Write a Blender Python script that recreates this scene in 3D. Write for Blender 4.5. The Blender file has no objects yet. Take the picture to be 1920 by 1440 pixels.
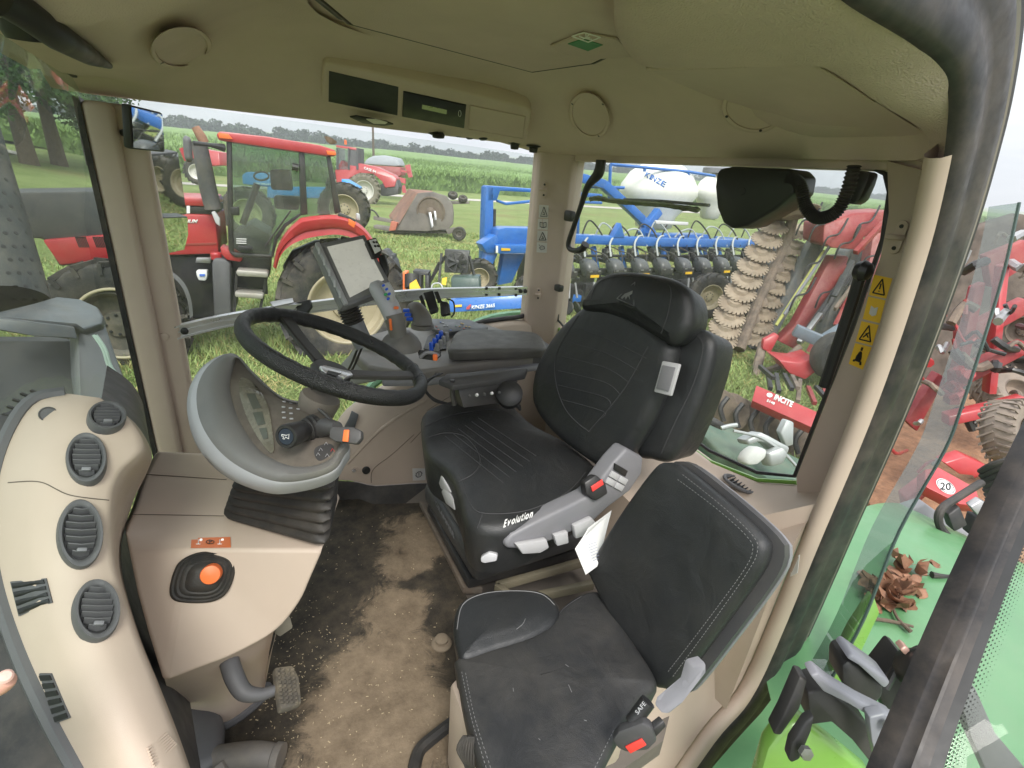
import bpy, bmesh, math, random
import numpy as np
from mathutils import Vector, Matrix, noise
from mathutils.bvhtree import BVHTree
V = Vector
random.seed(7)
scn = bpy.context.scene
col = scn.collection
rad = math.radians

# ------------------------------------------------------------ camera
FPX = 950.0
yaw, pitch, roll = rad(33.0), rad(22.3), rad(4.6)
CAM = V((0, 0, 2.9))
_h = V((-math.sin(yaw), -math.cos(yaw), 0))
FW = _h * math.cos(pitch) + V((0, 0, -math.sin(pitch)))
_r = FW.cross(V((0, 0, 1))).normalized()
_u = _r.cross(FW)
RT = _r * math.cos(roll) + _u * math.sin(roll)
UP = -_r * math.sin(roll) + _u * math.cos(roll)
cd = bpy.data.cameras.new("camera")
cam = bpy.data.objects.new("camera", cd)
col.objects.link(cam)
cd.sensor_fit = 'HORIZONTAL'; cd.sensor_width = 36; cd.lens = 36 * FPX / 1920
cd.clip_start = 0.02; cd.clip_end = 3000
m = Matrix((RT, UP, -FW)).transposed().to_4x4(); m.translation = CAM
cam.matrix_world = m
scn.camera = cam

# ------------------------------------------------------------ world, sun, exposure
SUN_EL, SUN_AZ = rad(52), rad(70)     # azimuth measured from +X towards +Y
w = bpy.data.worlds.new("World"); scn.world = w; w.use_nodes = True
nt = w.node_tree; N = nt.nodes; L = nt.links
for n in list(N): N.remove(n)
out = N.new('ShaderNodeOutputWorld'); bg = N.new('ShaderNodeBackground')
sky = N.new('ShaderNodeTexSky'); sky.sky_type = 'NISHITA'; sky.sun_disc = False
sky.sun_elevation = SUN_EL; sky.sun_rotation = math.pi / 2 - SUN_AZ
sky.air_density = 1.2; sky.dust_density = 3
tc = N.new('ShaderNodeTexCoord'); mp = N.new('ShaderNodeMapping'); mp.inputs['Scale'].default_value = (1.6, 1.6, 9)
nz = N.new('ShaderNodeTexNoise'); nz.inputs['Scale'].default_value = 2.2; nz.inputs['Detail'].default_value = 6
nz.inputs['Roughness'].default_value = .55
cr = N.new('ShaderNodeValToRGB'); cr.color_ramp.elements[0].position = .3; cr.color_ramp.elements[1].position = .72
cr.color_ramp.elements[0].color = (5.6, 5.9, 6.4, 1); cr.color_ramp.elements[1].color = (10.5, 10.5, 10.6, 1)
mx = N.new('ShaderNodeMix'); mx.data_type = 'RGBA'; mx.inputs[0].default_value = .86
L.new(tc.outputs['Generated'], mp.inputs[0]); L.new(mp.outputs[0], nz.inputs['Vector']); L.new(nz.outputs[0], cr.inputs[0])
sx = N.new('ShaderNodeSeparateXYZ'); L.new(tc.outputs['Generated'], sx.inputs[0])
gz = N.new('ShaderNodeMapRange'); gz.inputs[1].default_value = 0; gz.inputs[2].default_value = .75; gz.inputs[3].default_value = .52; gz.inputs[4].default_value = 1.45; L.new(sx.outputs['Z'], gz.inputs[0])
cs = N.new('ShaderNodeVectorMath'); cs.operation = 'SCALE'; L.new(cr.outputs[0], cs.inputs[0]); L.new(gz.outputs[0], cs.inputs['Scale'])
L.new(sky.outputs[0], mx.inputs[6]); L.new(cs.outputs[0], mx.inputs[7]); L.new(mx.outputs[2], bg.inputs[0])
bg.inputs[1].default_value = 0.1
L.new(bg.outputs[0], out.inputs[0])
sd = bpy.data.lights.new("sun", 'SUN'); sd.energy = 1.7; sd.angle = rad(22); sd.color = (1, .96, .9)
so = bpy.data.objects.new("sun", sd); col.objects.link(so)
sdir = V((math.cos(SUN_EL) * math.cos(SUN_AZ), math.cos(SUN_EL) * math.sin(SUN_AZ), math.sin(SUN_EL)))
so.rotation_euler = sdir.to_track_quat('Z', 'Y').to_euler()
scn.view_settings.view_transform = 'Standard'; scn.view_settings.look = 'None'
scn.view_settings.exposure = 1.1; scn.view_settings.gamma = 1
scn.cycles.max_bounces = 10; scn.cycles.diffuse_bounces = 5; scn.cycles.transparent_max_bounces = 24
scn.cycles.glossy_bounces = 4; scn.cycles.transmission_bounces = 6

# ------------------------------------------------------------ pixel -> point on a real plane
def ray(px, py): return FW + RT * ((px - 960) / FPX) - UP * ((py - 720) / FPX)
def PX(px, py, x): d = ray(px, py); return CAM + d * ((x - CAM.x) / d.x)
def PY(px, py, y): d = ray(px, py); return CAM + d * ((y - CAM.y) / d.y)
def PZ(px, py, z): d = ray(px, py); return CAM + d * ((z - CAM.z) / d.z)
def PD(px, py, t): return CAM + ray(px, py) * t
class Plane:
    """a real plane: point p, normal n"""
    def __init__(s, p, n): s.p = V(p); s.n = V(n).normalized()
    def __call__(s, px, py, off=0.0):
        d = ray(px, py); return CAM + d * ((s.p + s.n * off - CAM).dot(s.n) / d.dot(s.n))
    def many(s, L_, off=0.0): return [s(a, b, off) for a, b in L_]
def plane3(a, b, c): a, b, c = V(a), V(b), V(c); return Plane(a, (b - a).cross(c - a))

# ------------------------------------------------------------ materials
def setmix(n, blend='MIX'):
    n.data_type = 'RGBA'; n.blend_type = blend; return n
_M = {}
def mat(name, c, rough=.5, metal=0, var=.12, vs=6, bump=0, bs=120, dirt=0, dc=(.30, .24, .17), ds=5, coat=0, emit=None, spec=.5, tex='noise', wr=0):
    if name in _M: return _M[name]
    M = bpy.data.materials.new(name); M.use_nodes = True; _M[name] = M
    nt = M.node_tree; N = nt.nodes; L = nt.links; b = N['Principled BSDF']
    b.inputs['Roughness'].default_value = rough; b.inputs['Metallic'].default_value = metal
    b.inputs['Specular IOR Level'].default_value = spec
    if coat: b.inputs['Coat Weight'].default_value = coat; b.inputs['Coat Roughness'].default_value = .15
    tc = N.new('ShaderNodeTexCoord')
    n1 = N.new('ShaderNodeTexNoise'); n1.inputs['Scale'].default_value = vs; n1.inputs['Detail'].default_value = 8; n1.inputs['Roughness'].default_value = .65
    L.new(tc.outputs['Object'], n1.inputs['Vector'])
    mr = N.new('ShaderNodeMapRange'); mr.inputs[1].default_value = .3; mr.inputs[2].default_value = .7
    mr.inputs[3].default_value = 1 - var; mr.inputs[4].default_value = 1 + var
    L.new(n1.outputs[0], mr.inputs[0])
    vm = N.new('ShaderNodeVectorMath'); vm.operation = 'SCALE'; vm.inputs[0].default_value = c[:3]
    L.new(mr.outputs[0], vm.inputs['Scale'])
    last = vm.outputs[0]
    if dirt:
        n2 = N.new('ShaderNodeTexNoise'); n2.inputs['Scale'].default_value = ds; n2.inputs['Detail'].default_value = 10; n2.inputs['Roughness'].default_value = .7
        L.new(tc.outputs['Object'], n2.inputs['Vector'])
        r2 = N.new('ShaderNodeMapRange'); r2.inputs[1].default_value = .42; r2.inputs[2].default_value = .72; r2.inputs[3].default_value = 0; r2.inputs[4].default_value = dirt
        L.new(n2.outputs[0], r2.inputs[0])
        mx = setmix(N.new('ShaderNodeMix')); L.new(r2.outputs[0], mx.inputs[0]); L.new(last, mx.inputs[6]); mx.inputs[7].default_value = (*dc, 1)
        last = mx.outputs[2]
    L.new(last, b.inputs['Base Color'])
    rr = N.new('ShaderNodeMapRange'); rr.inputs[1].default_value = .3; rr.inputs[2].default_value = .7
    rr.inputs[3].default_value = max(.02, rough - .07); rr.inputs[4].default_value = min(1, rough + .1)
    n3 = N.new('ShaderNodeTexNoise'); n3.inputs['Scale'].default_value = vs * 3.1; n3.inputs['Detail'].default_value = 6
    L.new(tc.outputs['Object'], n3.inputs['Vector']); L.new(n3.outputs[0], rr.inputs[0]); L.new(rr.outputs[0], b.inputs['Roughness'])
    if bump:
        if tex == 'noise':
            t = N.new('ShaderNodeTexNoise'); t.inputs['Scale'].default_value = bs; t.inputs['Detail'].default_value = 3; o = t.outputs[0]
        else:
            t = N.new('ShaderNodeTexVoronoi'); t.inputs['Scale'].default_value = bs; o = t.outputs['Distance']
        L.new(tc.outputs['Object'], t.inputs['Vector'])
        bp = N.new('ShaderNodeBump'); bp.inputs['Strength'].default_value = bump; bp.inputs['Distance'].default_value = .002 if bs > 30 else .02
        L.new(o, bp.inputs['Height']); L.new(bp.outputs[0], b.inputs['Normal'])
    if wr:
        t2 = N.new('ShaderNodeTexNoise'); t2.inputs['Scale'].default_value = 11; t2.inputs['Detail'].default_value = 5; t2.inputs['Distortion'].default_value = 1.2; L.new(tc.outputs['Object'], t2.inputs['Vector'])
        b2 = N.new('ShaderNodeBump'); b2.inputs['Strength'].default_value = wr; b2.inputs['Distance'].default_value = .012; L.new(t2.outputs[0], b2.inputs['Height']); L.new(bp.outputs[0], b2.inputs['Normal']); L.new(b2.outputs[0], b.inputs['Normal'])
    if emit:
        b.inputs['Emission Color'].default_value = (*emit[:3], 1); b.inputs['Emission Strength'].default_value = emit[3]
    return M
def glass(name, tint=(.93, .97, .95), dust=.04, refl=1.0, dcol=(.6, .6, .56)):
    if name in _M: return _M[name]
    M = bpy.data.materials.new(name); M.use_nodes = True; _M[name] = M
    nt = M.node_tree; N = nt.nodes; L = nt.links
    for n in list(N): N.remove(n)
    o = N.new('ShaderNodeOutputMaterial'); tr = N.new('ShaderNodeBsdfTransparent'); tr.inputs[0].default_value = (*tint, 1)
    gl = N.new('ShaderNodeBsdfGlossy'); gl.inputs['Roughness'].default_value = .01
    df = N.new('ShaderNodeBsdfDiffuse'); df.inputs[0].default_value = (*dcol, 1)
    lw = N.new('ShaderNodeFresnel'); ge = N.new('ShaderNodeNewGeometry'); mi = N.new('ShaderNodeMapRange'); mi.inputs[3].default_value = 1.45; mi.inputs[4].default_value = .69; L.new(ge.outputs['Backfacing'], mi.inputs[0]); L.new(mi.outputs[0], lw.inputs[0])
    mm = N.new('ShaderNodeMath'); mm.operation = 'MULTIPLY'; mm.inputs[1].default_value = refl; L.new(lw.outputs[0], mm.inputs[0])
    m1 = N.new('ShaderNodeMixShader'); L.new(mm.outputs[0], m1.inputs[0]); L.new(tr.outputs[0], m1.inputs[1]); L.new(gl.outputs[0], m1.inputs[2])
    tc = N.new('ShaderNodeTexCoord'); n2 = N.new('ShaderNodeTexNoise'); n2.inputs['Scale'].default_value = 3; n2.inputs['Detail'].default_value = 9; n2.inputs['Roughness'].default_value = .7
    L.new(tc.outputs['Object'], n2.inputs['Vector'])
    r = N.new('ShaderNodeMapRange'); r.inputs[1].default_value = .35; r.inputs[2].default_value = .75; r.inputs[3].default_value = dust * .4; r.inputs[4].default_value = dust * 2.2
    L.new(n2.outputs[0], r.inputs[0])
    m2 = N.new('ShaderNodeMixShader'); L.new(r.outputs[0], m2.inputs[0]); L.new(m1.outputs[0], m2.inputs[1]); L.new(df.outputs[0], m2.inputs[2])
    L.new(m2.outputs[0], o.inputs[0])
    return M

# ------------------------------------------------------------ mesh builder
def frame(d):
    d = d.normalized(); a = V((0, 0, 1)) if abs(d.z) < .9 else V((1, 0, 0))
    x = d.cross(a).normalized(); return x, x.cross(d).normalized()
def spl(pts, n=6, closed=False):
    P = [V(p) for p in pts]; k = len(P); o = []
    rng = range(k) if closed else range(k - 1)
    for i in rng:
        if closed: a, b, c, d = P[(i - 1) % k], P[i], P[(i + 1) % k], P[(i + 2) % k]
        else: a, b, c, d = P[max(i - 1, 0)], P[i], P[i + 1], P[min(i + 2, k - 1)]
        for j in range(n):
            t = j / n
            o.append(.5 * ((2 * b) + (c - a) * t + (2 * a - 5 * b + 4 * c - d) * t * t + (3 * b - a - 3 * c + d) * t ** 3))
    if not closed: o.append(P[-1])
    return o
def resample(P, n, closed=False):
    Q = list(P) + ([P[0]] if closed else [])
    ds = [0]
    for a, b in zip(Q, Q[1:]): ds.append(ds[-1] + (b - a).length)
    T = ds[-1]; o = []; j = 0
    m_ = n if closed else n - 1
    for i in range(n):
        t = T * i / m_
        while j < len(ds) - 2 and ds[j + 1] < t: j += 1
        f = (t - ds[j]) / max(ds[j + 1] - ds[j], 1e-9); o.append(Q[j].lerp(Q[j + 1], f))
    return o
class MB:
    def __init__(s): s.v = []; s.f = []; s.mi = []; s.k = 0
    def add(s, vs, fs, k=None):
        b = len(s.v); s.v += [V(q) for q in vs]
        for f in fs: s.f.append([i + b for i in f]); s.mi.append(s.k if k is None else k)
        return s
    def _bev(s, vs, fs, r, seg=2):
        bm = bmesh.new(); bv = [bm.verts.new(q) for q in vs]
        for f in fs:
            try: bm.faces.new([bv[i] for i in f])
            except ValueError: pass
        bmesh.ops.recalc_face_normals(bm, faces=bm.faces[:])
        ed = [e for e in bm.edges if len(e.link_faces) == 2 and e.calc_face_angle(0) > rad(28)]
        bmesh.ops.bevel(bm, geom=ed, offset=r, segments=seg, profile=.5, affect='EDGES', clamp_overlap=True)
        bm.verts.index_update()
        s.add([v.co.copy() for v in bm.verts], [[v.index for v in f.verts] for f in bm.faces]); bm.free(); return s
    def box(s, c, size, x=None, y=None, bev=0, seg=2):
        c = V(c); x = (V(x).normalized() if x is not None else V((1, 0, 0)))
        if y is None: y = V((0, 0, 1)).cross(x) if abs(x.z) < .9 else V((0, 1, 0))
        y = V(y); y = (y - x * y.dot(x)).normalized(); z = x.cross(y)
        a, b, d = size[0] / 2, size[1] / 2, size[2] / 2
        vs = [c + x * (a * i) + y * (b * j) + z * (d * k) for i in (-1, 1) for j in (-1, 1) for k in (-1, 1)]
        fs = [(0, 1, 3, 2), (4, 6, 7, 5), (0, 4, 5, 1), (2, 3, 7, 6), (0, 2, 6, 4), (1, 5, 7, 3)]
        if bev: return s._bev(vs, fs, min(bev, .49 * min(size)), seg)
        return s.add(vs, fs)
    def bar(s, p, q, w_, h_, up=(0, 0, 1), bev=0):
        p, q = V(p), V(q); x = (q - p); up = V(up)
        if x.length < 1e-6: return s
        y = up.cross(x)
        if y.length < 1e-5: y = V((0, 1, 0)).cross(x)
        if y.length < 1e-5: y = V((1, 0, 0)).cross(x)
        return s.box((p + q) / 2, (x.length, w_, h_), x, y, bev)
    def prism(s, pts, vec, bev=0, seg=2):
        pts = [V(p) for p in pts]; vec = V(vec); n = len(pts)
        vs = pts + [p + vec for p in pts]
        fs = [list(range(n))[::-1], list(range(n, 2 * n))] + [[i, (i + 1) % n, n + (i + 1) % n, n + i] for i in range(n)]
        if bev: return s._bev(vs, fs, bev, seg)
        return s.add(vs, fs)
    def loft(s, rings, closed=True, cap=True):
        n = len(rings[0]); vs = [p for r in rings for p in r]; fs = []
        for i in range(len(rings) - 1):
            for j in range(n if closed else n - 1):
                a = i * n + j; b = i * n + (j + 1) % n; fs.append([a, b, b + n, a + n])
        if cap and closed: fs += [list(range(n))[::-1], list(range((len(rings) - 1) * n, len(rings) * n))]
        return s.add(vs, fs)
    def tube(s, pts, r, n=8, sm=0, closed=False, cap=True, flat=None):
        P = [V(p) for p in pts]
        if sm: 
            R0 = r if isinstance(r, (list, tuple)) else None
            P2 = spl(P, sm, closed)
            if R0:
                k = len(R0); r = [R0[min(int(i / sm), k - 1)] * (1 - (i % sm) / sm) + R0[min(int(i / sm) + 1, k - 1)] * ((i % sm) / sm) for i in range(len(P2))]
            P = P2
        k = len(P); R = r if isinstance(r, (list, tuple)) else [r] * k
        rings = []; px = None
        for i in range(k):
            if closed: d = P[(i + 1) % k] - P[i - 1]
            else: d = P[min(i + 1, k - 1)] - P[max(i - 1, 0)]
            if d.length < 1e-9: d = V((0, 0, 1))
            d.normalize()
            if px is None: px, _ = frame(d)
            px = (px - d * px.dot(d)); px = px.normalized() if px.length > 1e-6 else frame(d)[0]
            y = d.cross(px)
            rings.append([P[i] + (px * math.cos(2 * math.pi * j / n) + y * math.sin(2 * math.pi * j / n) * (flat or 1)) * R[i] for j in range(n)])
        if closed: rings.append(rings[0]); cap = False
        return s.loft(rings, True, cap)
    def lathe(s, prof, o, ax, n=32, cap=True, arc=None):
        o = V(o); ax = V(ax).normalized(); x, y = frame(ax); rings = []
        for r, h in prof:
            rings.append([o + ax * h + (x * math.cos(2 * math.pi * j / n) + y * math.sin(2 * math.pi * j / n)) * max(r, 1e-5) for j in range(n)])
        return s.loft(rings, True, cap)
    def cushion(s, pts, nrm, h, r=.03, dome=.015, n=72, base=None, sm=6):
        """padded slab: outline pts (closed), rises along nrm by h with rounded edge r and a domed top"""
        nrm = V(nrm).normalized(); P = resample(spl(pts, sm, True) if sm else [V(p) for p in pts], n, True)
        c = sum(P, V()) / n
        def inset(P, d):
            o = []
            for i in range(n):
                t = (P[(i + 1) % n] - P[i - 1]).normalized(); q = nrm.cross(t)
                if q.dot(c - P[i]) < 0 and sgn[0] > 0: pass
                o.append(P[i] + q * d * sgn[0])
            return o
        ar = sum(((P[i] - c).cross(P[(i + 1) % n] - c)).dot(nrm) for i in range(n)); sgn = [1 if ar > 0 else -1]
        R = [[p + nrm * 0 for p in inset(P, r * .4)]]
        for a in (0, 22, 45, 67, 90):
            t = rad(a); R.append([p + nrm * (h - r + r * math.sin(t)) for p in inset(P, r * (1 - math.cos(t)))])
        Q = R[-1]; 
        for f, g in ((.85, .45), (.65, .75), (.4, .93), (.2, .99)):
            R.append([c + nrm * (h - (c - c).dot(nrm)) + (p - (c + nrm * h)) * f + nrm * dome * g for p in Q])
        if ar < 0: R = [list(reversed(x)) for x in R]
        return s.loft(R, True, True)
    def build(s, name, mats, parent=None, smooth=35, kind=None):
        me = bpy.data.meshes.new(name)
        off = V()
        q = parent
        while q is not None: off += q.location; q = q.parent
        me.from_pydata([v - off for v in s.v], [], s.f); 
        if not isinstance(mats, (list, tuple)): mats = [mats]
        for m_ in mats: me.materials.append(m_)
        me.polygons.foreach_set('material_index', s.mi); me.update()
        bm = bmesh.new(); bm.from_mesh(me); bmesh.ops.recalc_face_normals(bm, faces=bm.faces[:]); bm.to_mesh(me); bm.free()
        if smooth:
            me.polygons.foreach_set('use_smooth', [True] * len(me.polygons)); me.set_sharp_from_angle(angle=rad(smooth))
        o = bpy.data.objects.new(name, me); col.objects.link(o); o.parent = parent
        if kind: o['kind'] = kind
        return o
    def bvh(s): return BVHTree.FromPolygons(s.v, s.f)
def subthing(name, loc, parent):
    o = bpy.data.objects.new(name, None); col.objects.link(o); o.empty_display_size = .1; o.parent = parent; o.location = V(loc) - parent.location; return o
def thing(name, label, cat, loc=(0, 0, 0), group=None):
    o = bpy.data.objects.new(name, None); col.objects.link(o); o.empty_display_size = .1
    o.location = loc; o['label'] = label; o['category'] = cat
    if group: o['group'] = group
    return o
def tag(o, label, cat, group=None):
    o['label'] = label; o['category'] = cat
    if group: o['group'] = group
    return o
def clone(root, loc=None, rz=None, label=None):
    def cp(o, par):
        c = o.copy(); col.objects.link(c); c.parent = par
        for ch in o.children: cp(ch, c)
        return c
    c = cp(root, None)
    if loc is not None: c.location = loc
    if rz is not None: c.rotation_euler = (0, 0, rz)
    if label: c['label'] = label
    return c
def on(bv, px, py, lift=0.0):
    """point of a built surface seen at a pixel, lifted off along its normal"""
    d = ray(px, py).normalized(); h = bv.ray_cast(CAM, d)
    if h[0] is None: return None
    n = h[1] if h[1].dot(d) < 0 else -h[1]
    return h[0] + n * lift
def ons(bv, L_, lift=0.0, k=8):
    """pixel polyline laid onto a built surface"""
    q = spl([V((a, b, 0)) for a, b in L_], k); o = []
    for p in q:
        h = on(bv, p.x, p.y, lift)
        if h is not None and (not o or (h - o[-1]).length < .25): o.append(h)
    return o
def patch(bv, pix, lift, m_, name, parent, sm=4, rings=4, th=.0008):
    q = spl([V((a, c, 0)) for a, c in pix], sm, True) if sm else [V((a, c, 0)) for a, c in pix]
    c = sum(q, V()) / len(q); R = []
    for k in range(rings + 1):
        f = 1 - k / rings * .999; row = [on(bv, *(c + (p - c) * f).xy, lift) for p in q]
        if any(p is None for p in row): print('patch miss', name, k); return None
        R.append(row)
    b = MB(); b.loft([[on(bv, *p.xy, 0) or R[0][i] for i, p in enumerate(q)]] + R, True, False); o = b.build(name, m_, parent, smooth=60); return o, b.bvh()
def curved_text(s_, A, B, h, bv, m_, name, parent, lift=.001, th=.0008, bold=.02, shear=0):
    W = [{'I': .42, 'l': .42, 'i': .42, 't': .6, '1': .7, ' ': .5}.get(c, 1) for c in s_]; T = sum(W); x = 0
    A = V((*A, 0)); B = V((*B, 0))
    for ch, w_ in zip(s_, W):
        a_, b_ = A.lerp(B, x / T), A.lerp(B, (x + w_ * .88) / T); x += w_
        if ch == ' ': continue
        k = 1.0 if (ch.isupper() or ch in 'tlif' or ch.isdigit()) else .74
        p, q, u = on(bv, a_.x, a_.y, lift), on(bv, b_.x, b_.y, lift), on(bv, a_.x + h[0] * k, a_.y + h[1] * k, lift)
        if p and q and u: text(ch, p, q, u, m_, name, parent, th=th, bold=bold, shear=shear)
_fonts = {}
def text(s_, pA, pB, pU, m_, name='lettering', parent=None, th=.0006, shear=0, bold=0, spacing=1):
    """word mapped to the parallelogram pA->pB (baseline) and pA->pU (cap height)"""
    cu = bpy.data.curves.new(name, 'FONT'); cu.body = s_; cu.extrude = 0; cu.offset = bold; cu.shear = shear; cu.space_character = spacing
    cu.resolution_u = 3
    ob = bpy.data.objects.new('tmp', cu); col.objects.link(ob)
    dg = bpy.context.evaluated_depsgraph_get(); me = bpy.data.meshes.new_from_object(ob.evaluated_get(dg))
    bpy.data.objects.remove(ob); bpy.data.curves.remove(cu)
    pA, pB, pU = V(pA), V(pB), V(pU); ex = pB - pA; ey = pU - pA; nn = ex.cross(ey).normalized()
    xs = [v.co.x for v in me.vertices]; ys = [v.co.y for v in me.vertices]
    x0, x1, y0, y1 = min(xs), max(xs), min(ys), max(ys)
    off = V(); q = parent
    while q is not None: off += q.location; q = q.parent
    for v in me.vertices:
        v.co = pA + ex * ((v.co.x - x0) / (x1 - x0)) + ey * ((v.co.y - y0) / (y1 - y0)) - off
    bm = bmesh.new(); bm.from_mesh(me)
    r = bmesh.ops.extrude_face_region(bm, geom=bm.faces[:])
    bmesh.ops.translate(bm, vec=nn * th, verts=[g for g in r['geom'] if isinstance(g, bmesh.types.BMVert)])
    bm.to_mesh(me); bm.free(); me.materials.clear(); me.materials.append(m_); me.name = name
    o = bpy.data.objects.new(name, me); col.objects.link(o); o.parent = parent
    return o

# ------------------------------------------------------------ shared materials
BEIGE = (.49, .395, .32)
mBeige = mat('beige_plastic', BEIGE, .55, var=.04, vs=4, bump=.12, bs=900, dirt=.12, dc=(.36, .28, .2), ds=6)
mBeigeP = mat('beige_pillar_plastic', (.52, .415, .345), .55, var=.04, bump=.12, bs=900, dirt=.1)
mLiner = mat('beige_headliner', (.58, .465, .405), .85, var=.06, vs=5, bump=.5, bs=420)
mLinerTex = mat('grained_headliner', (.58, .465, .405), .85, var=.07, bump=1, bs=300, tex='vor')
mDark = mat('black_plastic', (.018, .018, .019), .42, var=.2, bump=.15, bs=600, dirt=.12, dc=(.12, .1, .08))
mGrey = mat('grey_plastic', (.10, .10, .105), .5, var=.08, bump=.15, bs=700, dirt=.1, dc=(.22, .19, .15))
mGreyD = mat('charcoal_plastic', (.05, .05, .053), .5, var=.1, bump=.15, bs=700, dirt=.15, dc=(.2, .17, .13))
mGreyM = mat('mid_grey_plastic', (.19, .19, .205), .45, var=.06, bump=.1, bs=700, dirt=.12, dc=(.3, .26, .2))
mGreyL = mat('light_grey_plastic', (.46, .46, .47), .42, var=.05, dirt=.15, dc=(.35, .3, .24))
mSilver = mat('silver_plastic', (.40, .40, .42), .42, metal=.05, var=.05, dirt=.08)
mAlu = mat('brushed_aluminium', (.62, .62, .64), .3, metal=.75, var=.05, vs=3, dirt=.1)
mRubber = mat('black_rubber', (.022, .021, .02), .62, var=.25, bump=.3, bs=300, dirt=.3, dc=(.16, .13, .1), ds=9)
mSeal = mat('dusty_door_seal', (.016, .015, .016), .5, var=.3, vs=12, dirt=.55, dc=(.13, .105, .085), ds=7)
mLeather = mat('black_leather', (.018, .0195, .021), .4, var=.12, bump=.35, bs=700, dirt=.2, dc=(.085, .078, .066), ds=4, wr=.28)
mLeatherD = mat('dusty_black_leather', (.022, .023, .025), .5, var=.15, bump=.35, bs=700, dirt=.5, dc=(.095, .085, .07), ds=3, wr=.3)
mThread = mat('grey_thread', (.2, .2, .2), .8, var=.05)
mThreadD = mat('dark_thread', (.045, .045, .047), .8, var=.05)
mWhite = mat('white_print', (.8, .8, .78), .5, var=.03)
mBlackP = mat('black_print', (.015, .015, .015), .5, var=.03)
mGreen = mat('green_paint', (.16, .42, .2), .25, var=.06, coat=.5, dirt=.12, dc=(.3, .3, .2))
mGreenY = mat('yellow_green_paint', (.15, .32, .05), .3, var=.08, coat=.5, dirt=.15, dc=(.3, .3, .15))
mRed = mat('red_paint', (.40, .028, .034), .36, var=.08, coat=.3, dirt=.12, dc=(.45, .2, .15))
mRedD = mat('dusty_red_paint', (.27, .018, .022), .45, var=.15, dirt=.4, dc=(.3, .17, .12), ds=3)
mBlue = mat('blue_paint', (.02, .135, .46), .32, var=.1, coat=.4, dirt=.15, dc=(.15, .25, .4))
mTyre = mat('tyre_rubber', (.03, .029, .028), .75, var=.25, bump=.3, bs=80, dirt=.6, dc=(.16, .13, .095), ds=3)
mBlackM = mat('black_metal', (.02, .02, .021), .45, var=.2, dirt=.25, dc=(.14, .12, .1))
mOrange = mat('orange_plastic', (.85, .17, .035), .4, var=.05)
mYellow = mat('yellow_sticker', (.8, .48, .02), .45, var=.04)
mCream = mat('cream_rim_paint', (.40, .34, .23), .5, var=.08, dirt=.35, dc=(.3, .24, .16))
mSteel = mat('bare_steel', (.4, .4, .4), .35, metal=.8, var=.1, dirt=.2)
gSide = glass('side_window_glass', dust=.05)
gFront = glass('windshield_glass', tint=(.74, .83, .78), dust=.04, refl=.9)
gRear = glass('rear_window_glass', tint=(.93, .97, .95), dust=.11)
# ============================================================ ground, fields, road, tree line
def hgt(x, y):
    d = math.hypot(x, y); s = 0
    a = -y
    if a > 62: s += (a - 62) ** 1.0 * .040 + 0
    if a > 62 and x > -60: s += (x + 60) * .012 * min(1, (a - 62) / 60)
    def ss(t): t = min(1, max(0, t)); return t * t * (3 - 2 * t)
    return s + 2.3 * ss((x - 1) / 16) * ss((a - 13) / 22) * (1 - ss((a - 62) / 60))
def sheet(name, x0, x1, y0, y1, nx, ny, m_, zf, kind='structure'):
    b = MB(); vs = []; fs = []
    for j in range(ny + 1):
        for i in range(nx + 1):
            x = x0 + (x1 - x0) * i / nx; y = y0 + (y1 - y0) * j / ny; vs.append((x, y, zf(x, y)))
    for j in range(ny):
        for i in range(nx): a = j * (nx + 1) + i; fs.append((a, a + 1, a + nx + 2, a + nx + 1))
    b.add(vs, fs); return b.build(name, m_, None, smooth=60, kind=kind)
def groundmat():
    M = bpy.data.materials.new('lawn'); M.use_nodes = True; nt = M.node_tree; N = nt.nodes; L = nt.links; b = N['Principled BSDF']
    b.inputs['Roughness'].default_value = .9; b.inputs['Specular IOR Level'].default_value = .15
    tc = N.new('ShaderNodeTexCoord')
    def nz(s, d=8):
        n = N.new('ShaderNodeTexNoise'); n.inputs['Scale'].default_value = s; n.inputs['Detail'].default_value = d; n.inputs['Roughness'].default_value = .7
        L.new(tc.outputs['Object'], n.inputs['Vector']); return n.outputs[0]
    r = N.new('ShaderNodeValToRGB'); L.new(nz(.35), r.inputs[0])
    e = r.color_ramp.elements; e[0].position = .3; e[0].color = (.15, .205, .06, 1); e[1].position = .7; e[1].color = (.27, .32, .12, 1)
    r2 = N.new('ShaderNodeMapRange'); L.new(nz(.16, 5), r2.inputs[0]); r2.inputs[1].default_value = .54; r2.inputs[2].default_value = .72; r2.inputs[4].default_value = .75
    mx = setmix(N.new('ShaderNodeMix')); L.new(r2.outputs[0], mx.inputs[0]); L.new(r.outputs[0], mx.inputs[6]); mx.inputs[7].default_value = (.24, .18, .085, 1)
    r3 = N.new('ShaderNodeMapRange'); L.new(nz(14, 10), r3.inputs[0]); r3.inputs[1].default_value = .3; r3.inputs[2].default_value = .7; r3.inputs[3].default_value = .55; r3.inputs[4].default_value = 1.4
    vm = N.new('ShaderNodeVectorMath'); vm.operation = 'SCALE'; L.new(mx.outputs[2], vm.inputs[0]); L.new(r3.outputs[0], vm.inputs['Scale'])
    L.new(vm.outputs[0], b.inputs['Base Color'])
    bp = N.new('ShaderNodeBump'); bp.inputs['Distance'].default_value = .08; L.new(nz(22), bp.inputs['Height']); L.new(bp.outputs[0], b.inputs['Normal'])
    return M
sheet('ground', -1200, 700, -1400, 260, 190, 166, groundmat(), lambda x, y: hgt(x, y) - (0 if -y < 200 else 0))
mGravel = mat('pale_gravel', (.46, .42, .38), .9, var=.15, vs=2)
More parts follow.
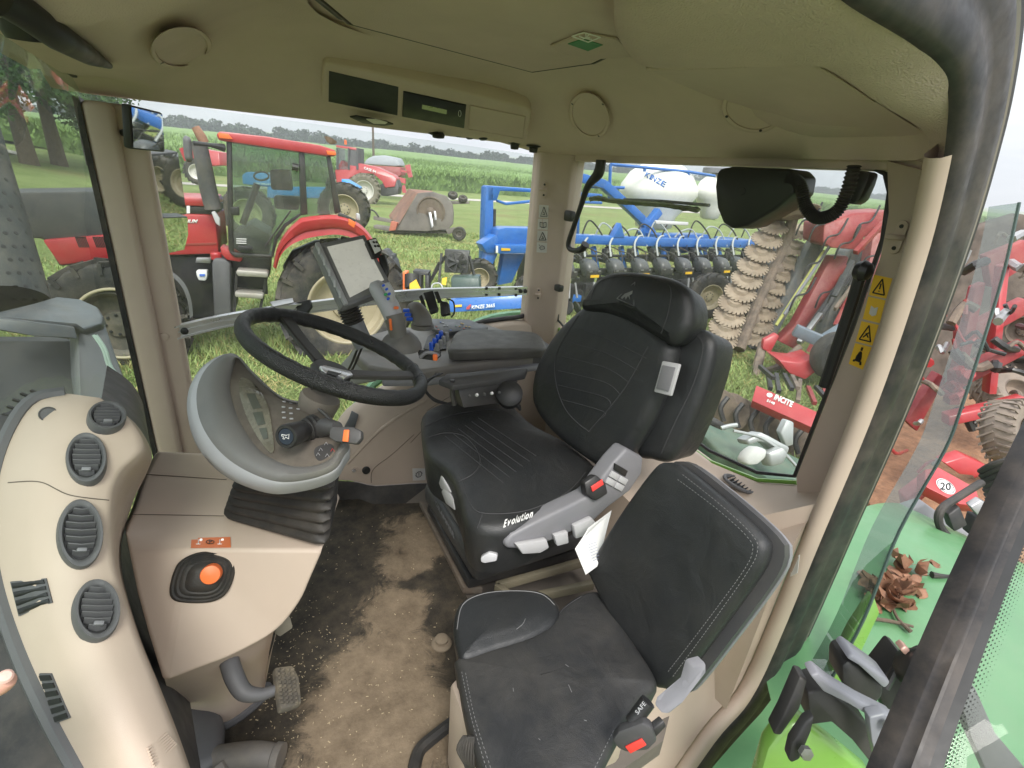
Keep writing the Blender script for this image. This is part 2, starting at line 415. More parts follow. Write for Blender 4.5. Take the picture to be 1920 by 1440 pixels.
rb = MB(); path = [(-260, -33), (-150, -44), (-85, -49), (-45, -52.5), (-12, -56.5), (12, -60), (80, -70)]
P_ = spl([V((a, b, 0)) for a, b in path], 12); Lr = []; Rr = []
for i, p in enumerate(P_):
    t = (P_[min(i + 1, len(P_) - 1)] - P_[max(i - 1, 0)]).normalized(); n_ = V((-t.y, t.x, 0)) * 1.9
    for q, l_ in ((p + n_, Lr), (p - n_, Rr)): l_.append(V((q.x, q.y, hgt(q.x, q.y) + .03)))
rb.loft([Lr, Rr], closed=False); rb.build('road', mGravel, None, kind='structure')

mCorn = mat('corn_leaves', (.15, .235, .06), .7, var=.4, vs=.8, spec=.2)
mCornTop = mat('corn_field_canopy', (.16, .25, .075), .85, var=.35, vs=.5, bump=1, bs=1.2, spec=.1)
def cornz(x, y): return hgt(x, y) + 2.0 + .25 * noise.noise(V((x * .5, y * .5, 0))) + .5 * noise.noise(V((x * .03, y * .03, 3)))
def edge(x): return -66 + (x + 45) * -.10 if x < 20 else -73
def cornfield():
    b = MB(); nx, ny = 150, 60; vs = []; fs = []
    for j in range(ny + 1):
        for i in range(nx + 1):
            x = -330 + 420 * i / nx; y = edge(x) - 175 * (j / ny) ** 1.6
            z = cornz(x, y) if j else hgt(x, y)
            vs.append((x, y if j != 1 else edge(x) - .3, z))
    for j in range(ny):
        for i in range(nx): a = j * (nx + 1) + i; fs.append((a, a + 1, a + nx + 2, a + nx + 1))
    b.add(vs, fs, 0)
    rnd = random.Random(3)
    for k in range(70000):
        t = rnd.random() ** 2.2
        x = -200 + 260 * rnd.random(); y = edge(x) + .6 - 70 * t
        z0 = hgt(x, y) + (rnd.random() * 2.2 if t < .004 else 1.7); h_ = .35 + .5 * rnd.random(); a = rnd.random() * 6.28; w_ = .07 + .07 * rnd.random(); lx = math.cos(a) * .5; ly = math.sin(a) * .5
        b.add([(x - w_, y, z0), (x + w_, y, z0), (x + lx, y + ly, z0 + h_)], [(0, 1, 2)], 1)
    o = b.build('corn_field', [mCornTop, mCorn], None, smooth=0, kind='stuff'); return o
cornfield()

def leafmat(name, c, c2):
    return mat(name, c, .65, var=.45, vs=.9, spec=.2)
mLeafF = mat('distant_foliage', (.075, .115, .06), .85, var=.35, vs=.25, spec=.1)
mLeafN = mat('near_foliage', (.055, .12, .025), .6, var=.5, vs=1.3, spec=.25)
mBark = mat('bark', (.12, .09, .065), .9, var=.3, vs=6, bump=.6, bs=20)
def clump(b, c, rx, rz_, n, s, rnd, k=0):
    for _ in range(n):
        u = rnd.random() ** .45; a = rnd.random() * 6.283; cz = rnd.uniform(-1, 1); sr = math.sqrt(1 - cz * cz)
        p = V((c[0] + rx * u * sr * math.cos(a), c[1] + rx * u * sr * math.sin(a), c[2] + rz_ * u * cz))
        d = V((rnd.gauss(0, 1), rnd.gauss(0, 1), rnd.gauss(0, .7))).normalized(); e = d.orthogonal().normalized() * s * rnd.uniform(.5, 1.1); d = d * s * rnd.uniform(.6, 1.3)
        b.add([p - e * .6, p + d * .5 - e * .1, p + e * .6, p - d * .6 + e * .15], [(0, 1, 2, 3)], k)
def woods():
    b = MB(); rnd = random.Random(11)
    for k in range(300):
        t = k / 300; x = -520 + 720 * t + rnd.uniform(-3, 3)
        y = edge(max(x, -330)) - 180 - rnd.random() * 14
        h_ = 4.6 + 2.4 * noise.noise(V((x * .03, 0, 1))) + rnd.uniform(-1, 1.5); g = hgt(x, y)
        for q in range(4): clump(b, (x + rnd.uniform(-3, 3), y + rnd.uniform(-2, 2), g + h_ * (.3 + .17 * q)), 5.5 - .8 * q, h_ * .24, 70, 1.1, rnd)
    return b.build('distant_woods', mLeafF, None, smooth=0, kind='stuff')
woods()
def tree(x, y, h_, r, label, seed, n=2600, tr=.3, gz=0):
    t = thing('broadleaf_tree', label, 'tree', (x, y, gz), 'trees beyond the windshield'); rnd = random.Random(seed); b = MB()
    top = V((x + rnd.uniform(-.6, .6), y, gz + h_ * .8)); b.tube([(x, y, gz - .1), (x + .1, y, gz + h_ * .3), top], [tr * 1.25, tr * .85, tr * .15], 9, sm=4)
    L_ = []
    for k in range(9):
        a = rnd.random() * 6.283; z0 = h_ * rnd.uniform(.25, .6); e = V((x + math.cos(a) * r * .7, y + math.sin(a) * r * .7, gz + z0 + h_ * rnd.uniform(.1, .3)))
        b.tube([(x, y, gz + z0), (V((x, y, gz + z0)) * .5 + e * .5) + V((0, 0, .3)), e], [tr * .4, tr * .25, .03], 6, sm=3); L_.append(e)
    b.build('trunk', mBark, t)
    c = MB()
    for e in L_ + [top]: clump(c, e, r * .5, h_ * .13, n // 12, .32, rnd)
    for k in range(16):
        a = rnd.random() * 6.283; q = r * rnd.uniform(.2, .9); clump(c, (x + q * math.cos(a), y + q * math.sin(a), gz + h_ * rnd.uniform(.22, .95)), r * .33, h_ * .09, n // 16, .24, rnd)
    c.build('crown', mLeafN, t, smooth=0)
    return t
for i, (px, py, d, h_, r) in enumerate([(48, 275, 34, 15, 6.5), (102, 266, 38, 15, 6.5), (-40, 284, 32, 15, 6), (165, 258, 44, 14, 6.5)]):
    q = PD(px, py, d); 
    tree(q.x, q.y, h_, r, ['tall broadleaf tree with thick trunk at the lawn edge, left end of the windshield', 'dark broadleaf tree right of the thick trunk behind the lawn', 'broadleaf tree at the very left edge of the windshield', 'farther broadleaf tree close to the front pillar'][i], i + 5, 9000 if i < 2 else 6000, .45, hgt(q.x, q.y))
# grass blades
def grass():
    rnd = np.random.RandomState(5); vs = []; fs = []
    n = 200000
    t = rnd.rand(n); d = 3.2 + 24 * t ** 1.5; az = np.radians(rnd.uniform(-85, -8, n) - 0)
    # directions across the visible arc: from front-right to rear
    ang = rnd.uniform(-75, 205 - 180, n)
    th = np.radians(-90 - ang * 1.0 - 0)
    th = np.radians(rnd.uniform(-180 + 8, -62, n)); x = d * np.cos(th); y = d * np.sin(th)
    keep = (y < -2.9) | (x < -3.2); x = x[keep]; y = y[keep]; d = d[keep]; n = len(x)
    pn = np.array([noise.noise(V((a * .5, b_ * .5, 0))) for a, b_ in zip(x, y)])
    pd = np.array([noise.noise(V((a * .16 + 5, b_ * .16, 2))) for a, b_ in zip(x, y)]); h = (.035 + .085 * rnd.rand(n)) * (1 + 1.0 * pn) * np.where(pd > .22, .35, 1); h = np.clip(h, .02, .4)
    a = rnd.rand(n) * 6.283; w_ = .0035 + .0008 * d; lx = rnd.randn(n) * .06; ly = rnd.randn(n) * .06
    A = np.stack([x - w_ * np.cos(a), y - w_ * np.sin(a), 0 * x], 1); B = np.stack([x + w_ * np.cos(a), y + w_ * np.sin(a), 0 * x], 1)
    C_ = np.stack([x + lx, y + ly, h], 1)
    vv = np.stack([A, B, C_], 1).reshape(-1, 3)
    me = bpy.data.meshes.new('grass'); me.vertices.add(3 * n); me.vertices.foreach_set('co', vv.ravel())
    me.loops.add(3 * n); me.loops.foreach_set('vertex_index', np.arange(3 * n)); me.polygons.add(n)
    me.polygons.foreach_set('loop_start', np.arange(n) * 3); me.polygons.foreach_set('loop_total', np.full(n, 3)); 
    me.materials.append(mat('grass_blades', (.26, .335, .115), .6, var=.4, vs=1.1, spec=.2)); me.materials.append(mat('dry_grass', (.38, .33, .14), .7, var=.3, vs=3, spec=.2))
    me.polygons.foreach_set('material_index', (rnd.rand(n) < .16 + .5 * (pn < -.28) + .55 * (pd > .18)).astype(int)); me.update(); me.validate()
    o = bpy.data.objects.new('grass', me); col.objects.link(o); o['kind'] = 'stuff'; tag(o, 'rough green grass with dry stems over the whole lawn', 'grass')
grass()
pm = MB(); q = PD(700, 275, 62); g = hgt(q.x, q.y); pm.tube([(q.x, q.y, g), (q.x, q.y, g + 10)], [.17, .11], 8); po = pm.build('utility_pole', mBark, None); tag(po, 'tall thin wooden utility pole at the edge of the corn field', 'pole')
# ============================================================ cab shell
FY, RX, ZT = -2.0, -1.45, 3.0
cab = thing('tractor_cab', 'beige trimmed interior shell of the tractor cab with its roof liner, pillars and windows', 'tractor cab', (-.6, -1.2, 1.5))
def rrect(x0, x1, y0, y1, r, z, k=5):
    o = []
    for cx, cy, a0 in ((x1 - r, y1 - r, 0), (x0 + r, y1 - r, 90), (x0 + r, y0 + r, 180), (x1 - r, y0 + r, 270)):
        for i in range(k + 1): t = rad(a0 + 90 * i / k); o.append(V((cx + r * math.cos(t), cy + r * math.sin(t), z)))
    return resample(o, 200, True)
b = MB(); prof = [(-.06, 3.16), (-.06, 3.0), (0, 3.0), (.03, 2.998), (.12, 3.02), (.165, 3.045), (.33, 3.155), (.40, 3.19), (.47, 3.205)]
def lift_near(R, z0):
    o = []
    for p in R:
        f = min(1, max(0, (p.y + 1.08) / .28)) * min(1, max(0, (p.x + 1.42) / .22)); f = f * f * (3 - 2 * f); e = .026 * min(1, max(0, (-1.75 - p.y) / .15)) * min(1, max(0, (p.x + 1.38) / .2)) + .045 * min(1, max(0, (p.x - .02) / .1)) * min(1, max(0, (p.y + 1.97) / .1)); o.append(V((p.x, p.y, max(p.z + e, p.z * (1 - f) + z0 * f))))
    return o
rings = [lift_near(rrect(RX + i, .20 - i * 1.0, FY + i, -.52 - max(0, i * .15), .10 + max(0, i) * .35, z), 3.26 + .03 * i) for i, z in prof]
roof_lip = MB(); roof_lip.box((RX - .035, -1.27, 3.015), (.07, 1.38, .075), bev=.006); roof_lip.build('rear_window_header', mLiner, cab)
rings.append(rrect(-.95, -.25, -1.5, -.85, .05, 3.215))
b.loft(rings, True, False); b.add(rings[-1], [list(range(len(rings[-1])))])
roof_bv = b.bvh(); roof = b.build('roof_liner', mLiner, cab, smooth=50)
b = MB(); b.box((-.42, -1.28, 3.38), (2.1, 1.6, .14), bev=.05); b.build('outer_roof', mGreen, cab)
# roof hatch, slightly lowered panel with a rim
hp = Plane((0, 0, 3.168), (0, 0, 1))
out_ = [hp(640, 40), hp(1000, 135), hp(1120, 118), hp(1170, 95), V((-.55, -.60, 3.168)), V((-.02, -.80, 3.168))]
b = MB(); b.prism(out_, (0, 0, .05), bev=.012); ht = b.build('roof_hatch', mLiner, cab); b = MB(); cx_ = sum(out_, V()) / len(out_); b.tube([cx_ + (p - cx_) * .955 - V((0, 0, .001)) for p in out_], .0045, 6, closed=True); b.build('hatch_groove', mat('painted_shade_gap', (.05, .043, .034)), ht); b = MB(); b.tube([cx_ + (p - cx_) * 1.012 + V((0, 0, .012)) for p in out_], .009, 8, closed=True); b.build('hatch_shade_line', mat('painted_shade_gap', (.05, .043, .034)), ht)  # dark tubes paint in the gap shade so the hatch outline shows
c_ = sum(out_, V()) / len(out_); b = MB(); b.prism([c_ + (p - c_) * .93 - V((0, 0, .006)) for p in out_], (0, 0, .006), bev=.003); b.build('inner_panel', mLiner, ht)
b = MB(); q = hp.many([(1032, 76), (1095, 50), (1160, 62), (1190, 95), (1120, 100), (1060, 92)], -.0); b.prism([p - V((0, 0, .012)) for p in q], (0, 0, .006), bev=.003); b.build('latch_recess', mLinerTex, ht)
b = MB(); q = [p - V((0, 0, .0135)) for p in hp.many([(1066, 68), (1094, 58), (1132, 70), (1104, 82)])]; b.prism(q, (0, 0, .0012)); st = b.build('exit_sticker', mat('green_sticker', (.03, .22, .08), .5, var=.03), ht)
b = MB()
def lines(b, pl, segs, r, off=0): 
    for s_ in segs:
        for a, c in zip(s_, s_[1:]): b.tube([pl(*a, off) if isinstance(pl, Plane) else pl(*a), pl(*c, off) if isinstance(pl, Plane) else pl(*c)], r, 4)
hq = Plane((0, 0, 3.153), (0, 0, 1))
lines(b, hq, [[(1072, 68), (1095, 61), (1126, 70), (1103, 79), (1072, 68)], [(1086, 68), (1096, 72), (1106, 70)], [(1098, 64), (1100, 72), (1110, 74)], [(1092, 74), (1104, 66)]], .0012); b.build('sticker_symbol', mWhite, st)
# overhead console: grained bulge above the door
bz = 3.12
b = MB(); b.loft([[V((x, y, z)) for y in (-.98, -.8, -.6, -.475)] for x, z in ((-1.455, 3.03), (-1.38, 3.045), (-1.28, 3.085), (-1.15, 3.165), (-.9, 3.195), (-.3, 3.2))], closed=False); b.build('corner_liner', mLiner, cab, smooth=70)
# smooth tapering panel under the console crease
A = [PZ(1212, 127, 3.126), PZ(1345, 124, 3.126), PZ(1482, 117, 3.126), PZ(1540, 126, 3.118), PZ(1640, 190, 3.086), PZ(1735, 250, 3.05)]
B_ = [on(roof_bv, *p, .001) or PX(*p, -1.3) for p in [(1240, 142), (1330, 180), (1420, 212), (1500, 238), (1600, 246), (1720, 254)]]
b = MB(); b.loft([resample(spl(A, 5), 30), resample(spl(B_, 5), 30)], closed=False); b.build('console_underside', mLiner, cab, smooth=60)
b = MB(); b.tube([p - V((0, 0, .002)) for p in spl(A[:5], 5)], .0035, 5); b.tube([on(roof_bv, *p, .002) or PX(*p, -1.3) for p in [(1560, 150), (1640, 200), (1700, 247)]], .002, 4); b.build('console_seam', mLinerTex, cab)

# ---- pillars
def pill(name, quadTop, quadBot, fn, vec, m_=mBeigeP, bev=.02, parent=cab):
    b = MB(); q = [fn(*p) for p in quadTop] + [fn(*p) for p in quadBot[::-1]]; b.prism(q, vec, bev=bev, seg=3); return b.build(name, m_, parent)
# far front pillar: x .06 - .2
b = MB(); b.box((.125, FY - .02, 2.27), (.125, .10, 1.47), bev=.02, seg=3); b.box((.165, FY + .03, 2.27), (.075, .06, 1.469), bev=.018, seg=3); fp = b.build('front_pillar', mBeigeP, cab)
b = MB(); q = PY(308, 631, FY + .03); b.lathe([(0, 0), (.014, 0), (.013, .004), (.006, .006), (0, .0055)], (q.x, FY + .031, q.z), (0, 1, 0), 20); b.build('pillar_screw_cap', mBeigeP, fp)
b = MB(); q = V((.198, FY + .04, 2.27)); b.box((.207, FY + .01, 2.27), (.014, .1, 1.48)); b.build('windshield_seal', mSeal, cab)
# far rear corner post
px0, px1 = PY(1006, 350, FY).x, RX
b = MB()
ring = []
pts = [(px0, FY - .05), (px0, FY + .015), (px0 - .02, FY + .04), (RX + .03, FY + .09), (RX + .012, FY + .115), (RX - .06, FY + .115), (RX - .06, FY - .05)]
b.prism([V((x, y, 1.95)) for x, y in pts], (0, 0, 1.07), bev=.008, seg=3); cp_ = b.build('rear_corner_post', mBeigeP, cab); post_bv = b.bvh()
mStk = mat('white_sticker', (.6, .58, .55), .5, var=.03)
def onpoly(bv, pix, lift): return [on(bv, a, c, lift) for a, c in pix]
def decal(bv, pix, m_, name, parent, th=.001, lift=.0008):
    q = onpoly(bv, pix, lift)
    if any(p is None for p in q): print('decal miss', name, pix); return None
    n_ = (q[1] - q[0]).cross(q[2] - q[0]).normalized()
    if n_.dot(CAM - q[0]) < 0: n_ = -n_
    b = MB(); b.prism(q, n_ * th); return b.build(name, m_, parent)
pl_post = Plane((RX, FY + .1, 2), (.35, -.12, 0))
for i, (y0, y1, x0, x1) in enumerate([(385, 409, 1011, 1029), (411, 431, 1009, 1028), (433, 453, 1008, 1027), (455, 474, 1007, 1026)]):
    s_ = decal(post_bv, [(x0, y0 - 1), (x1, y0), (x1 - 1, y1), (x0 - 1, y1 - 1)], mStk, 'warning_sticker', cab)
    if not s_: continue
    b = MB(); F_ = lambda u, v, x0=x0, x1=x1, y0=y0, y1=y1: on(post_bv, x0 + (x1 - x0) * u, y0 + (y1 - y0) * v, .0028)
    if i in (0, 2): S = [[(.15, .85), (.5, .12), (.85, .85), (.15, .85)], [(.38, .72), (.62, .72)], [(.45, .5), (.58, .66)]]
    elif i == 1: S = [[(.5, .35), (.2, .28), (.2, .7), (.5, .8), (.8, .7), (.8, .28), (.5, .35), (.5, .8)]]
    else: S = [[(.25, .5), (.45, .3), (.7, .35), (.75, .6), (.4, .7), (.25, .5)], [(.3, .3), (.2, .2)]]
    for s2 in S:
        for a, c in zip(s2, s2[1:]):
            p, q = F_(*a), F_(*c)
            if p and q: b.tube([p, q], .0012 if i != 2 else .0016, 4)
    if b.v: b.build('symbol', mBlackP, s_)
def hook(bv, cx, cy, s, parent=cab):
    p = on(bv, cx, cy, .0); 
    if p is None: return
    n_ = (on(bv, cx + 2, cy, 0) - p).cross(on(bv, cx, cy + 3, 0) - p).normalized()
    if n_.dot(CAM - p) < 0: n_ = -n_
    up = V((0, 0, 1)); sd_ = up.cross(n_).normalized(); b = MB()
    pts = [p + sd_ * (s * .34 * math.cos(t)) + up * (s * .34 * math.sin(t) + (s * .62 if math.sin(t) >= 0 else -s * .62)) for t in [2 * math.pi * k / 16 for k in range(16)]]
    b.prism(pts, n_ * .008, bev=.003); b.tube([p + n_ * .008 + sd_ * s * .3, p + n_ * .022, p + n_ * .02 - sd_ * s * .45], .006, 8, sm=3)
    o = b.build('coat_hook', mBeigeP, parent)
    b = MB()
    for z in (-.62, .62): b.lathe([(0, 0), (.005, 0), (.004, .003), (0, .003)], p + n_ * .0075 + up * s * z, n_, 10)
    b.build('screw', mBlackP, o)
hook(post_bv, 1021, 356, .035); hook(post_bv, 1010, 551, .03)
# rear left pillar (beige trim with rounded edge) and black door seal, following one real curve at the door plane
DY = -.45
kc = [(1560, -50), (1617, 0), (1732, 73), (1782, 122), (1797, 170), (1794, 240), (1780, 325), (1737, 493), (1647, 757), (1544, 1005), (1422, 1289), (1341, 1393), (1225, 1560)]
K = spl([PY(a, c, DY) for a, c in kc], 6)
def off_curve(K, du, dy):   # du: outward in the door plane (away from the opening's inside), dy along Y
    o = []
    for i in range(len(K)):
        t = (K[min(i + 1, len(K) - 1)] - K[max(i - 1, 0)]).normalized(); n_ = t.cross(V((0, 1, 0))).normalized()
        o.append(K[i] + n_ * du + V((0, dy, 0)))
    return o
BV = {}
Lc = spl([PZ(1120, -150, 3.12), PZ(1145, 0, 3.12), PZ(1150, 60, 3.12), PZ(1170, 100, 3.12), PZ(1210, 124, 3.12), PZ(1345, 121, 3.12), PZ(1485, 113, 3.12), PZ(1545, 124, 3.112), PZ(1640, 186, 3.08), PZ(1738, 250, 3.045), PX(1722, 336, RX + .06)], 8)
Rc = spl([PY(1480, -190, -.455), PY(1530, -90, -.455), PY(1565, -48, -.452), PY(1598, -16, -.452), PY(1632, 8, -.452), PY(1680, 38, -.452), PY(1732, 72, -.452), PY(1780, 120, -.452), PY(1797, 170, -.452), PY(1794, 240, -.452), PY(1772, 342, -.458)], 8)
b = MB(); rr = [[p + V((0, 0, .13)) for p in Lc], [p + V((0, 0, .02)) for p in Lc], [p + V((0, .003, .006)) for p in Lc]]
for f in (.04, .12, .3, .5, .7, .88, .96, 1): rr.append([a.lerp(c, f) - V((0, 0, .022 * math.sin(math.pi * min(1, f)) ** .7 + (0 if f < 1 else -.004))) for a, c in zip(Lc, Rc)])
rr.append([p + V((0, .004, .03)) for p in Rc])
b.loft(rr, closed=False); b.build('overhead_console', mLinerTex, cab, smooth=70)
tst = off_curve(K, .02, 0); sg = 1 if tst[30].x < K[30].x else -1
def band(prof, name, m_, parent=cab, K=K):
    b = MB(); b.loft([off_curve(K, sg * u * (1.6 if u > 0 else 1), y) for u, y in prof], closed=False); BV[name] = b.bvh(); return b.build(name, m_, parent, smooth=60)
trimv = band([(.04, -.05), (.0, -.046), (-.016, -.038), (-.022, -.026), (-.020, -.010), (-.004, -.0)], 'pillar_trim', mBeige, K=K[34:])
band([(-.006, -.012), (-.004, 0), (.004, .009), (.022, .013), (.038, .010), (.050, .004), (.058, .006), (.075, .012), (.092, .010), (.104, .002), (.107, -.02)], 'door_seal', mSeal)
band([(.107, .0), (.111, .003), (.113, -.02)], 'dusty_seal_edge', mat('dusty_grey_flange', (.2, .19, .17), .6, dirt=.6))
band([(.113, -.002), (.124, .0), (.126, -.04)], 'frame_edge', mBlackM)
# grey lower-left pillar flat with warning stickers : between rear window and trim
b = MB(); q = [PX(a, c, RX + .02) for a, c in [(1662, 300), (1665, 400), (1650, 480), (1600, 620), (1545, 760), (1492, 895), (1500, 1010), (1560, 930), (1660, 700), (1740, 450), (1775, 330)]]
b.prism(q, (-.05, 0, 0), bev=.004); b.build('rear_left_pillar', mBeige, cab); rp_bv = b.bvh()
SY = [(1640, 515, 1674, 522, 1662, 560, 1630, 553), (1629, 556, 1661, 563, 1650, 606, 1618, 598), (1616, 602, 1648, 609, 1636, 648, 1605, 640), (1604, 643, 1635, 651, 1618, 693, 1592, 682)]
for i, s8 in enumerate(SY):
    pix = [(s8[0], s8[1]), (s8[2], s8[3]), (s8[4], s8[5]), (s8[6], s8[7])]
    s_ = decal(rp_bv, pix, mYellow, 'warning_sticker', cab)
    if not s_: continue
    A_, B2, C2, D2 = [V((*p, 0)) for p in pix]
    def F_(u, v): q = A_.lerp(B2, u).lerp(D2.lerp(C2, u), v); return on(rp_bv, q.x, q.y, .003)
    b = MB()
    if i in (0, 2): S = [[(.18, .85), (.5, .12), (.85, .85), (.18, .85)], [(.5, .35), (.5, .62)], [(.5, .7), (.5, .74)]] if i == 0 else [[(.18, .85), (.5, .12), (.85, .85), (.18, .85)], [(.35, .72), (.6, .45)], [(.45, .5), (.65, .68)]]
    elif i == 1: S = []
    else: S = [[(.5, .1), (.5, .25)], [(.5, .3), (.38, .55), (.38, .7), (.62, .7), (.62, .55), (.5, .3)], [(.45, .35), (.45, .7)], [(.55, .35), (.55, .7)], [(.25, .8), (.3, .72), (.7, .72), (.75, .85)]]
    for s2 in S:
        for a, c in zip(s2, s2[1:]): b.tube([F_(*a), F_(*c)], .0016 if i < 3 else .0026, 4)
    if i == 1: b.prism([F_(.3, .35), F_(.5, .42), F_(.7, .35), F_(.7, .7), F_(.5, .78), F_(.3, .7)], (.001, 0, 0))
    b.build('symbol', mBlackP if i != 1 else mStk, s_)
hook(rp_bv, 1686, 445, .04)
decal_q = None
# ---- glass
b = MB(); sw = [(1003, 291), (985, 600), (940, 603), (890, 614), (850, 640), (800, 700), (740, 800), (620, 930), (330, 990), (255, 185)]
gp = Plane((0, FY - .015, 0), (0, 1, 0))
b.add([gp(*p) for p in sw], [list(range(len(sw)))]); b.build('side_window', gSide, cab, smooth=0)
b = MB(); rp = Plane((RX - .02, 0, 0), (1, 0, 0))
rwo = [(1065, 296), (1640, 316), (1660, 326), (1668, 360), (1655, 450), (1600, 610), (1545, 750), (1490, 893), (1420, 886), (1330, 845), (1270, 800), (1180, 730), (1090, 650), (1046, 600), (1052, 480), (1060, 330)]
b.add([rp(*p) for p in rwo], [list(range(len(rwo)))]); b.build('rear_window', gRear, cab, smooth=0)
b = MB(); b.tube([rp(*p, .012) for p in rwo] + [rp(*rwo[0], .012)], .006, 6); b.build('rear_window_seal', mBlackM, cab)
b = MB(); b.tube([rp(*p, .0) for p in [(1066, 300), (1058, 330), (1050, 480), (1040, 600), (1060, 640), (1090, 668)]], .008, 6); b.tube([rp(*p) for p in [(1240, 800), (1330, 865), (1420, 900), (1495, 905)]], .007, 6); b.build('rear_window_frame', mGreenY, cab)
# windshield: curved sheet from the far front pillar round to the near one
b = MB(); W0 = []
for z in (1.3, 1.8, 2.3, 2.7, 3.06):
    W0.append([V((.2 + (3.06 - z) * .42 * min(1, (y + 2.0) / .7) ** .7, y, z)) for y in [FY + .001 + 1.7 * k / 24 for k in range(25)]])
b.loft(W0, closed=False); b.build('windshield', gFront, cab, smooth=60)
b = MB(); b.tube([V((.196, FY, 3.06)), V((.196, -.3, 3.06))], .010, 6); b.build('windshield_top_seal', mSeal, cab)
b = MB(); b.prism([V((.2, FY, 3.062)), V((.06, FY, 3.13)), V((.06, FY, 3.2)), V((.24, FY, 3.2))], (0, 1.6, 0), bev=.01); b.build('windshield_header', mLiner, cab, smooth=60)
# sun blind roll
b = MB(); b.tube([on(roof_bv, 203, 116, .006), on(roof_bv, 160, 86, .012), on(roof_bv, 100, 46, .012), on(roof_bv, 40, 8, .012), on(roof_bv, 4, -14, .012)], [.006, .016, .02, .02, .02], 12); o = b.build('sun_blind', mDark, None); tag(o, 'rolled up black sun blind above the windshield', 'sun blind')
b = MB(); b.lathe([(0, 0), (.02, 0), (.024, .01), (.02, .03), (0, .032)], on(roof_bv, 36, 42, .02) or PZ(36, 42, 3.1), (0, .2, 1), 16); b.build('blind_pull', mDark, o)

# ---- floor
mFloor = mat('cab_floor_metal', (.16, .14, .12), .7, var=.2)
b = MB(); b.prism([V(p) for p in ((.33, -2.05, 1.47), (.33, -.5, 1.47), (-.9, -.5, 1.47), (-1.1, -.62, 1.47), (-1.45, -.9, 1.47), (-1.45, -2.05, 1.47))], (0, 0, .06)); b.build('floor_panel', mFloor, cab)
# ---- right hand lower wall / wheel arch trim
T = [(1090, 612), (1062, 607), (985, 602), (935, 605), (885, 616), (840, 640), (790, 672), (740, 715), (690, 745), (650, 775), (630, 805), (600, 840)]
Md = [(1090, 760), (1010, 760), (960, 765), (900, 772), (850, 778), (790, 790), (730, 800), (690, 815), (655, 840), (630, 865), (600, 880)]
Bt = [(1110, 925), (1010, 920), (960, 915), (900, 912), (850, 908), (792, 905), (740, 908), (700, 910), (665, 902), (635, 900), (600, 898)]
def rs(L_, n=40): return resample(spl(L_, 6), n)
tt = rs([PY(*p, FY) for p in T]); t2 = rs([PY(*p, FY + .0) + V((0, .035, -.012)) for p in T])
mm_ = rs([PY(p[0], p[1], FY + .10 - .02 * 0) for p in Md]); bb = rs([PY(p[0], p[1], FY + .115) for p in Bt])
b = MB(); b.loft([[p + V((0, -.03, 0)) for p in tt], tt, t2, mm_, bb], closed=False); side_bv = b.bvh(); b.build('side_wall_trim', mBeige, cab, smooth=70)
bb2 = rs([PZ(p[0], p[1] + 38 + 0 * i, 1.56) for i, p in enumerate(Bt)]); bb2 = [V((p.x, p.y, 1.53)) for p in bb2]
b = MB(); b.loft([[p + V((0, .006, 0)) for p in bb], [p + V((0, .012, -.01)) for p in bb], bb2], closed=False); b.build('rubber_skirting', mRubber, cab, smooth=60)
b = MB()
for L_ in ([(776, 815), (735, 852), (700, 880), (696, 905)], [(1000, 668), (930, 700), (850, 740), (800, 770)], [(845, 770), (800, 800), (770, 830)]):
    q = ons(side_bv, L_, .0005)
    if len(q) > 1: b.tube(q, .0016, 4)
b.build('trim_seam', mat('shadow_gap', (.12, .1, .08), .8, var=.02), cab)
b = MB(); q = ons(side_bv, [(650, 870), (720, 800), (800, 750)], -.004)
if len(q) > 1: b.tube(q, .009, 8)
p = on(side_bv, 666, 880, 0); b.lathe([(0, .004), (.012, .004), (.014, 0)], p, (0, 1, .1), 16)
b.build('trim_rib', mBeige, cab)
for (x_, y_, m_, nm, r_) in ((686, 881, mDark, 'power_socket', .017), (663, 881, mAlu, 'power_socket', .008)):
    p = on(side_bv, x_, y_, .001); b = MB(); b.lathe([(0, .012), (r_ * .8, .012), (r_, .008), (r_, 0)], p, (0, 1, .15), 18); b.build(nm, m_, cab)
s_ = decal(side_bv, [(773, 878), (797, 878), (797, 900), (774, 901)], mStk, 'gear_sticker', cab)
if s_:
    c = on(side_bv, 785, 889, .003); b = MB()
    for k in range(12):
        t = 2 * math.pi * k / 12; d_ = V((math.cos(t), 0, math.sin(t))); b.bar(c + d_ * .013, c + d_ * .018, .003, .0015, (0, 1, 0))
    b.tube([c + V((math.cos(t), 0, math.sin(t))) * .013 for t in [2 * math.pi * k / 20 for k in range(20)]], .0012, 4, closed=True)
    b.bar(c + V((0, 0, .008)), c - V((0, 0, .002)), .003, .0015, (0, 1, 0)); b.bar(c - V((0, 0, .005)), c - V((0, 0, .008)), .003, .0015, (0, 1, 0)); b.build('symbol', mBlackP, s_)
# black rubber cove along window bottom + green body strip
b = MB(); b.tube([PY(*p, FY - .02) for p in [(988, 560), (985, 590), (940, 598), (895, 606), (850, 634), (805, 672), (745, 712), (700, 745), (640, 800)]], .012, 8, sm=4); b.build('side_window_seal', mSeal, cab)
b = MB(); b.tube([PY(*p, FY - .09) for p in [(985, 588), (920, 596), (850, 626), (780, 672), (700, 720), (650, 790), (610, 850)]], .02, 8, sm=4); b.build('side_window_frame', mGreen, cab)
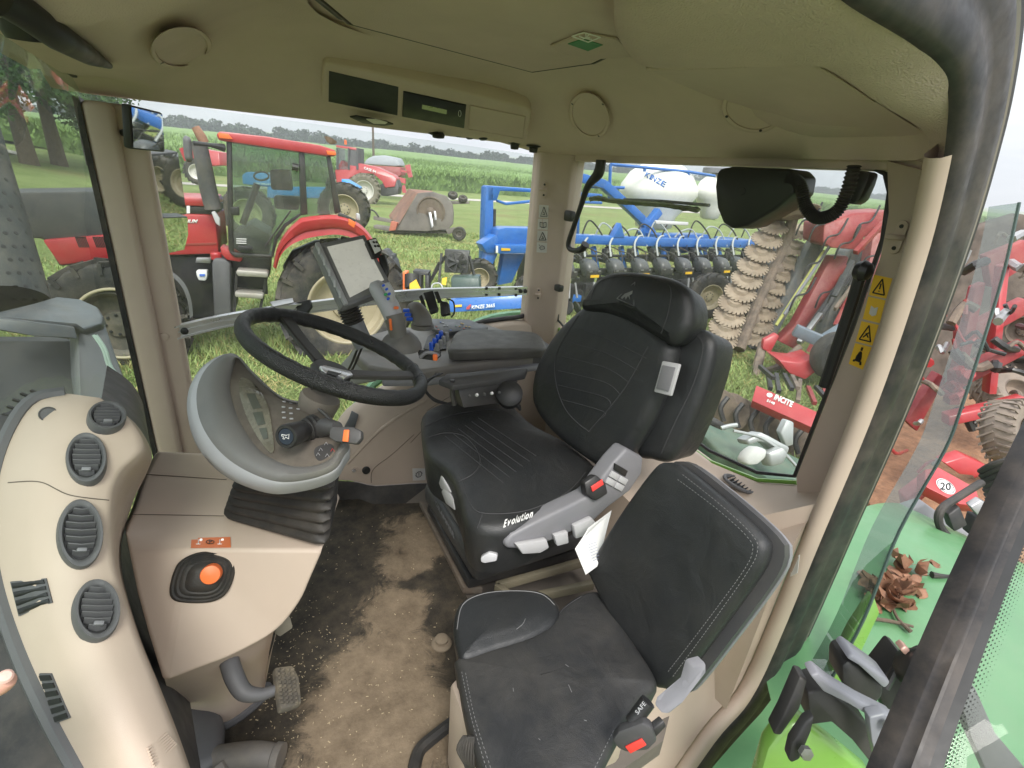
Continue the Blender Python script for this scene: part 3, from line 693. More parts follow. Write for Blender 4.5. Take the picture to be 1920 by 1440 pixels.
# ---- rear shelf and left wheel-arch trim
b = MB(); rows = []
zt = 2.1
b.add([(RX - .01, -2.05, 1.5), (RX - .01, -.62, 1.5), (RX - .01, -.62, 2.0), (RX - .01, -1.1, 2.02), (RX - .01, -1.5, 2.1), (RX - .01, -2.05, 2.22)], [list(range(6))]); b.add([(-.9, FY - .03, 1.5), (RX, FY - .03, 1.5), (RX, FY - .03, 2.2), (-.9, FY - .03, 2.2)], [list(range(4))]); b.build('lower_wall', mBeige, cab); b = MB()
a1 = [(1150, 735), (1235, 800), (1270, 825), (1330, 870), (1420, 908), (1497, 914), (1550, 913), (1585, 905)]
r0 = [rp(*p, .02) for p in a1]
r1 = [V((p.x + .05, p.y, p.z - .03)) for p in r0]
r2 = [V((p.x + .20, p.y + .02, p.z - .055)) for p in r0]
r3 = [V((p.x + .30, p.y + .04, p.z - .12)) for p in r0]
r4 = [V((p.x + .33, p.y + .04, 1.54)) for p in r0]
b.loft([[p + V((-.03, 0, .0)) for p in r0]] + [rs(q, 30) if 0 else q for q in (r0, r1, r2, r3, r4)], closed=False); b.build('rear_shelf', mBeige, cab, smooth=50); shelf_bv = b.bvh()
# left trough wall between shelf and pillar trim: lofted between trim curve and an inner lower curve
i0 = 53; Ks = off_curve(K, sg * -.012, -.042)[i0:]; n_ = len(Ks)
inn = rs([V((RX + .30, -.78, 1.98)), V((RX + .36, -.66, 1.9)), V((RX + .5, -.60, 1.75)), V((RX + .62, -.58, 1.62)), V((RX + .72, -.57, 1.56)), V((RX + .85, -.56, 1.545))], n_)
mid = [(a + c) / 2 + V((-.02, .0, -.03)) for a, c in zip(Ks, inn)]
b = MB(); b.loft([Ks, [(a * .7 + c * .3) + V((-.01, .0, -.02)) for a, c in zip(Ks, inn)], mid, inn, [V((p.x, p.y - .03, 1.53)) for p in inn]], closed=False); b.build('wheel_arch_trim', mBeige, cab, smooth=70); arch_bv = b.bvh()
b = MB(); c = on(shelf_bv, 1387, 908, .002) or PZ(1387, 908, 2.08)
b.tube([c + V((.028 * math.cos(t) * 1.0, .055 * math.sin(t), .0)) for t in [2 * math.pi * k / 28 for k in range(28)]], .006, 8, closed=True); v_ = b.build('shelf_vent', mGrey, cab)
b = MB(); b.lathe([(0, -.004), (.03, -.004), (.03, -.002)], c, (0, 0, 1), 20)
for k in range(-3, 4): b.bar(c + V((-.024, k * .014, .001)), c + V((.024, k * .014, .001)), .003, .006)
b.build('louvre', mDark, v_)
print('shell done')
# ============================================================ interior fittings
def D3(L_, dd=0): return [PD(a, c, d + dd) for a, c, d in L_]
def pl_of(*t): return plane3(*[PD(*q) for q in t])
def face(b, L_, k=None): b.add(L_, [list(range(len(L_)))], k)
def seam(bv, L_, r, name, m_, parent, lift=.0004, k=8):
    q = ons(bv, L_, lift, k)
    if len(q) > 2:
        b = MB(); b.tube(q, r, 4); return b.build(name, m_, parent)
def stitch(bv, L_, m_, parent, L=.005, gap=.003, r=.0006):
    q = ons(bv, L_, .0006, 10)
    if len(q) < 3: return
    tot = sum((a - c).length for a, c in zip(q, q[1:])); n = max(2, int(tot / (L + gap))); R = resample(q, n * 2); b = MB()
    for i in range(0, len(R) - 1, 2): b.tube([R[i], R[i + 1]], r, 4)
    b.build('stitching', m_, parent)

# ---------------- floor mat with dried mud
def matfloor():
    M = bpy.data.materials.new('muddy_floor_mat'); M.use_nodes = True; nt = M.node_tree; N = nt.nodes; L = nt.links; b = N['Principled BSDF']
    tc = N.new('ShaderNodeTexCoord')
    def nz(s, d=8, ro=.7, dist=0):
        n = N.new('ShaderNodeTexNoise'); n.inputs['Scale'].default_value = s; n.inputs['Detail'].default_value = d; n.inputs['Roughness'].default_value = ro; n.inputs['Distortion'].default_value = dist
        L.new(tc.outputs['Object'], n.inputs['Vector']); return n.outputs[0]
    # mud patches: distance to a few worn places in the mat, broken up by noise
    pts = [PZ(790, 1010, 1.55), PZ(760, 1060, 1.55), PZ(740, 1150, 1.55), PZ(720, 1260, 1.55), PZ(670, 1340, 1.55), PZ(800, 1370, 1.55), PZ(690, 1440, 1.55)]
    rr_ = [.16, .10, .12, .17, .15, .13, .2]
    acc = None
    for p, r_ in zip(pts, rr_):
        d = N.new('ShaderNodeVectorMath'); d.operation = 'DISTANCE'; L.new(tc.outputs['Object'], d.inputs[0]); d.inputs[1].default_value = p
        mr = N.new('ShaderNodeMapRange'); mr.inputs[1].default_value = 0; mr.inputs[2].default_value = r_ * 1.5; mr.inputs[3].default_value = 1; mr.inputs[4].default_value = 0; L.new(d.outputs['Value'], mr.inputs[0])
        if acc is None: acc = mr.outputs[0]
        else:
            mm = N.new('ShaderNodeMath'); mm.operation = 'MAXIMUM'; L.new(acc, mm.inputs[0]); L.new(mr.outputs[0], mm.inputs[1]); acc = mm.outputs[0]
    ad = N.new('ShaderNodeMath'); ad.operation = 'MULTIPLY_ADD'; L.new(nz(9, 14, .74, .8), ad.inputs[0]); ad.inputs[1].default_value = 1.5; L.new(acc, ad.inputs[2])
    mk = N.new('ShaderNodeMapRange'); mk.inputs[1].default_value = 1.04; mk.inputs[2].default_value = 1.24; mk.inputs[4].default_value = .85; L.new(ad.outputs[0], mk.inputs[0])
    c1 = N.new('ShaderNodeValToRGB'); L.new(nz(18, 12), c1.inputs[0]); e = c1.color_ramp.elements; e[0].position = .32; e[0].color = (.023, .021, .018, 1); e[1].position = .8; e[1].color = (.1, .08, .055, 1)
    c2 = N.new('ShaderNodeValToRGB'); L.new(nz(9, 12, .75), c2.inputs[0]); e = c2.color_ramp.elements; e[0].position = .3; e[0].color = (.115, .085, .055, 1); e[1].position = .72; e[1].color = (.31, .24, .165, 1)
    mx = setmix(N.new('ShaderNodeMix')); L.new(mk.outputs[0], mx.inputs[0]); L.new(c1.outputs[0], mx.inputs[6]); L.new(c2.outputs[0], mx.inputs[7])
    L.new(mx.outputs[2], b.inputs['Base Color']); b.inputs['Roughness'].default_value = .85; b.inputs['Specular IOR Level'].default_value = .25
    bp = N.new('ShaderNodeBump'); bp.inputs['Distance'].default_value = .004; L.new(nz(60, 8), bp.inputs['Height']); L.new(bp.outputs[0], b.inputs['Normal'])
    return M
mo = [PZ(a, c, 1.552) for a, c in [(640, 925), (700, 948), (790, 945), (870, 1110), (900, 1180)]] + [V((-.75, -.8, 1.552)), V((-.6, -.5, 1.552)), V((.0, -.5, 1.552)), V((.12, -.8, 1.552)), V((.1, -1.1, 1.552)), V((.12, -1.7, 1.552)), V((-.2, -1.9, 1.552))]
b = MB(); b.prism(mo, (0, 0, .008), bev=.003); fm = b.build('floor_mat', matfloor(), None); tag(fm, 'black rubber floor mat covered with brown dried mud between pedals and seats', 'floor mat')
rnd = random.Random(2); b = MB()
for k in range(900):
    px = rnd.uniform(430, 860); py = rnd.uniform(950, 1440); 
    if rnd.random() < .6: px = rnd.gauss(520, 70); py = rnd.gauss(1230, 120)
    p = PZ(px, py, 1.5605)
    if p.y > -.55 or p.x > .05 or p.x < -.72: continue
    a = rnd.random() * 6.28; s = rnd.uniform(.0005, .0022); l_ = s * rnd.uniform(1, 3.5); d = V((math.cos(a), math.sin(a), rnd.uniform(-.1, .4)))
    b.bar(p - d * l_ * .5, p + d * l_ * .5, s, s * .5)
o = b.build('mud_crumbs', mat('straw_crumbs', (.42, .34, .22), .9, var=.4, vs=30), None, kind='stuff'); tag(o, 'pale crumbs of dry mud and chaff strewn over the floor mat', 'crumbs')

# ---------------- seat rail plate beside the mat
b = MB(); q = [PZ(a, c, 1.565) for a, c in [(786, 945), (800, 950), (905, 1110), (868, 1110)]]; b.prism([p + V((0, 0, -.01)) for p in q], (0, 0, .03), bev=.004)
tag(b.build('floor_rail', mat('rusty_floor_metal', (.2, .17, .14), .6, metal=.3, var=.3, dirt=.7, dc=(.16, .1, .06)), None), 'worn brown metal edge strip on the floor in front of the driver seat base', 'floor strip')

# ---------------- driver seat
ds = thing('driver_seat', 'black leather driver seat with high backrest in the middle of the cab', 'seat', (-.8, -1.25, 1.56))
nB = V((.97, .05, .22)).normalized(); bp0 = V((-.98, -1.3, 2.08))
b = MB(); q = [PZ(a, c, 1.6) for a, c in [(799, 960), (876, 1108), (1112, 1042), (1020, 905)]]
b.prism(q, (0, 0, .045), bev=.015); b.build('base_plate', mBlackM, ds)
b = MB(); cc = sum(q, V()) / 4; R = []
for i in range(9):
    f = .86 + (.04 if i % 2 else 0); R.append([cc + (p - cc) * f + V((0, 0, .045 + .013 * i)) for p in q])
b.loft([resample(r, 60, True) for r in R]); b.build('suspension_bellows', mRubber, ds)
qb = [PZ(a, c, 1.80) for a, c in [(793, 900), (893, 1058), (1122, 985), (1000, 850)]]
b = MB(); b.prism([p + V((0, 0, -.09)) for p in qb], (0, 0, .09), bev=.03, seg=3); base_bv = b.bvh(); b.build('suspension_housing', mGreyD, ds)
b = MB(); ccb = sum(qb, V()) / 4; b.prism([ccb + (p - ccb) * .93 + V((0, 0, .0)) for p in qb], (0, 0, .05), bev=.02, seg=3); b.build('upper_housing', mat('dusty_grey_plastic', (.16, .14, .12), .6, dirt=.5, dc=(.3, .25, .18)), ds)
# cushion
zc = 2.04
co = [(790, 805), (797, 772), (855, 751), (925, 744), (962, 762), (1000, 797), (1065, 832), (1122, 880), (1118, 908), (1060, 948), (975, 990), (905, 996), (872, 972), (860, 925), (838, 880), (800, 850)]
q = [PZ(a, c, zc) for a, c in co]
b = MB(); b.cushion([p - V((0, 0, .15)) for p in q], (0, 0, 1), .165, r=.035, dome=.012, n=120); cush_bv = b.bvh(); cu_ = b.build('seat_cushion', mLeather, ds, smooth=70)
for L_ in ([(797, 800), (850, 778), (930, 768), (975, 790)], [(1098, 886), (1060, 925), (985, 958), (905, 962), (880, 940), (868, 905), (858, 888)], [(804, 820), (835, 812), (870, 818), (895, 845), (900, 870), (885, 890), (860, 903)], [(905, 962), (895, 990)]):
    seam(cush_bv, L_, .0016, 'seam', mThreadD, cu_)
for k in range(6):
    f = k / 5; seam(cush_bv, [(905 + 0 * f + 62 * f - 70, 818 - 34 * f - 0), (985 + 62 * f - 62 + 20, 905 - 50 * f)], .0013, 'seam', mThreadD, cu_)
tx = (on(cush_bv, 943, 988, .001), on(cush_bv, 998, 969, .001), on(cush_bv, 943, 976, .001))
pA, pB = PY(943, 987, q[10].y - .01), None
curved_text('Evolution', (943, 990), (999, 970), (2, -14), cush_bv, mWhite, 'lettering', cu_, .0015, .0012, .03, .25)
# backrest
pb = Plane(bp0, nB)
bo = [(994, 752), (1000, 690), (1035, 625), (1082, 578), (1120, 560), (1180, 580), (1252, 630), (1252, 690), (1215, 790), (1170, 858), (1135, 885), (1070, 845), (1020, 800)]
b = MB(); b.cushion([p - nB * .12 for p in [pb(a, c) for a, c in bo]], nB, .125, r=.04, dome=.0, n=120); back_bv = b.bvh(); bk = b.build('backrest', mLeather, ds, smooth=70)
# side bolster ridges
for L_ in ([(1085, 592), (1045, 660), (1042, 715), (1062, 770), (1100, 806), (1112, 800), (1170, 730), (1215, 650)],):
    q_ = ons(back_bv, L_, .0005, 10)
    if len(q_) > 3: bb_ = MB(); bb_.tube(q_, .002, 5); bb_.build('seam', mThreadD, bk)
for k in range(6):
    f = k / 5; seam(back_bv, [(1080 - 34 * math.sin(f * 2.2), 614 + 135 * f), (1140 - 10 * f, 636 + 135 * f), (1212 - 82 * f, 672 + 112 * f)], .0016, 'seam', mThreadD, bk)
ho = [(1090, 580), (1103, 545), (1130, 516), (1180, 509), (1250, 520), (1285, 540), (1297, 575), (1290, 620), (1262, 648), (1235, 636), (1180, 604), (1135, 588)]
b = MB(); b.cushion([p - nB * .10 for p in [pb(a, c, .012) for a, c in ho]], nB, .115, r=.035, dome=.008, n=110); head_bv = b.bvh(); hd = b.build('headrest', mLeather, ds, smooth=70)
seam(head_bv, [(1108, 560), (1125, 528), (1175, 518), (1240, 528), (1258, 545), (1252, 590), (1240, 625)], .0016, 'seam', mThreadD, hd)
tr_ = [on(head_bv, *p, .0012) for p in [(1157, 560), (1191, 529), (1189, 574)]]
if all(tr_):
    b = MB(); b.tube(tr_ + [tr_[0]], .0015, 4); 
    b2 = [on(head_bv, *p, .001) for p in [(1165, 558), (1172, 551), (1180, 548), (1187, 545), (1186, 551), (1181, 554), (1182, 562), (1178, 555), (1174, 562), (1172, 556), (1167, 561)]]
    b.prism(b2, nB * .001); b.build('embroidered_emblem', mThread, hd)
# folded right bolster / belt housing
fo = [(1236, 660), (1252, 625), (1290, 613), (1322, 622), (1335, 650), (1320, 720), (1290, 800), (1255, 862), (1215, 862), (1190, 838)]
b = MB(); b.cushion([p - nB * .13 for p in [pb(a, c, -.05) for a, c in fo]], nB, .13, r=.03, dome=.006, n=90); fa_bv = b.bvh(); fa = b.build('folded_armrest', mLeather, ds, smooth=70)
seam(fa_bv, [(1300, 622), (1318, 650), (1300, 720), (1262, 800), (1240, 850)], .0016, 'seam', mThreadD, fa)
p4 = [pb(*p, .006) for p in [(1246, 677), (1279, 683), (1262, 743), (1230, 735)]]
b = MB(); b.prism(p4, nB * .012, bev=.004); b.build('belt_guide', mGreyL, fa)
p4 = [a * .75 + sum(p4, V()) * .0625 + nB * .012 for a in p4]; b = MB(); b.prism(p4, nB * .004, bev=.002); b.build('belt_slot', mGreyM, fa)
# near side panel with levers
YS = q[11].y + .015
sp = Plane((-.7, -.868, 1.9), (.06, 1, .12))
so_ = [(946, 1018), (960, 1002), (1005, 978), (1068, 948), (1105, 930), (1128, 898), (1152, 866), (1176, 840), (1208, 858), (1205, 888), (1182, 922), (1142, 952), (1112, 980), (1045, 1012), (985, 1032), (950, 1030)]
b = MB(); b.prism([sp(a, c) for a, c in so_], sp.n * -.06, bev=.012, seg=3); side_p_bv = b.bvh(); sd2 = b.build('side_panel', mGreyM, ds)
def plate(bv, pix, th, m_, nm, parent, bev=.002):
    q_ = [sp(*p, .001) for p in pix] if bv is side_p_bv else [on(bv, *p, .0) for p in pix]
    if any(p is None for p in q_): print('plate miss', nm, pix); return None
    n_ = (q_[1] - q_[0]).cross(q_[2] - q_[1]).normalized(); 
    if n_.dot(CAM - q_[0]) < 0: n_ = -n_
    b = MB(); b.prism([p - n_ * .002 for p in q_], n_ * (th + .002), bev=bev, seg=2); return b.build(nm, m_, parent)
plate(side_p_bv, [(962, 1016), (1020, 1006), (1025, 1022), (1008, 1032), (975, 1034)], .016, mGreyL, 'adjustment_lever', sd2, .005)
plate(side_p_bv, [(1034, 1000), (1060, 992), (1062, 1014), (1040, 1020)], .014, mGreyL, 'adjustment_lever', sd2, .004)
plate(side_p_bv, [(1070, 982), (1104, 966), (1114, 978), (1110, 994), (1074, 1006)], .016, mGreyL, 'adjustment_lever', sd2, .005)
plate(side_p_bv, [(1152, 868), (1176, 882), (1171, 893), (1150, 880)], .004, mDark, 'switch_panel', sd2, .001)
for dx, dy in ((0, 0), (16, 9), (-7, 12), (9, 21)):
    plate(side_p_bv, [(1147 + dx, 882 + dy), (1161 + dx, 890 + dy), (1155 + dx, 900 + dy), (1141 + dx, 892 + dy)], .004, mGreyL, 'push_button', sd2, .001)
pk = Plane((-.83, -.845, 2.03), (.2, 1, .5))
b = MB(); b.prism([pk(*p) for p in [(1096, 905), (1118, 890), (1136, 905), (1141, 926), (1118, 940), (1100, 928)]], pk.n * -.035, bev=.006); bu = b.build('belt_buckle', mDark, ds)
b = MB(); b.prism([pk(*p, .001) for p in [(1107, 912), (1128, 898), (1131, 908), (1110, 922)]], pk.n * .004, bev=.001); b.build('release_button', mat('red_plastic', (.75, .05, .04), .4), bu)
# front plates on the left of cushion
for pix in ([(805, 860), (815, 858), (834, 905), (845, 925), (826, 918)], [(832, 912), (848, 935), (852, 958), (835, 945), (826, 922)]):
    b = MB(); b.prism([PX(a, c, q[0].x + .03) for a, c in pix], (-.03, 0, 0), bev=.006); b.build('angle_lever', mGreyL, ds)
b = MB(); b.prism([PX(a, c, q[0].x - .0) for a, c in [(800, 850), (812, 848), (868, 950), (905, 1010), (905, 1050), (880, 1020), (800, 900)]], (-.06, 0, 0), bev=.008); b.build('front_cover', mGreyM, ds)
b = MB(); b.prism([PD(a, c, 1.36) for a, c in [(902, 1040), (918, 1030), (934, 1035), (932, 1048), (910, 1052), (902, 1050)]], FW * -.02, bev=.005); b.build('height_knob', mGreyL, ds)
ga, gb = PX(815, 935, qb[0].x + .003), PX(852, 1020, qb[0].x + .003)
ga, gb = on(base_bv, 817, 945, .001), on(base_bv, 852, 1010, .001)
if ga and gb: text('GRAMMER', ga, gb, ga + V((0, 0, .018)), mGreyM, 'lettering', ds, th=.001)

# ---------------- passenger seat
ps = thing('passenger_seat', 'smaller black fold down passenger seat with square backrest nearest the door', 'seat', (-.6, -.62, 1.56))
zp = 1.93
po_ = [(857, 1250), (862, 1225), (960, 1195), (1022, 1170), (1052, 1135), (1090, 1108), (1135, 1110), (1185, 1190), (1235, 1275), (1200, 1310), (1160, 1380), (1125, 1450), (1060, 1560), (960, 1560), (905, 1440), (875, 1340)]
q = [PZ(a, c, zp) for a, c in po_]
b = MB(); b.cushion([p - V((0, 0, .09)) for p in q], (0, 0, 1), .09, r=.022, dome=.010, n=130); pc_bv = b.bvh(); pc = b.build('seat_cushion', mLeatherD, ps, smooth=70)
stitch(pc_bv, [(866, 1260), (884, 1345), (912, 1440)], mThread, pc); stitch(pc_bv, [(873, 1262), (890, 1345), (920, 1440)], mThread, pc)
stitch(pc_bv, [(1150, 1370), (1115, 1440)], mThread, pc)
seam(pc_bv, [(868, 1234), (960, 1204), (1026, 1178), (1056, 1142), (1090, 1118)], .0012, 'seam', mThreadD, pc)
pe = [(850, 1170), (862, 1128), (905, 1107), (970, 1102), (1020, 1108), (1048, 1132), (1045, 1165), (1000, 1195), (930, 1218), (872, 1236), (857, 1215)]
b = MB(); b.cushion([p - V((0, 0, .085)) for p in [PZ(a, c, zp + .004) for a, c in pe]], (0, 0, 1), .09, r=.022, dome=.010, n=100); px_bv = b.bvh(); pxo = b.build('cushion_extension', mLeather, ps, smooth=70)
seam(px_bv, [(857, 1180), (868, 1134), (908, 1113), (970, 1108), (1015, 1114), (1040, 1134)], .0011, 'seam', mThread, pxo)
ppb = plane3(PX(1105, 1085, -.76), PX(1240, 1290, -.745), PX(1340, 930, -.86))
if ppb.n.x < 0: ppb.n = -ppb.n
pbo = [(1107, 1088), (1104, 1060), (1160, 965), (1222, 880), (1248, 867), (1278, 878), (1360, 945), (1425, 1008), (1434, 1040), (1415, 1085), (1340, 1190), (1265, 1287), (1243, 1293), (1215, 1278), (1160, 1190)]
qq = [ppb(a, c) for a, c in pbo]
b = MB(); b.cushion([p - ppb.n * .055 for p in qq], ppb.n, .06, r=.018, dome=.004, n=130); pb_bv = b.bvh(); pbk = b.build('backrest', mLeather, ps, smooth=70)
for dd in (0, 9):
    stitch(pb_bv, [(1280 - dd, 890 + dd), (1355 - dd, 950 + dd * .6), (1412 - dd, 1005 + dd * .4), (1420 - dd, 1035), (1400 - dd, 1075), (1330 - dd, 1175 - dd * .5), (1262 - dd, 1268 - dd)], mThread, pbk)
cp2 = sum(qq, V()) / len(qq)
b = MB(); b.prism([cp2 + (p - cp2) * 1.035 + V((-.0, .012, .0)) - ppb.n * .04 for p in resample(spl(qq, 6, True), 70, True)], ppb.n * -.02); b.build('backrest_shell', mGreyD, ps)
b = MB(); b.prism([cp2 + (p - cp2) * 1.02 + V((-.0, .016, -.0)) - ppb.n * .06 for p in resample(spl(qq, 6, True), 70, True)], ppb.n * -.012); b.build('shell_edge', mGreyM, ps)
b = MB(); hp_ = [PD(a, c, d) for a, c, d in [(1300, 1250, .93), (1325, 1243, .93), (1325, 1262, .92), (1280, 1320, .92), (1255, 1340, .92), (1240, 1338, .92), (1246, 1322, .93), (1290, 1285, .93)]]
b.prism(hp_, (0, -.02, 0), bev=.004); b.build('hinge_arm', mGreyM, ps)
b = MB(); b.tube([PD(1185, 1355, .92), PD(1215, 1315, .92)], .014, 12); bk2 = b.build('belt_retractor', mDark, ps)
text('SAFE', PD(1196, 1340, .895), PD(1212, 1320, .895), PD(1190, 1334, .895), mSilver, 'lettering', bk2)
b = MB(); pbx = pl_of((1150, 1400, .91), (1220, 1360, .89), (1240, 1400, .89)); 
if pbx.n.dot(CAM - pbx.p) < 0: pbx.n = -pbx.n
b.prism([pbx(*p) for p in [(1148, 1388), (1160, 1372), (1205, 1355), (1222, 1366), (1232, 1392), (1215, 1408), (1175, 1412), (1158, 1404)]], pbx.n * -.022, bev=.005); bu = b.build('belt_buckle', mGreyD, ps)
b = MB(); b.prism([pbx(*p, .0) for p in [(1172, 1398), (1203, 1383), (1212, 1395), (1182, 1411)]], pbx.n * .003, bev=.001); b.build('release_button', mat('red_plastic', (.75, .05, .04), .4), bu)
b = MB(); b.prism([PD(a, c, .9) for a, c in [(1222, 1370), (1245, 1352), (1250, 1362), (1228, 1385)]], (0, -.012, 0), bev=.002); b.build('latch_plate', mDark, bu)
b = MB(); b.prism([V((-.74, -.76, 1.56)), V((-.36, -.72, 1.56)), V((-.34, -.56, 1.56)), V((-.74, -.5, 1.56))], (0, 0, .28), bev=.02); b.build('seat_box', mBeige, ps)
# belt webbing bundle at near front of the seat
b = MB()
for k in range(7): b.tube([PD(870 + k * 3, 1380, .95), PD(858 + k * 5, 1405 + k * 4, .945), PD(875 + 2 * k, 1440, .95), PD(870, 1470, .96)], .003, 6, sm=4)
b.build('belt_webbing', mRubber, ps)

# metal box frame and papers behind the driver seat
b = MB(); zb = 1.66
for a_, c_2 in (((930, 1100), (1100, 1052)), ((1100, 1052), (1130, 1085)), ((1010, 1118), (1112, 1096)), ((930, 1100), (960, 1120))): b.bar(PZ(*a_, zb), PZ(*c_2, zb), .02, .03, bev=.003)
b.build('storage_frame', mat('olive_metal', (.18, .16, .11), .6, dirt=.4), None); tag(bpy.data.objects['storage_frame'], 'dull olive metal frame on the floor between the two seats', 'frame')
b = MB()
for k in range(5): 
    o3 = V((-.004 * k, -.003 * k, .004 * k)); 
    b.prism([PD(a, c, d) + o3 for a, c, d in [(1078 + k * 2, 1030, 1.33), (1098, 1000 + k * 2, 1.36), (1142, 975, 1.36), (1120, 1062, 1.28), (1098, 1078, 1.28)]], (0, 0, .0025))
o = b.build('paper_booklets', mWhite, None); tag(o, 'white paper booklets tucked between driver seat and passenger seat', 'papers')
b = MB()
for k in range(7): b.bar(PD(1102 + k * 1.5, 1022 + k * 5, 1.285), PD(1118 + k, 1016 + k * 5, 1.285), .0008, .0008)
oo = b.build('printed_lines', mat('faint_print', (.35, .38, .5), .6), o)
# heater pipe knob on floor
b = MB(); c = PZ(828, 1205, 1.565); b.lathe([(0, .0), (.031, 0), (.031, .012), (.024, .02), (.02, .02), (.02, .03), (.012, .034), (0, .034)], c - V((0, 0, .012)), (0, 0, 1), 24); o = b.build('floor_bolt', mat('muddy_metal', (.19, .15, .105), .8, var=.3, dirt=.6), None); tag(o, 'round mud caked floor bolt beside the seat cushion extension', 'bolt')

for L_ in ([(1066, 1284), (1072, 1298)], [(1060, 1246), (1066, 1250)], [(1095, 1350), (1100, 1352)], [(962, 1290), (963, 1297)], [(968, 1180), (980, 1170), (985, 1160)], [(1010, 1385), (1013, 1388)]): seam(pc_bv if L_[0][1] > 1200 else px_bv, L_, .0006, 'scuff_mark', mThread, pc if L_[0][1] > 1200 else pxo)
# ---------------- vent column
vc = thing('vent_column', 'tall curved beige column with four round air vents at the left of the cab', 'air vent column', (.15, -.8, 1.6))
Le = [(128, 738, .93), (66, 752, .90), (22, 812, .87), (-6, 900, .84), (-12, 1000, .81), (2, 1100, .78), (44, 1225, .75), (98, 1342, .72), (156, 1448, .70), (246, 1610, .68)]
Cr = [(150, 741, .93), (128, 768, .89), (88, 840, .84), (76, 920, .80), (76, 1000, .775), (98, 1110, .75), (145, 1230, .72), (205, 1350, .69), (258, 1455, .67), (330, 1600, .65)]
Re = [(188, 746, .94), (245, 790, .93), (268, 840, .915), (226, 885, .88), (208, 940, .85), (212, 1050, .82), (248, 1170, .79), (290, 1280, .76), (334, 1392, .74), (390, 1560, .71)]
Bk = [(190, 748, 1.0), (252, 792, 1.02), (284, 847, 1.06), (276, 885, 1.12), (246, 950, 1.18), (226, 1050, 1.16), (258, 1180, 1.1), (300, 1288, 1.04), (340, 1392, .98), (396, 1560, .92)]
def crv(L_): return resample(spl(D3(L_), 8), 60)
l_, c2_, r_, k_ = crv(Le), crv(Cr), crv(Re), crv(Bk)
rows = [l_]
b = MB(); b.loft([[p + V((.25, .0, -.1)) for p in l_], [p - RT * .004 for p in l_]], closed=False); b.build('column_back', mSeal, vc)
m1 = [(a * .3 + c * .7) + (CAM - c).normalized() * .006 for a, c in zip(l_, c2_)]
m2 = [(a * .8 + c * .2) + (CAM - c).normalized() * .006 for a, c in zip(c2_, r_)]
m3 = [(a * .45 + c * .55) + (CAM - c).normalized() * .012 for a, c in zip(c2_, r_)]
rows += [m1, m2, m3, [(a * .1 + c * .9) + (CAM - c).normalized() * .004 for a, c in zip(c2_, r_)], r_, [(a * .7 + c * .3) for a, c in zip(r_, k_)], k_]
b = MB(); b.loft(rows, closed=False); vc_bv = b.bvh(); b.build('column_body', mBeige, vc, smooth=75)
b = MB(); cl_ = [p for p in resample(spl(D3(Le, .0), 8), 60)]
b.tube([p + (p - c).normalized() * .006 for p, c in zip(cl_, c2_)], .012, 8); b.build('grey_edge_trim', mGrey, vc)
b = MB()
for i in range(2, 20):
    p = cl_[i]; o_ = (p - c2_[i]).normalized(); b.bar(p + o_ * .012, p + o_ * .034 + V((0, 0, .004)), .004, .004)
b.build('defrost_comb', mSeal, vc)
def vent(cx, cy, w_, h_, seed=0):
    p = on(vc_bv, cx, cy, 0)
    if p is None: print('vent miss', cx, cy); return
    h2 = on(vc_bv, cx, cy - h_ * .3, 0) or p; n_ = vc_bv.ray_cast(CAM, ray(cx, cy).normalized())[1]
    if n_.dot(CAM - p) < 0: n_ = -n_
    A = on(vc_bv, cx - w_ * .35, cy, 0); B2 = on(vc_bv, cx + w_ * .35, cy, 0); C2 = on(vc_bv, cx, cy - h_ * .35, 0); D2 = on(vc_bv, cx, cy + h_ * .35, 0)
    if A and B2 and C2 and D2: n_ = (B2 - A).cross(C2 - D2).normalized()
    if n_.dot(CAM - p) < 0: n_ = -n_
    pl = Plane(p, n_); ex = (pl(cx + w_ / 2, cy) - pl(cx - w_ / 2, cy)) / 2; ey = (pl(cx, cy - h_ / 2) - pl(cx, cy + h_ / 2)) / 2
    E = lambda f, h, k=36: [p + ex * f * math.cos(t) + ey * f * math.sin(t) + n_ * h for t in [2 * math.pi * i / k for i in range(k)]]
    b = MB(); b.loft([E(1.0, -.006), E(1.0, .007), E(.95, .012), E(.84, .012), E(.76, .008), E(.73, .001)], True, False); o = b.build('vent_ring', mGrey, vc, smooth=50)
    b = MB(); b.add(E(.76, .0016), [list(range(36))]); b.build('vent_shade_disc', mBlackP, o)  # black disc on the column stands in for the shaded vent inside
    p = p + n_ * .006
    b = MB(); L_ = [ex.length, ey.length]; s_ = ey * 1.0
    for i in range(-3, 4):
        f = i / 4.2; wx = math.sqrt(max(0, .68 ** 2 - (f * .8) ** 2)); q0, q1 = p + ey * f * .85 - ex * wx, p + ey * f * .85 + ex * wx
        b.loft([[q0 - n_ * .004, q0 + n_ * .003 + ey * .10, q0 + n_ * .003 + ey * .13, q0 - n_ * .004 + ey * .05], [(q0 + q1) / 2 + n_ * z + ey * (y - .05) for z, y in ((-.004, 0), (.006, .1), (.006, .13), (-.004, .05))], [q1 - n_ * .004, q1 + n_ * .003 + ey * .10, q1 + n_ * .003 + ey * .13, q1 - n_ * .004 + ey * .05]])
    b.build('louvre', mGrey, o, smooth=40)
    b = MB(); q0 = p - ey * .5 + n_ * .006; b.box(q0, (.012, .006, .008), ex, ey, bev=.001); b.build('louvre_tab', mGreyM, o)
vent(200, 785, 74, 54); vent(163, 862, 78, 96); vent(150, 1002, 86, 130); vent(180, 1146, 88, 116)
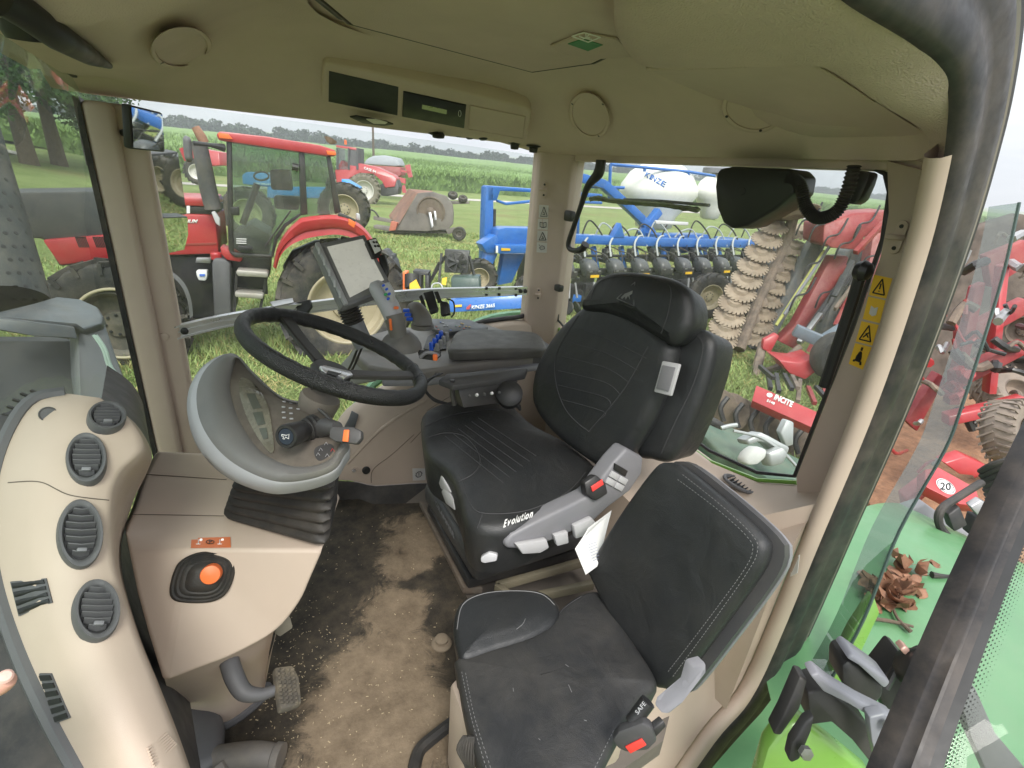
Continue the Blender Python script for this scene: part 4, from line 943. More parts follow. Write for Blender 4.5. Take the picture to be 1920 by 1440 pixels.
def grille(pix, nslot, name):
    r_ = patch(vc_bv, pix, .0022, mGrey, name, vc, 0, 4)
    if not r_: return
    A_, B2, C2, D2 = [V((*p, 0)) for p in pix]
    for i in range(nslot):
        f0, f1 = (i + .2) / nslot, (i + .82) / nslot
        patch(vc_bv, [A_.lerp(D2, f0).lerp(B2.lerp(C2, f0), .06).xy, A_.lerp(D2, f0).lerp(B2.lerp(C2, f0), .94).xy, A_.lerp(D2, f1).lerp(B2.lerp(C2, f1), .94).xy, A_.lerp(D2, f1).lerp(B2.lerp(C2, f1), .06).xy], .0040, mBlackP, 'slot', r_[0], 0, 2)
grille([(22, 1090), (88, 1084), (100, 1130), (38, 1155)], 4, 'side_grille')
grille([(76, 1262), (98, 1262), (134, 1345), (108, 1355)], 6, 'side_grille')
b = MB()
for i in range(7):
    A, B2 = on(vc_bv, 273 + i * 5, 1425 - i * 0 - 30 + i * 0, .001), None
q_ = [on(vc_bv, *p, .001) for p in [(275, 1402), (310, 1375), (330, 1398), (288, 1440)]]
if all(q_):
    for i in range(7): f = (i + .5) / 7; b.tube([q_[0].lerp(q_[3], f), q_[1].lerp(q_[2], f)], .002, 5)
    b.build('grip_ribs', mBeige, vc)
seam(vc_bv, [(16, 905), (76, 904), (130, 928), (204, 938)], .0011, 'seam', mat('shadow_gap', (.12, .1, .08)), vc)
p = on(vc_bv, 91, 777, .001)
b = MB(); b.lathe([(0, -.002), (.006, -.002), (.010, .0), (.012, .002), (.013, 0)], p, (CAM - p), 20); b.build('sun_sensor', mGrey, vc)

b = MB(); b.loft([k_, [p + V((.05, -.5, -.1)) for p in k_]], closed=False); b.build('gap_shade_panel', mGreyD, vc)  # dark filler added to stand for the deep shadow beside the dash box
# ---------------- dash box with parking brake
db = thing('dash_box', 'beige dashboard box with orange parking brake button in front of the pedals', 'dashboard box', (0, -1.1, 1.6))
G = {k: PD(*v) for k, v in dict(a=(300, 847, 1.35), b=(400, 851, 1.36), c=(430, 900, 1.33), d=(275, 890, 1.27), e=(425, 968, 1.22), f=(250, 965, 1.17), g=(243, 1037, 1.07), h=(350, 1029, 1.08), i=(607, 1030, 1.13), gl=(236, 1000, 1.10),
    j=(583, 1085, 1.13), k=(562, 1130, 1.13), l=(517, 1184, 1.12), m=(440, 1228, 1.08), n=(380, 1252, 1.05), o=(308, 1279, 1.02), p=(280, 1190, 1.03), q=(258, 1110, 1.045), r=(640, 930, 1.30), s=(560, 850, 1.42)).items()}
bm = MB()
def F(*k): bm.add([G[x] for x in k], [list(range(len(k)))])
F('a', 'b', 'c', 'd'); F('d', 'c', 'e', 'f'); F('f', 'e', 'h', 'g', 'gl'); F('e', 'i', 'h'); F('b', 's', 'c'); F('s', 'r', 'e', 'c'); F('r', 'i', 'e')
FP = spl([G[x] for x in ('i', 'j', 'k', 'l', 'm', 'n', 'o')], 4)
bm.add([G['h']] + FP, [[0, i, i + 1] for i in range(1, len(FP))]); bm.add([G['h'], G['o'], G['p'], G['q'], G['g']], [[0, 1, 2, 3, 4]])
bk_ = V((.10, -.45, -.12))
sil = [G['a'], G['d'], G['f'], G['gl'], G['g'], G['q'], G['p'], G['o']] + FP[::-1] + [G['r'], G['s'], G['b']]
bm.loft([sil, [p + V((.02, -.12, -.06)) for p in sil]], closed=True, cap=False)
db_bv = bm.bvh()
# bevel the merged shell
t = bmesh.new(); vv = [t.verts.new(p) for p in bm.v]
for f in bm.f:
    try: t.faces.new([vv[i] for i in f])
    except ValueError: pass
bmesh.ops.remove_doubles(t, verts=t.verts[:], dist=.0005); bmesh.ops.recalc_face_normals(t, faces=t.faces[:])
ed = [e for e in t.edges if len(e.link_faces) == 2 and e.calc_face_angle(0) > rad(6)]
bmesh.ops.bevel(t, geom=ed, offset=.008, segments=3, profile=.5, affect='EDGES', clamp_overlap=True)
t.verts.index_update(); b = MB(); b.add([v.co.copy() for v in t.verts], [[v.index for v in f.verts] for f in t.faces]); t.free(); b.build('box_shell', mBeige, db, smooth=45)
# lower foot panel to the floor
lw = [G['o'], G['n'], G['m'], G['l']]; 
fl = [PZ(345, 1335, 1.56), PZ(385, 1350, 1.56), PZ(425, 1362, 1.56), PZ(492, 1312, 1.56)]
fm2 = [PD(a, c, d) for a, c, d in [(316, 1300, 1.12), (380, 1290, 1.15), (450, 1260, 1.2), (505, 1220, 1.25)]]
b = MB(); b.loft([rs([p + V((.0, -.01, .005)) for p in lw]), rs(fm2), rs(fl)], closed=False); b.loft([rs([G['l'], PD(515, 1200, 1.3), PZ(500, 1250, 1.56)]), rs([fl[3], fl[3] + V((0, -.05, 0)), PZ(500, 1250, 1.56)])], closed=False); b.build('lower_panel', mBeige, db, smooth=70)
b = MB(); b.tube([p + V((0, 0, .01)) for p in spl([PZ(300, 1340, 1.56)] + fl + [PZ(500, 1290, 1.56)], 5)], .014, 8); b.build('rubber_lip', mGrey, db)
for L_ in ([(275, 890), (425, 900)], [(250, 965), (420, 968)]): seam(db_bv, L_, .0012, 'seam', mat('shadow_gap', (.12, .1, .08)), db, lift=.001)
plb = plane3(G['h'], G['j'], G['p']); 
if plb.n.dot(CAM - plb.p) < 0: plb.n = -plb.n
pc0 = on(db_bv, 383, 1080, 0)
plb = Plane(pc0, ((on(db_bv, 430, 1080, 0) - on(db_bv, 340, 1080, 0)).cross(on(db_bv, 380, 1050, 0) - on(db_bv, 380, 1110, 0)))); 
if plb.n.dot(CAM - plb.p) < 0: plb.n = -plb.n
G0 = [(320, 1095), (335, 1055), (370, 1036), (410, 1034), (440, 1045), (441, 1075), (425, 1112), (395, 1128), (345, 1129), (322, 1120)]
gq = resample(spl(plb.many(G0), 5, True), 50, True); gc = sum(gq, V()) / 50; gc2 = plb(391, 1078)
b = MB(); R = []
for f, h in ((1, 0), (1, .006), (.93, .010), (.88, .008), (.80, .013), (.74, .011), (.64, .017), (.58, .016), (.46, .026), (.3, .03)): 
    R.append([gc.lerp(gc2, 1 - f) + (p - gc) * f + plb.n * h for p in gq])
b.loft(R, True, True); kg = b.build('brake_gaiter', mRubber, db, smooth=60)
kp = plb(396, 1076, .03); b = MB(); b.lathe([(.02, -.012), (.019, .004), (.0195, .010), (.018, .014), (.01, .0155), (0, .016)], kp, plb.n, 28); b.build('brake_button', mOrange, db)
s_ = decal(db_bv, [(359, 1010), (432, 1008), (433, 1027), (358, 1028)], mat('orange_sticker', (.62, .16, .05), .5, var=.05), 'brake_sticker', db)
if s_:
    b = MB(); P1 = lambda x, y: on(db_bv, x, y, .0026)
    c0 = P1(394, 1018); ux = (P1(400, 1018) - P1(388, 1018)).normalized(); uy = (P1(394, 1014) - P1(394, 1022)).normalized()
    b.tube([c0 + ux * .008 * math.cos(t_) + uy * .008 * math.sin(t_) for t_ in [2 * math.pi * k / 18 for k in range(18)]], .0008, 4, closed=True)
    b.build('symbol', mBlackP, s_); text('P', P1(392, 1022), P1(397, 1022), P1(392, 1014), mBlackP, 'lettering', s_)
    b = MB()
    for x in (372, 412): 
        b.tube([P1(x, 1014), P1(x, 1022)], .0008, 4); b.tube([P1(x - 4, 1022), P1(x + 4, 1022)], .0008, 4); b.lathe([(0, 0), (.003, 0), (.003, .0006)], P1(x + 5, 1014), plb.n, 10)
    b.build('symbol', mWhite, s_)

# ---------------- steering column boot and pod
sc = thing('steering_console', 'grey steering column pod with instrument display above a ribbed rubber boot', 'steering console', (-.1, -1.1, 1.7))
q0 = [PD(*v) for v in ((421, 972, 1.205), (606, 1026, 1.12), (628, 930, 1.29), (450, 895, 1.36))]
q1 = [PD(*v) for v in ((440, 880, 1.12), (630, 882, 1.05), (640, 835, 1.18), (500, 830, 1.26))]
b = MB(); R = []; n = 7
def rr4(q, k=48, f=1.0):
    c = sum(q, V()) / 4; q = [c + (p - c) * f for p in q]; o = []
    for i in range(4):
        a, p, d = q[i - 1], q[i], q[(i + 1) % 4]; e1 = p + (a - p).normalized() * .028; e2 = p + (d - p).normalized() * .028
        for t_ in range(7): t = t_ / 6; o.append(e1 * (1 - t) ** 2 + p * 2 * t * (1 - t) + e2 * t * t)
    return resample(o, k, True)
for i in range(n):
    for f, t in ((.93, 0), (1.0, .22), (1.02, .4), (1.0, .58), (.93, .8)):
        u = (i + t) / n; R.append(rr4([a.lerp(c, u) for a, c in zip(q0, q1)], f=f * (1 + .05 * (1 - u))))
b.loft(R); b.build('rubber_boot', mRubber, sc, smooth=50)
S = [(436, 664, 1.20), (388, 680, 1.17), (357, 722, 1.14), (351, 775, 1.10), (371, 830, 1.05), (420, 880, 1.01), (498, 911, .98), (562, 909, .985), (624, 890, 1.0), (646, 862, 1.03), (654, 832, 1.07), (600, 768, 1.14), (530, 748, 1.17), (478, 704, 1.19)]
Bo = [(440, 662, 1.18), (402, 680, 1.15), (380, 722, 1.115), (384, 775, 1.075), (409, 822, 1.03), (450, 862, .99), (512, 894, .965), (568, 897, .97), (622, 880, .985), (643, 853, 1.01), (652, 826, 1.05), (602, 762, 1.12), (530, 742, 1.155), (480, 700, 1.175)]
In = [(446, 672, 1.175), (438, 690, 1.165), (431, 726, 1.135), (443, 775, 1.095), (464, 815, 1.055), (494, 850, 1.02), (540, 872, .995), (582, 874, .995), (616, 862, 1.005), (632, 842, 1.02), (638, 818, 1.05), (592, 766, 1.12), (530, 750, 1.155), (474, 704, 1.175)]
Fa = [(452, 700, 1.205), (450, 708, 1.20), (448, 735, 1.18), (456, 775, 1.145), (474, 812, 1.105), (500, 844, 1.06), (542, 865, 1.03), (580, 868, 1.02), (610, 858, 1.03), (626, 842, 1.04), (628, 820, 1.07), (586, 776, 1.13), (524, 757, 1.165), (470, 712, 1.19)]
cl = lambda L_: resample(spl(D3(L_), 6, True), 84, True)
def cl(L_): 
    return spl(D3(L_), 6, True)
s1, b1_, i1, f1 = cl(S), cl(Bo), cl(In), cl(Fa)
b1_ = [c.lerp(a, .38) for a, c in zip(s1, b1_)]
bc = PD(560, 860, 1.15)
b = MB(); b.loft([[bc + (p - bc) * .7 + V((0, 0, -.03)) for p in s1], [p + V((.0, -.006, -.02)) for p in s1], s1, [a * .5 + c * .5 + (CAM - a).normalized() * .004 for a, c in zip(s1, b1_)], b1_], True, False); b.build('silver_rim', mSilver, sc, smooth=60)
b = MB(); b.loft([b1_, [a * .8 + c * .2 + (CAM - a).normalized() * .012 for a, c in zip(b1_, i1)], [a * .5 + c * .5 + (CAM - a).normalized() * .019 for a, c in zip(b1_, i1)], [a * .2 + c * .8 + (CAM - a).normalized() * .014 for a, c in zip(b1_, i1)], [a * .05 + c * .95 + (CAM - a).normalized() * .005 for a, c in zip(b1_, i1)], i1], True, False); hood_bv = b.bvh(); b.build('pod_hood', mat('pod_grey', (.15, .147, .143), .5, var=.06, dirt=.25, dc=(.26, .23, .18)), sc, smooth=50)
b = MB(); fc = sum(f1, V()) / len(f1); b.loft([i1, [a * .5 + c * .5 for a, c in zip(i1, f1)], f1, [fc + (p - fc) * .5 for p in f1], [fc + (p - fc) * .05 for p in f1]], True, True); pod_bv = b.bvh(); b.build('pod_face', mat('dusty_pod_plastic', (.10, .085, .07), .55, var=.1, dirt=.45, dc=(.28, .24, .19), ds=8), sc, smooth=50)
def onb(bv, L_, lift): return [p for p in (on(bv, a, c, lift) for a, c in L_) if p is not None]
dq = spl([V((a, c, 0)) for a, c in [(450, 712), (465, 712), (485, 730), (502, 760), (510, 800), (514, 846), (502, 846), (478, 812), (460, 775), (450, 740)]], 4, True)
r__ = patch(pod_bv, [(450, 712), (465, 712), (485, 730), (502, 760), (510, 800), (514, 846), (502, 846), (478, 812), (460, 775), (450, 740)], .0025, mat('dusty_display', (.13, .12, .095), .25, var=.2, vs=20, dirt=.35, dc=(.3, .28, .2)), 'instrument_display', sc, 3, 6)
if r__:
    dsp, dsp_bv = r__
    for pix in ([(462, 738), (478, 738), (490, 765), (475, 768)], [(474, 774), (492, 772), (498, 795), (484, 798)], [(486, 804), (500, 802), (503, 822), (494, 824)]):
        qz = [on(dsp_bv, *p, .001) for p in pix]
        patch(dsp_bv, pix, .0012, mat('lcd_grey', (.085, .09, .075), .2), 'display_field', dsp, 0, 2)
b = MB()
for (x, y) in [(533, 754), (546, 756), (560, 758), (532, 764), (545, 766), (559, 768), (532, 774), (546, 776), (533, 784), (547, 786)]:
    p = on(pod_bv, x, y, .0015)
    if p: bb2_ = MB(); bb2_.box(p, (.008, .0035, .003), RT, (0, 0, 1), bev=.001); bb2_.build('button', mGreyL, sc)
cols = [mGreyL, mGreyL, mat('red_print', (.7, .05, .05), .5), mGreyL, mGreyL, mGreyL]
qz = onb(pod_bv, [(588, 838), (620, 826), (640, 832), (636, 852), (618, 868), (596, 872), (588, 856)], .0012)
patch(pod_bv, [(592, 840), (614, 832), (626, 838), (622, 850), (610, 860), (598, 864), (590, 854)], .001, mGreyD, 'button_panel', sc, 3, 4)
for (x, y), m_ in zip([(612, 834), (602, 845), (624, 846), (597, 854), (614, 856), (608, 867)], cols):
    p = on(pod_bv, x, y, .003)
    if p: b = MB(); u = RT * .0045; v_ = V((0, 0, .004)); b.tube([p - u - v_, p + v_, p + u - v_, p - u - v_], .0007, 4); b.build('button_symbol', m_, sc)
# steering column neck and hub base
WN = V((-.372, .085, .924)).normalized(); WC = PD(634, 664, 1.12); WR = .195
hubc = WC - WN * .055
b = MB(); b.tube([PD(560, 850, 1.12), PD(575, 812, 1.13), hubc - WN * .10 + V((.01, 0, 0))], [.05, .042, .035], 20, sm=4); b.lathe([(.03, -.12), (.04, -.10), (.045, -.06), (.042, -.052)], hubc, WN, 28); b.build('steering_column', mat('dusty_column_plastic', (.17, .15, .125), .6, dirt=.35), sc, smooth=50)
b = MB(); R = []
b.tube([PD(592, 800, 1.06), PD(578, 806, 1.045), PD(562, 810, 1.03)], [.028, .022, .02], 14); 
for k in range(3): b.lathe([(.024 - .002 * k, 0), (.027 - .002 * k, .004), (.024 - .002 * k, .008)], PD(588 - 8 * k, 801 + 3 * k, 1.055 - .008 * k), (PD(560, 812, 1.03) - PD(592, 800, 1.06)), 18)
st1 = b.build('horn_stalk', mRubber, sc, smooth=50)
ax = (PD(530, 822, .955) - PD(585, 803, 1.05)).normalized()
b = MB(); b.lathe([(.014, -.09), (.016, -.05), (.021, -.045), (.0235, -.02), (.024, 0), (.022, .004), (.017, .004), (.016, .002)], PD(538, 818, .97), ax, 28); e_ = b.build('stalk_end', mDark, st1, smooth=40)
b = MB(); b.lathe([(.0, .0035), (.0155, .0035), (.0158, .001)], PD(538, 818, .97), ax, 24); hb = b.build('horn_button', mat('horn_button_blue', (.02, .028, .045), .4), sc)
hc = PD(538, 818, .97) + ax * .0045; hx = ax.cross(V((0, 0, 1))).normalized(); hx = hx if hx.dot(RT) > 0 else -hx; hy = V((0, 0, 1)) - ax * ax.z; hy.normalize()
b = MB(); b.tube([hc + hx * x + hy * y for x, y in [(-.008, .003), (.002, .003), (.007, .0065), (.007, -.003), (.0, -.0005), (-.002, -.005), (-.005, -.005), (-.004, 0), (-.008, 0), (-.008, .003)]], .0008, 4); b.build('horn_symbol', mWhite, hb)
b = MB(); b.tube([PD(596, 805, 1.06), PD(612, 800, 1.04), PD(632, 803, 1.02)], [.02, .018, .014], 12); b.build('shuttle_stalk', mGreyD, sc)
ss = pl_of((618, 800, .985), (675, 808, .975), (670, 830, .97)); ss.n = ss.n if ss.n.dot(CAM - ss.p) > 0 else -ss.n
b = MB(); b.prism([ss(*p) for p in [(622, 799), (660, 800), (677, 808), (677, 822), (668, 833), (628, 828), (616, 820), (617, 808)]], ss.n * -.016, bev=.004); sw_ = b.build('shuttle_switch', mGreyD, sc)
b = MB(); b.prism([ss(*p) for p in [(646, 806), (656, 806), (654, 829), (643, 828)]], ss.n * .004, bev=.0015); b.build('orange_rocker', mOrange, sw_)
b = MB(); b.prism([on(side_bv, *p, .004) or PD(*p, 1.9) for p in [(660, 770), (672, 776), (665, 800), (650, 806), (646, 800), (655, 785)]], (0, .01, 0), bev=.003); b.build('door_catch', mGreyD, cab)

# ---------------- steering wheel
stw = subthing('steering_wheel', WC, sc)
wx = (V((0, 0, 1)).cross(WN)).normalized(); wy = WN.cross(wx)
if wx.dot(RT) < 0: wx, wy = -wx, -wy
def wp(t, r=WR, h=0): return WC + (wx * math.cos(t) + wy * math.sin(t)) * r + WN * h
b = MB(); n = 96; rings = []
for i in range(n):
    t = 2 * math.pi * i / n; c = wp(t); o_ = (c - WC).normalized(); wob = .0012 * math.sin(t * 36)
    rings.append([c + (o_ * math.cos(a) * .0145 + WN * math.sin(a) * .0175) * (1 + (wob * 40 if math.cos(a) < -.2 else 0)) for a in [2 * math.pi * j / 14 for j in range(14)]])
rings.append(rings[0]); b.loft(rings, True, False); rim_bv = b.bvh(); rim = b.build('rim', mat('wheel_leather', (.010, .0105, .0115), .33, var=.15, bump=.8, bs=500, tex='vor'), stw, smooth=80)
def ang(px, py):
    p = Plane(WC, WN)(px, py) - WC; return math.atan2(p.dot(wy), p.dot(wx))
for px, py in ((527, 590), (783, 705), (620, 742)):
    t = ang(px, py); o_ = (wp(t) - WC).normalized(); s_ = WN.cross(o_)
    b = MB(); P = [wp(t, WR - .012, -.002), wp(t, WR * .6, -.022), wp(t, .04, -.04)]; 
    if py == 742: P = [wp(t, WR - .01, -.004), wp(t, WR * .7, -.02), wp(t, .04, -.035)]
    ws = [.019, .017, .018] if py != 742 else [.02, .022, .025]
    b.loft([[p + s_ * a * w_ * 1.0 + WN * c * .006 for a, c in ((-1, -.6), (-1, .6), (-.8, 1), (.8, 1), (1, .6), (1, -.6))] for p, w_ in zip(P, ws)]); b.build('spoke', mDark, stw, smooth=30)
    for da in (-.16, .16):
        tt_ = t + da; c = wp(tt_); o2 = (c - WC).normalized(); b = MB(); b.tube([c + (o2 * math.cos(a) * .0158 + WN * math.sin(a) * .0193) for a in [2 * math.pi * j / 16 for j in range(16)]], .0007, 4, closed=True); b.build('seam', mThreadD, stw)
b = MB(); b.lathe([(.026, -.075), (.042, -.07), (.045, -.045), (.04, -.034), (0, -.033)], WC, WN, 30); b.build('hub', mDark, stw)
bp = Plane(WC - WN * .03, WN); b = MB(); b.prism([bp(*p) for p in [(597, 692), (606, 690), (655, 702), (660, 708), (645, 713), (607, 704)]], WN * .008, bev=.002); bd = b.build('badge', mAlu, stw)
b = MB(); b.prism([bp(*p, .0085) for p in [(615, 695), (640, 701), (630, 706), (612, 700)]], WN * .001); b.build('badge_emblem', mBlackP, stw)

# ---------------- pedals
pd = thing('brake_pedal', 'muddy ribbed brake pedal on a bent grey arm under the dash box', 'pedal', PZ(540, 1300, 1.6))
b = MB(); b.tube([PD(430, 1240, 1.12), PD(440, 1270, 1.10), PD(458, 1298, 1.09), PD(490, 1302, 1.10), PD(520, 1292, 1.12)], [.02, .02, .018, .013, .011], 12, sm=5); b.build('pedal_arm', mGrey, pd, smooth=60)
pp = pl_of((520, 1250, 1.14), (558, 1245, 1.17), (566, 1325, 1.10)); pp.n = pp.n if pp.n.dot(CAM - pp.p) > 0 else -pp.n
mMudR = mat('muddy_rubber', (.09, .08, .065), .85, var=.3, bump=.5, bs=150, dirt=.9, dc=(.3, .25, .17), ds=14)
b = MB(); b.prism([pp(*p) for p in [(515, 1250), (550, 1246), (562, 1270), (567, 1318), (545, 1326), (526, 1330), (520, 1290)]], pp.n * -.022, bev=.006); pdd = b.build('pedal_pad', mMudR, pd)
for i in range(9):
    for j in range(4):
        b = MB(); x = 522 + j * 9 + i * .9; y = 1256 + i * 7.6; b.box(pp(x, y, .001), (.007, .006, .006), RT, None, bev=.001); 
        if i == 0 and j == 0: acc = MB()
        acc.v += []; base = len(acc.v); acc.v += b.v; acc.f += [[k + base for k in f] for f in b.f]; acc.mi += b.mi
acc.build('pad_tread', mMudR, pdd)
b = MB(); b.tube([PZ(405, 1425, 1.60), PZ(470, 1415, 1.61), PZ(512, 1418, 1.6)], [.03, .028, .026], 14, sm=4); b.lathe([(.026, 0), (.03, .004), (.03, .02), (.0, .02)], PZ(512, 1418, 1.6), PZ(530, 1420, 1.6) - PZ(512, 1418, 1.6), 18); b.tube([PZ(400, 1440, 1.6), PZ(420, 1480, 1.57)], .04, 10)
o = b.build('foot_pedal_housing', mat('dusty_housing', (.12, .11, .1), .6, dirt=.5), None); tag(o, 'dusty grey pedal housing lying at the bottom edge of the floor mat', 'pedal')
b = MB(); b.prism([PZ(a, c, 1.57) for a, c in [(320, 1335), (360, 1325), (415, 1345), (425, 1380), (420, 1460), (300, 1500), (300, 1380)]], (0, 0, .06), bev=.025, seg=3); o = b.build('floor_duct', mGrey, None); tag(o, 'rounded grey floor duct between vent column and mat', 'duct')
b = MB(); b.prism([PD(a, c, 1.35) for a, c in [(515, 1163), (545, 1157), (550, 1178), (525, 1195), (517, 1190)]], (.02, -.05, 0), bev=.006); 
o = b.build('throttle_pedal', mat('worn_pedal', (.42, .38, .3), .7, var=.2), None); tag(o, 'small pale throttle pedals half hidden behind the dash box', 'pedal')
b = MB(); b.tube([PZ(a, c, 1.575) for a, c in [(775, 1450), (785, 1410), (810, 1385), (862, 1345), (900, 1320)]], .016, 8, sm=5); o = b.build('floor_lip', mRubber, None); tag(o, 'rounded rubber lip along the door sill below the passenger seat', 'rubber lip')
print('interior A done')
# ============================================================ armrest console, monitor, joystick, small fittings
ac = thing('armrest_console', 'grey armrest console with padded lid and keypad at the far side of the driver seat', 'armrest', (-.9, -1.65, 2.2))
za = 2.30
b = MB(); b.cushion([p - V((0, 0, .035)) for p in [PZ(*p, za) for p in [(846, 640), (858, 622), (900, 618), (985, 622), (1010, 628), (1022, 643), (1016, 655), (930, 657), (846, 658)]]], (0, 0, 1), .04, r=.014, dome=.004, n=90); b.build('padded_lid', mat('dusty_armrest_leather', (.07, .067, .06), .5, var=.1, bump=.4, bs=420, tex='vor', dirt=.5, dc=(.15, .135, .11), ds=3), ac, smooth=70)
bq = [PZ(*p, za - .035) for p in [(842, 662), (846, 636), (900, 622), (1010, 630), (1030, 645), (1022, 661), (950, 664)]]
b = MB(); b.prism([p - V((0, 0, .07)) for p in bq], (0, 0, .07), bev=.008); b.build('lid_base', mGreyD, ac)
fb = [PZ(*p, 2.245) for p in [(690, 690), (662, 665), (690, 632), (742, 618), (800, 615), (905, 608), (960, 628), (1030, 648), (1022, 668), (930, 680), (800, 698), (740, 700)]]
b = MB(); b.prism([p - V((0, 0, .035)) for p in fb], (0, 0, .045), bev=.012, seg=3); con_bv = b.bvh(); b.build('console_body', mat('worn_grey_console', (.16, .15, .14), .5, dirt=.5, dc=(.24, .2, .155)), ac)
b = MB(); b.prism([p - V((0, 0, .052)) for p in [PZ(*p, 2.245) for p in [(715, 700), (800, 700), (930, 684), (1018, 672), (1015, 650), (740, 640)]]], (0, 0, .028), bev=.01); b.build('silver_strip', mGreyM, ac)
kp_ = Plane((-1.1, -1.85, 2.285), (.03, .06, 1))
kq = [kp_(*p) for p in [(797, 598), (880, 600), (915, 614), (912, 621), (860, 621), (828, 626), (806, 612)]]
b = MB(); b.prism([p - V((0, 0, .015)) for p in kq], (0, 0, .018), bev=.003); b.build('keypad', mat('keypad_grey', (.045, .052, .062), .4, var=.1, dirt=.2), ac)
b = MB()
kc_ = dict(w=mWhite, y=mYellow, g=mat('green_print', (.05, .45, .15), .5), b=mat('blue_print', (.08, .2, .7), .5), r=mat('red_orange_print', (.75, .12, .05), .5))
for x, y, k in [(830, 605, 'w'), (833, 611, 'w'), (838, 611, 'w'), (845, 619, 'b'), (826, 604, 'b'), (855, 611, 'g'), (862, 612, 'y'), (868, 607, 'y'), (874, 612, 'y'), (880, 613, 'y'), (870, 616, 'r'), (818, 612, 'r'), (822, 618, 'r'), (865, 606, 'y')]:
    p = kp_(x, y, .005); u = RT * .005; bb3 = MB(); bb3.prism([p - u, p - u * .3 + V((0, .006, .001)), p + u, p + u * .3 - V((0, .006, .001))], (0, 0, .001)); bb3.build('key', kc_[k], ac)
rc = [PZ(*p, 2.258) for p in [(812, 660), (794, 655), (802, 632), (816, 626), (838, 630), (836, 655)]]
b = MB(); b.prism(rc, (0, 0, .004), bev=.001); b.build('lever_recess', mBlackP, ac)
for k in range(4):
    for j in range(2):
        p = PD(812 + 6 * k + 11 * j - 3, 652 - 9 * k * .8 + 3 * j, 1.66 + .02 * k); b = MB(); b.box(p + V((0, 0, .005)), (.014, .016, .03), RT, None, bev=.004); b.build('valve_lever', mat('blue_lever', (.015, .09, .6), .3) if j == 0 else mGreyM, ac)
b = MB(); qd = [PD(a, c, 1.50) for a, c in [(782, 656), (826, 658), (826, 668), (815, 676), (786, 672)]]; b.prism(qd, FW * .01, bev=.002); b.build('dial_recess', mBlackP, ac)
b = MB(); b.tube([PD(788, 670, 1.49), PD(800, 661, 1.485), PD(815, 663, 1.49), PD(822, 668, 1.495)], .006, 8, sm=4); b.build('throttle_wheel', mGreyM, ac)
b = MB(); b.box(PD(816, 670, 1.485), (.014, .012, .02), RT, None, bev=.004); b.build('orange_tab', mOrange, ac)
# under-armrest control box and plates
b = MB(); b.prism([PD(a, c, d) for a, c, d in [(822, 712, 1.62), (838, 700, 1.66), (990, 690, 1.80), (985, 702, 1.78), (935, 712, 1.72), (850, 722, 1.60)]], (0, 0, -.02), bev=.004); b.build('support_plate', mGreyD, ac)
cb = thing('control_box', 'black electronic control box bolted under the armrest console', 'control box', (-.85, -1.6, 2.0))
b = MB(); cq = [PD(a, c, d) for a, c, d in [(858, 728, 1.66), (958, 718, 1.74), (972, 714, 1.80), (945, 755, 1.76), (870, 765, 1.66)]]; b.prism(cq, (0, -.06, -.01), bev=.004); b.build('housing', mBlackM, cb)
for k in range(5): b = MB(); p = PD(880 + 14 * k, 742 - 1.5 * k, 1.64 + .02 * k); b.lathe([(0, 0), (.006, 0), (.006, .012), (0, .014)], p, CAM - p, 10); b.build('connector', mSteel if k % 2 else mDark, cb)
b = MB(); b.tube([PD(848, 712, 1.62), PD(848, 740, 1.64), PD(852, 760, 1.65)], .008, 6); b.build('side_bracket', mBlackM, cb)
for k in range(3): 
    b = MB(); b.tube([PD(830 - 6 * k, 700, 1.6), PD(803 - 3 * k, 712 + 5 * k, 1.55), PD(798 - 2 * k, 730, 1.54), PD(815, 748 + 2 * k, 1.58), PD(845, 758, 1.64)], .0028, 6, sm=6); b.build('cable', mDark, cb)
b = MB(); b.lathe([(.03, 0), (.045, .01), (.045, .06), (.03, .07)], PD(955, 745, 1.78), (CAM - PD(955, 745, 1.78)) + V((0, 0, .5)), 20); 
for k in range(4): b.tube([PD(930 + 8 * k, 742, 1.74), PD(945 + 6 * k, 752, 1.73), PD(975, 762 + 2 * k, 1.76)], .006, 6, sm=3)
o = b.build('blower_motor', mBlackM, None); tag(o, 'black cable bundle and blower tucked between control box and driver seat backrest', 'cable bundle')

# joystick
js = thing('joystick', 'grey multifunction joystick with silver head and blue and orange buttons', 'joystick', PD(750, 655, 1.5))
b = MB(); b.lathe([(.062, 0), (.06, .012), (.05, .03), (.034, .045), (.028, .05)], PD(752, 652, 1.52), (0, 0, 1), 28)
b.tube([PD(*q_) for q_ in ((750, 645, 1.50), (746, 625, 1.49), (742, 605, 1.48), (738, 590, 1.475))], [.026, .026, .028, .030], 18, sm=4); b.build('grip', mat('dusty_grip', (.12, .115, .11), .5, dirt=.4), js, smooth=50)
b = MB(); b.tube([PD(*q_) for q_ in ((738, 596, 1.475), (730, 575, 1.47), (718, 556, 1.465), (707, 538, 1.462), (702, 528, 1.46))], [.022, .024, .022, .020, .010], 16, sm=4, flat=1.25); b.build('head', mSilver, js, smooth=50)
b = MB(); b.tube([PD(722, 533, 1.445), PD(733, 552, 1.45), (PD(734, 566, 1.455))], [.016, .015, .008], 12, sm=4, flat=.8); b.build('button_face', mGreyL, js)
for k, (x, y) in enumerate([(719, 535), (725, 542), (730, 551), (723, 552), (728, 560)]): b = MB(); b.box(PD(x, y, 1.430), (.009, .010, .006), RT + UP * .6, None, bev=.002); b.build('blue_button', mat('blue_lever', (.015, .09, .6), .3) if k != 3 else kc_['g'], js)
b = MB(); b.box(PD(743, 577, 1.448), (.014, .01, .008), RT, None, bev=.003); b.build('orange_button', mOrange, js)
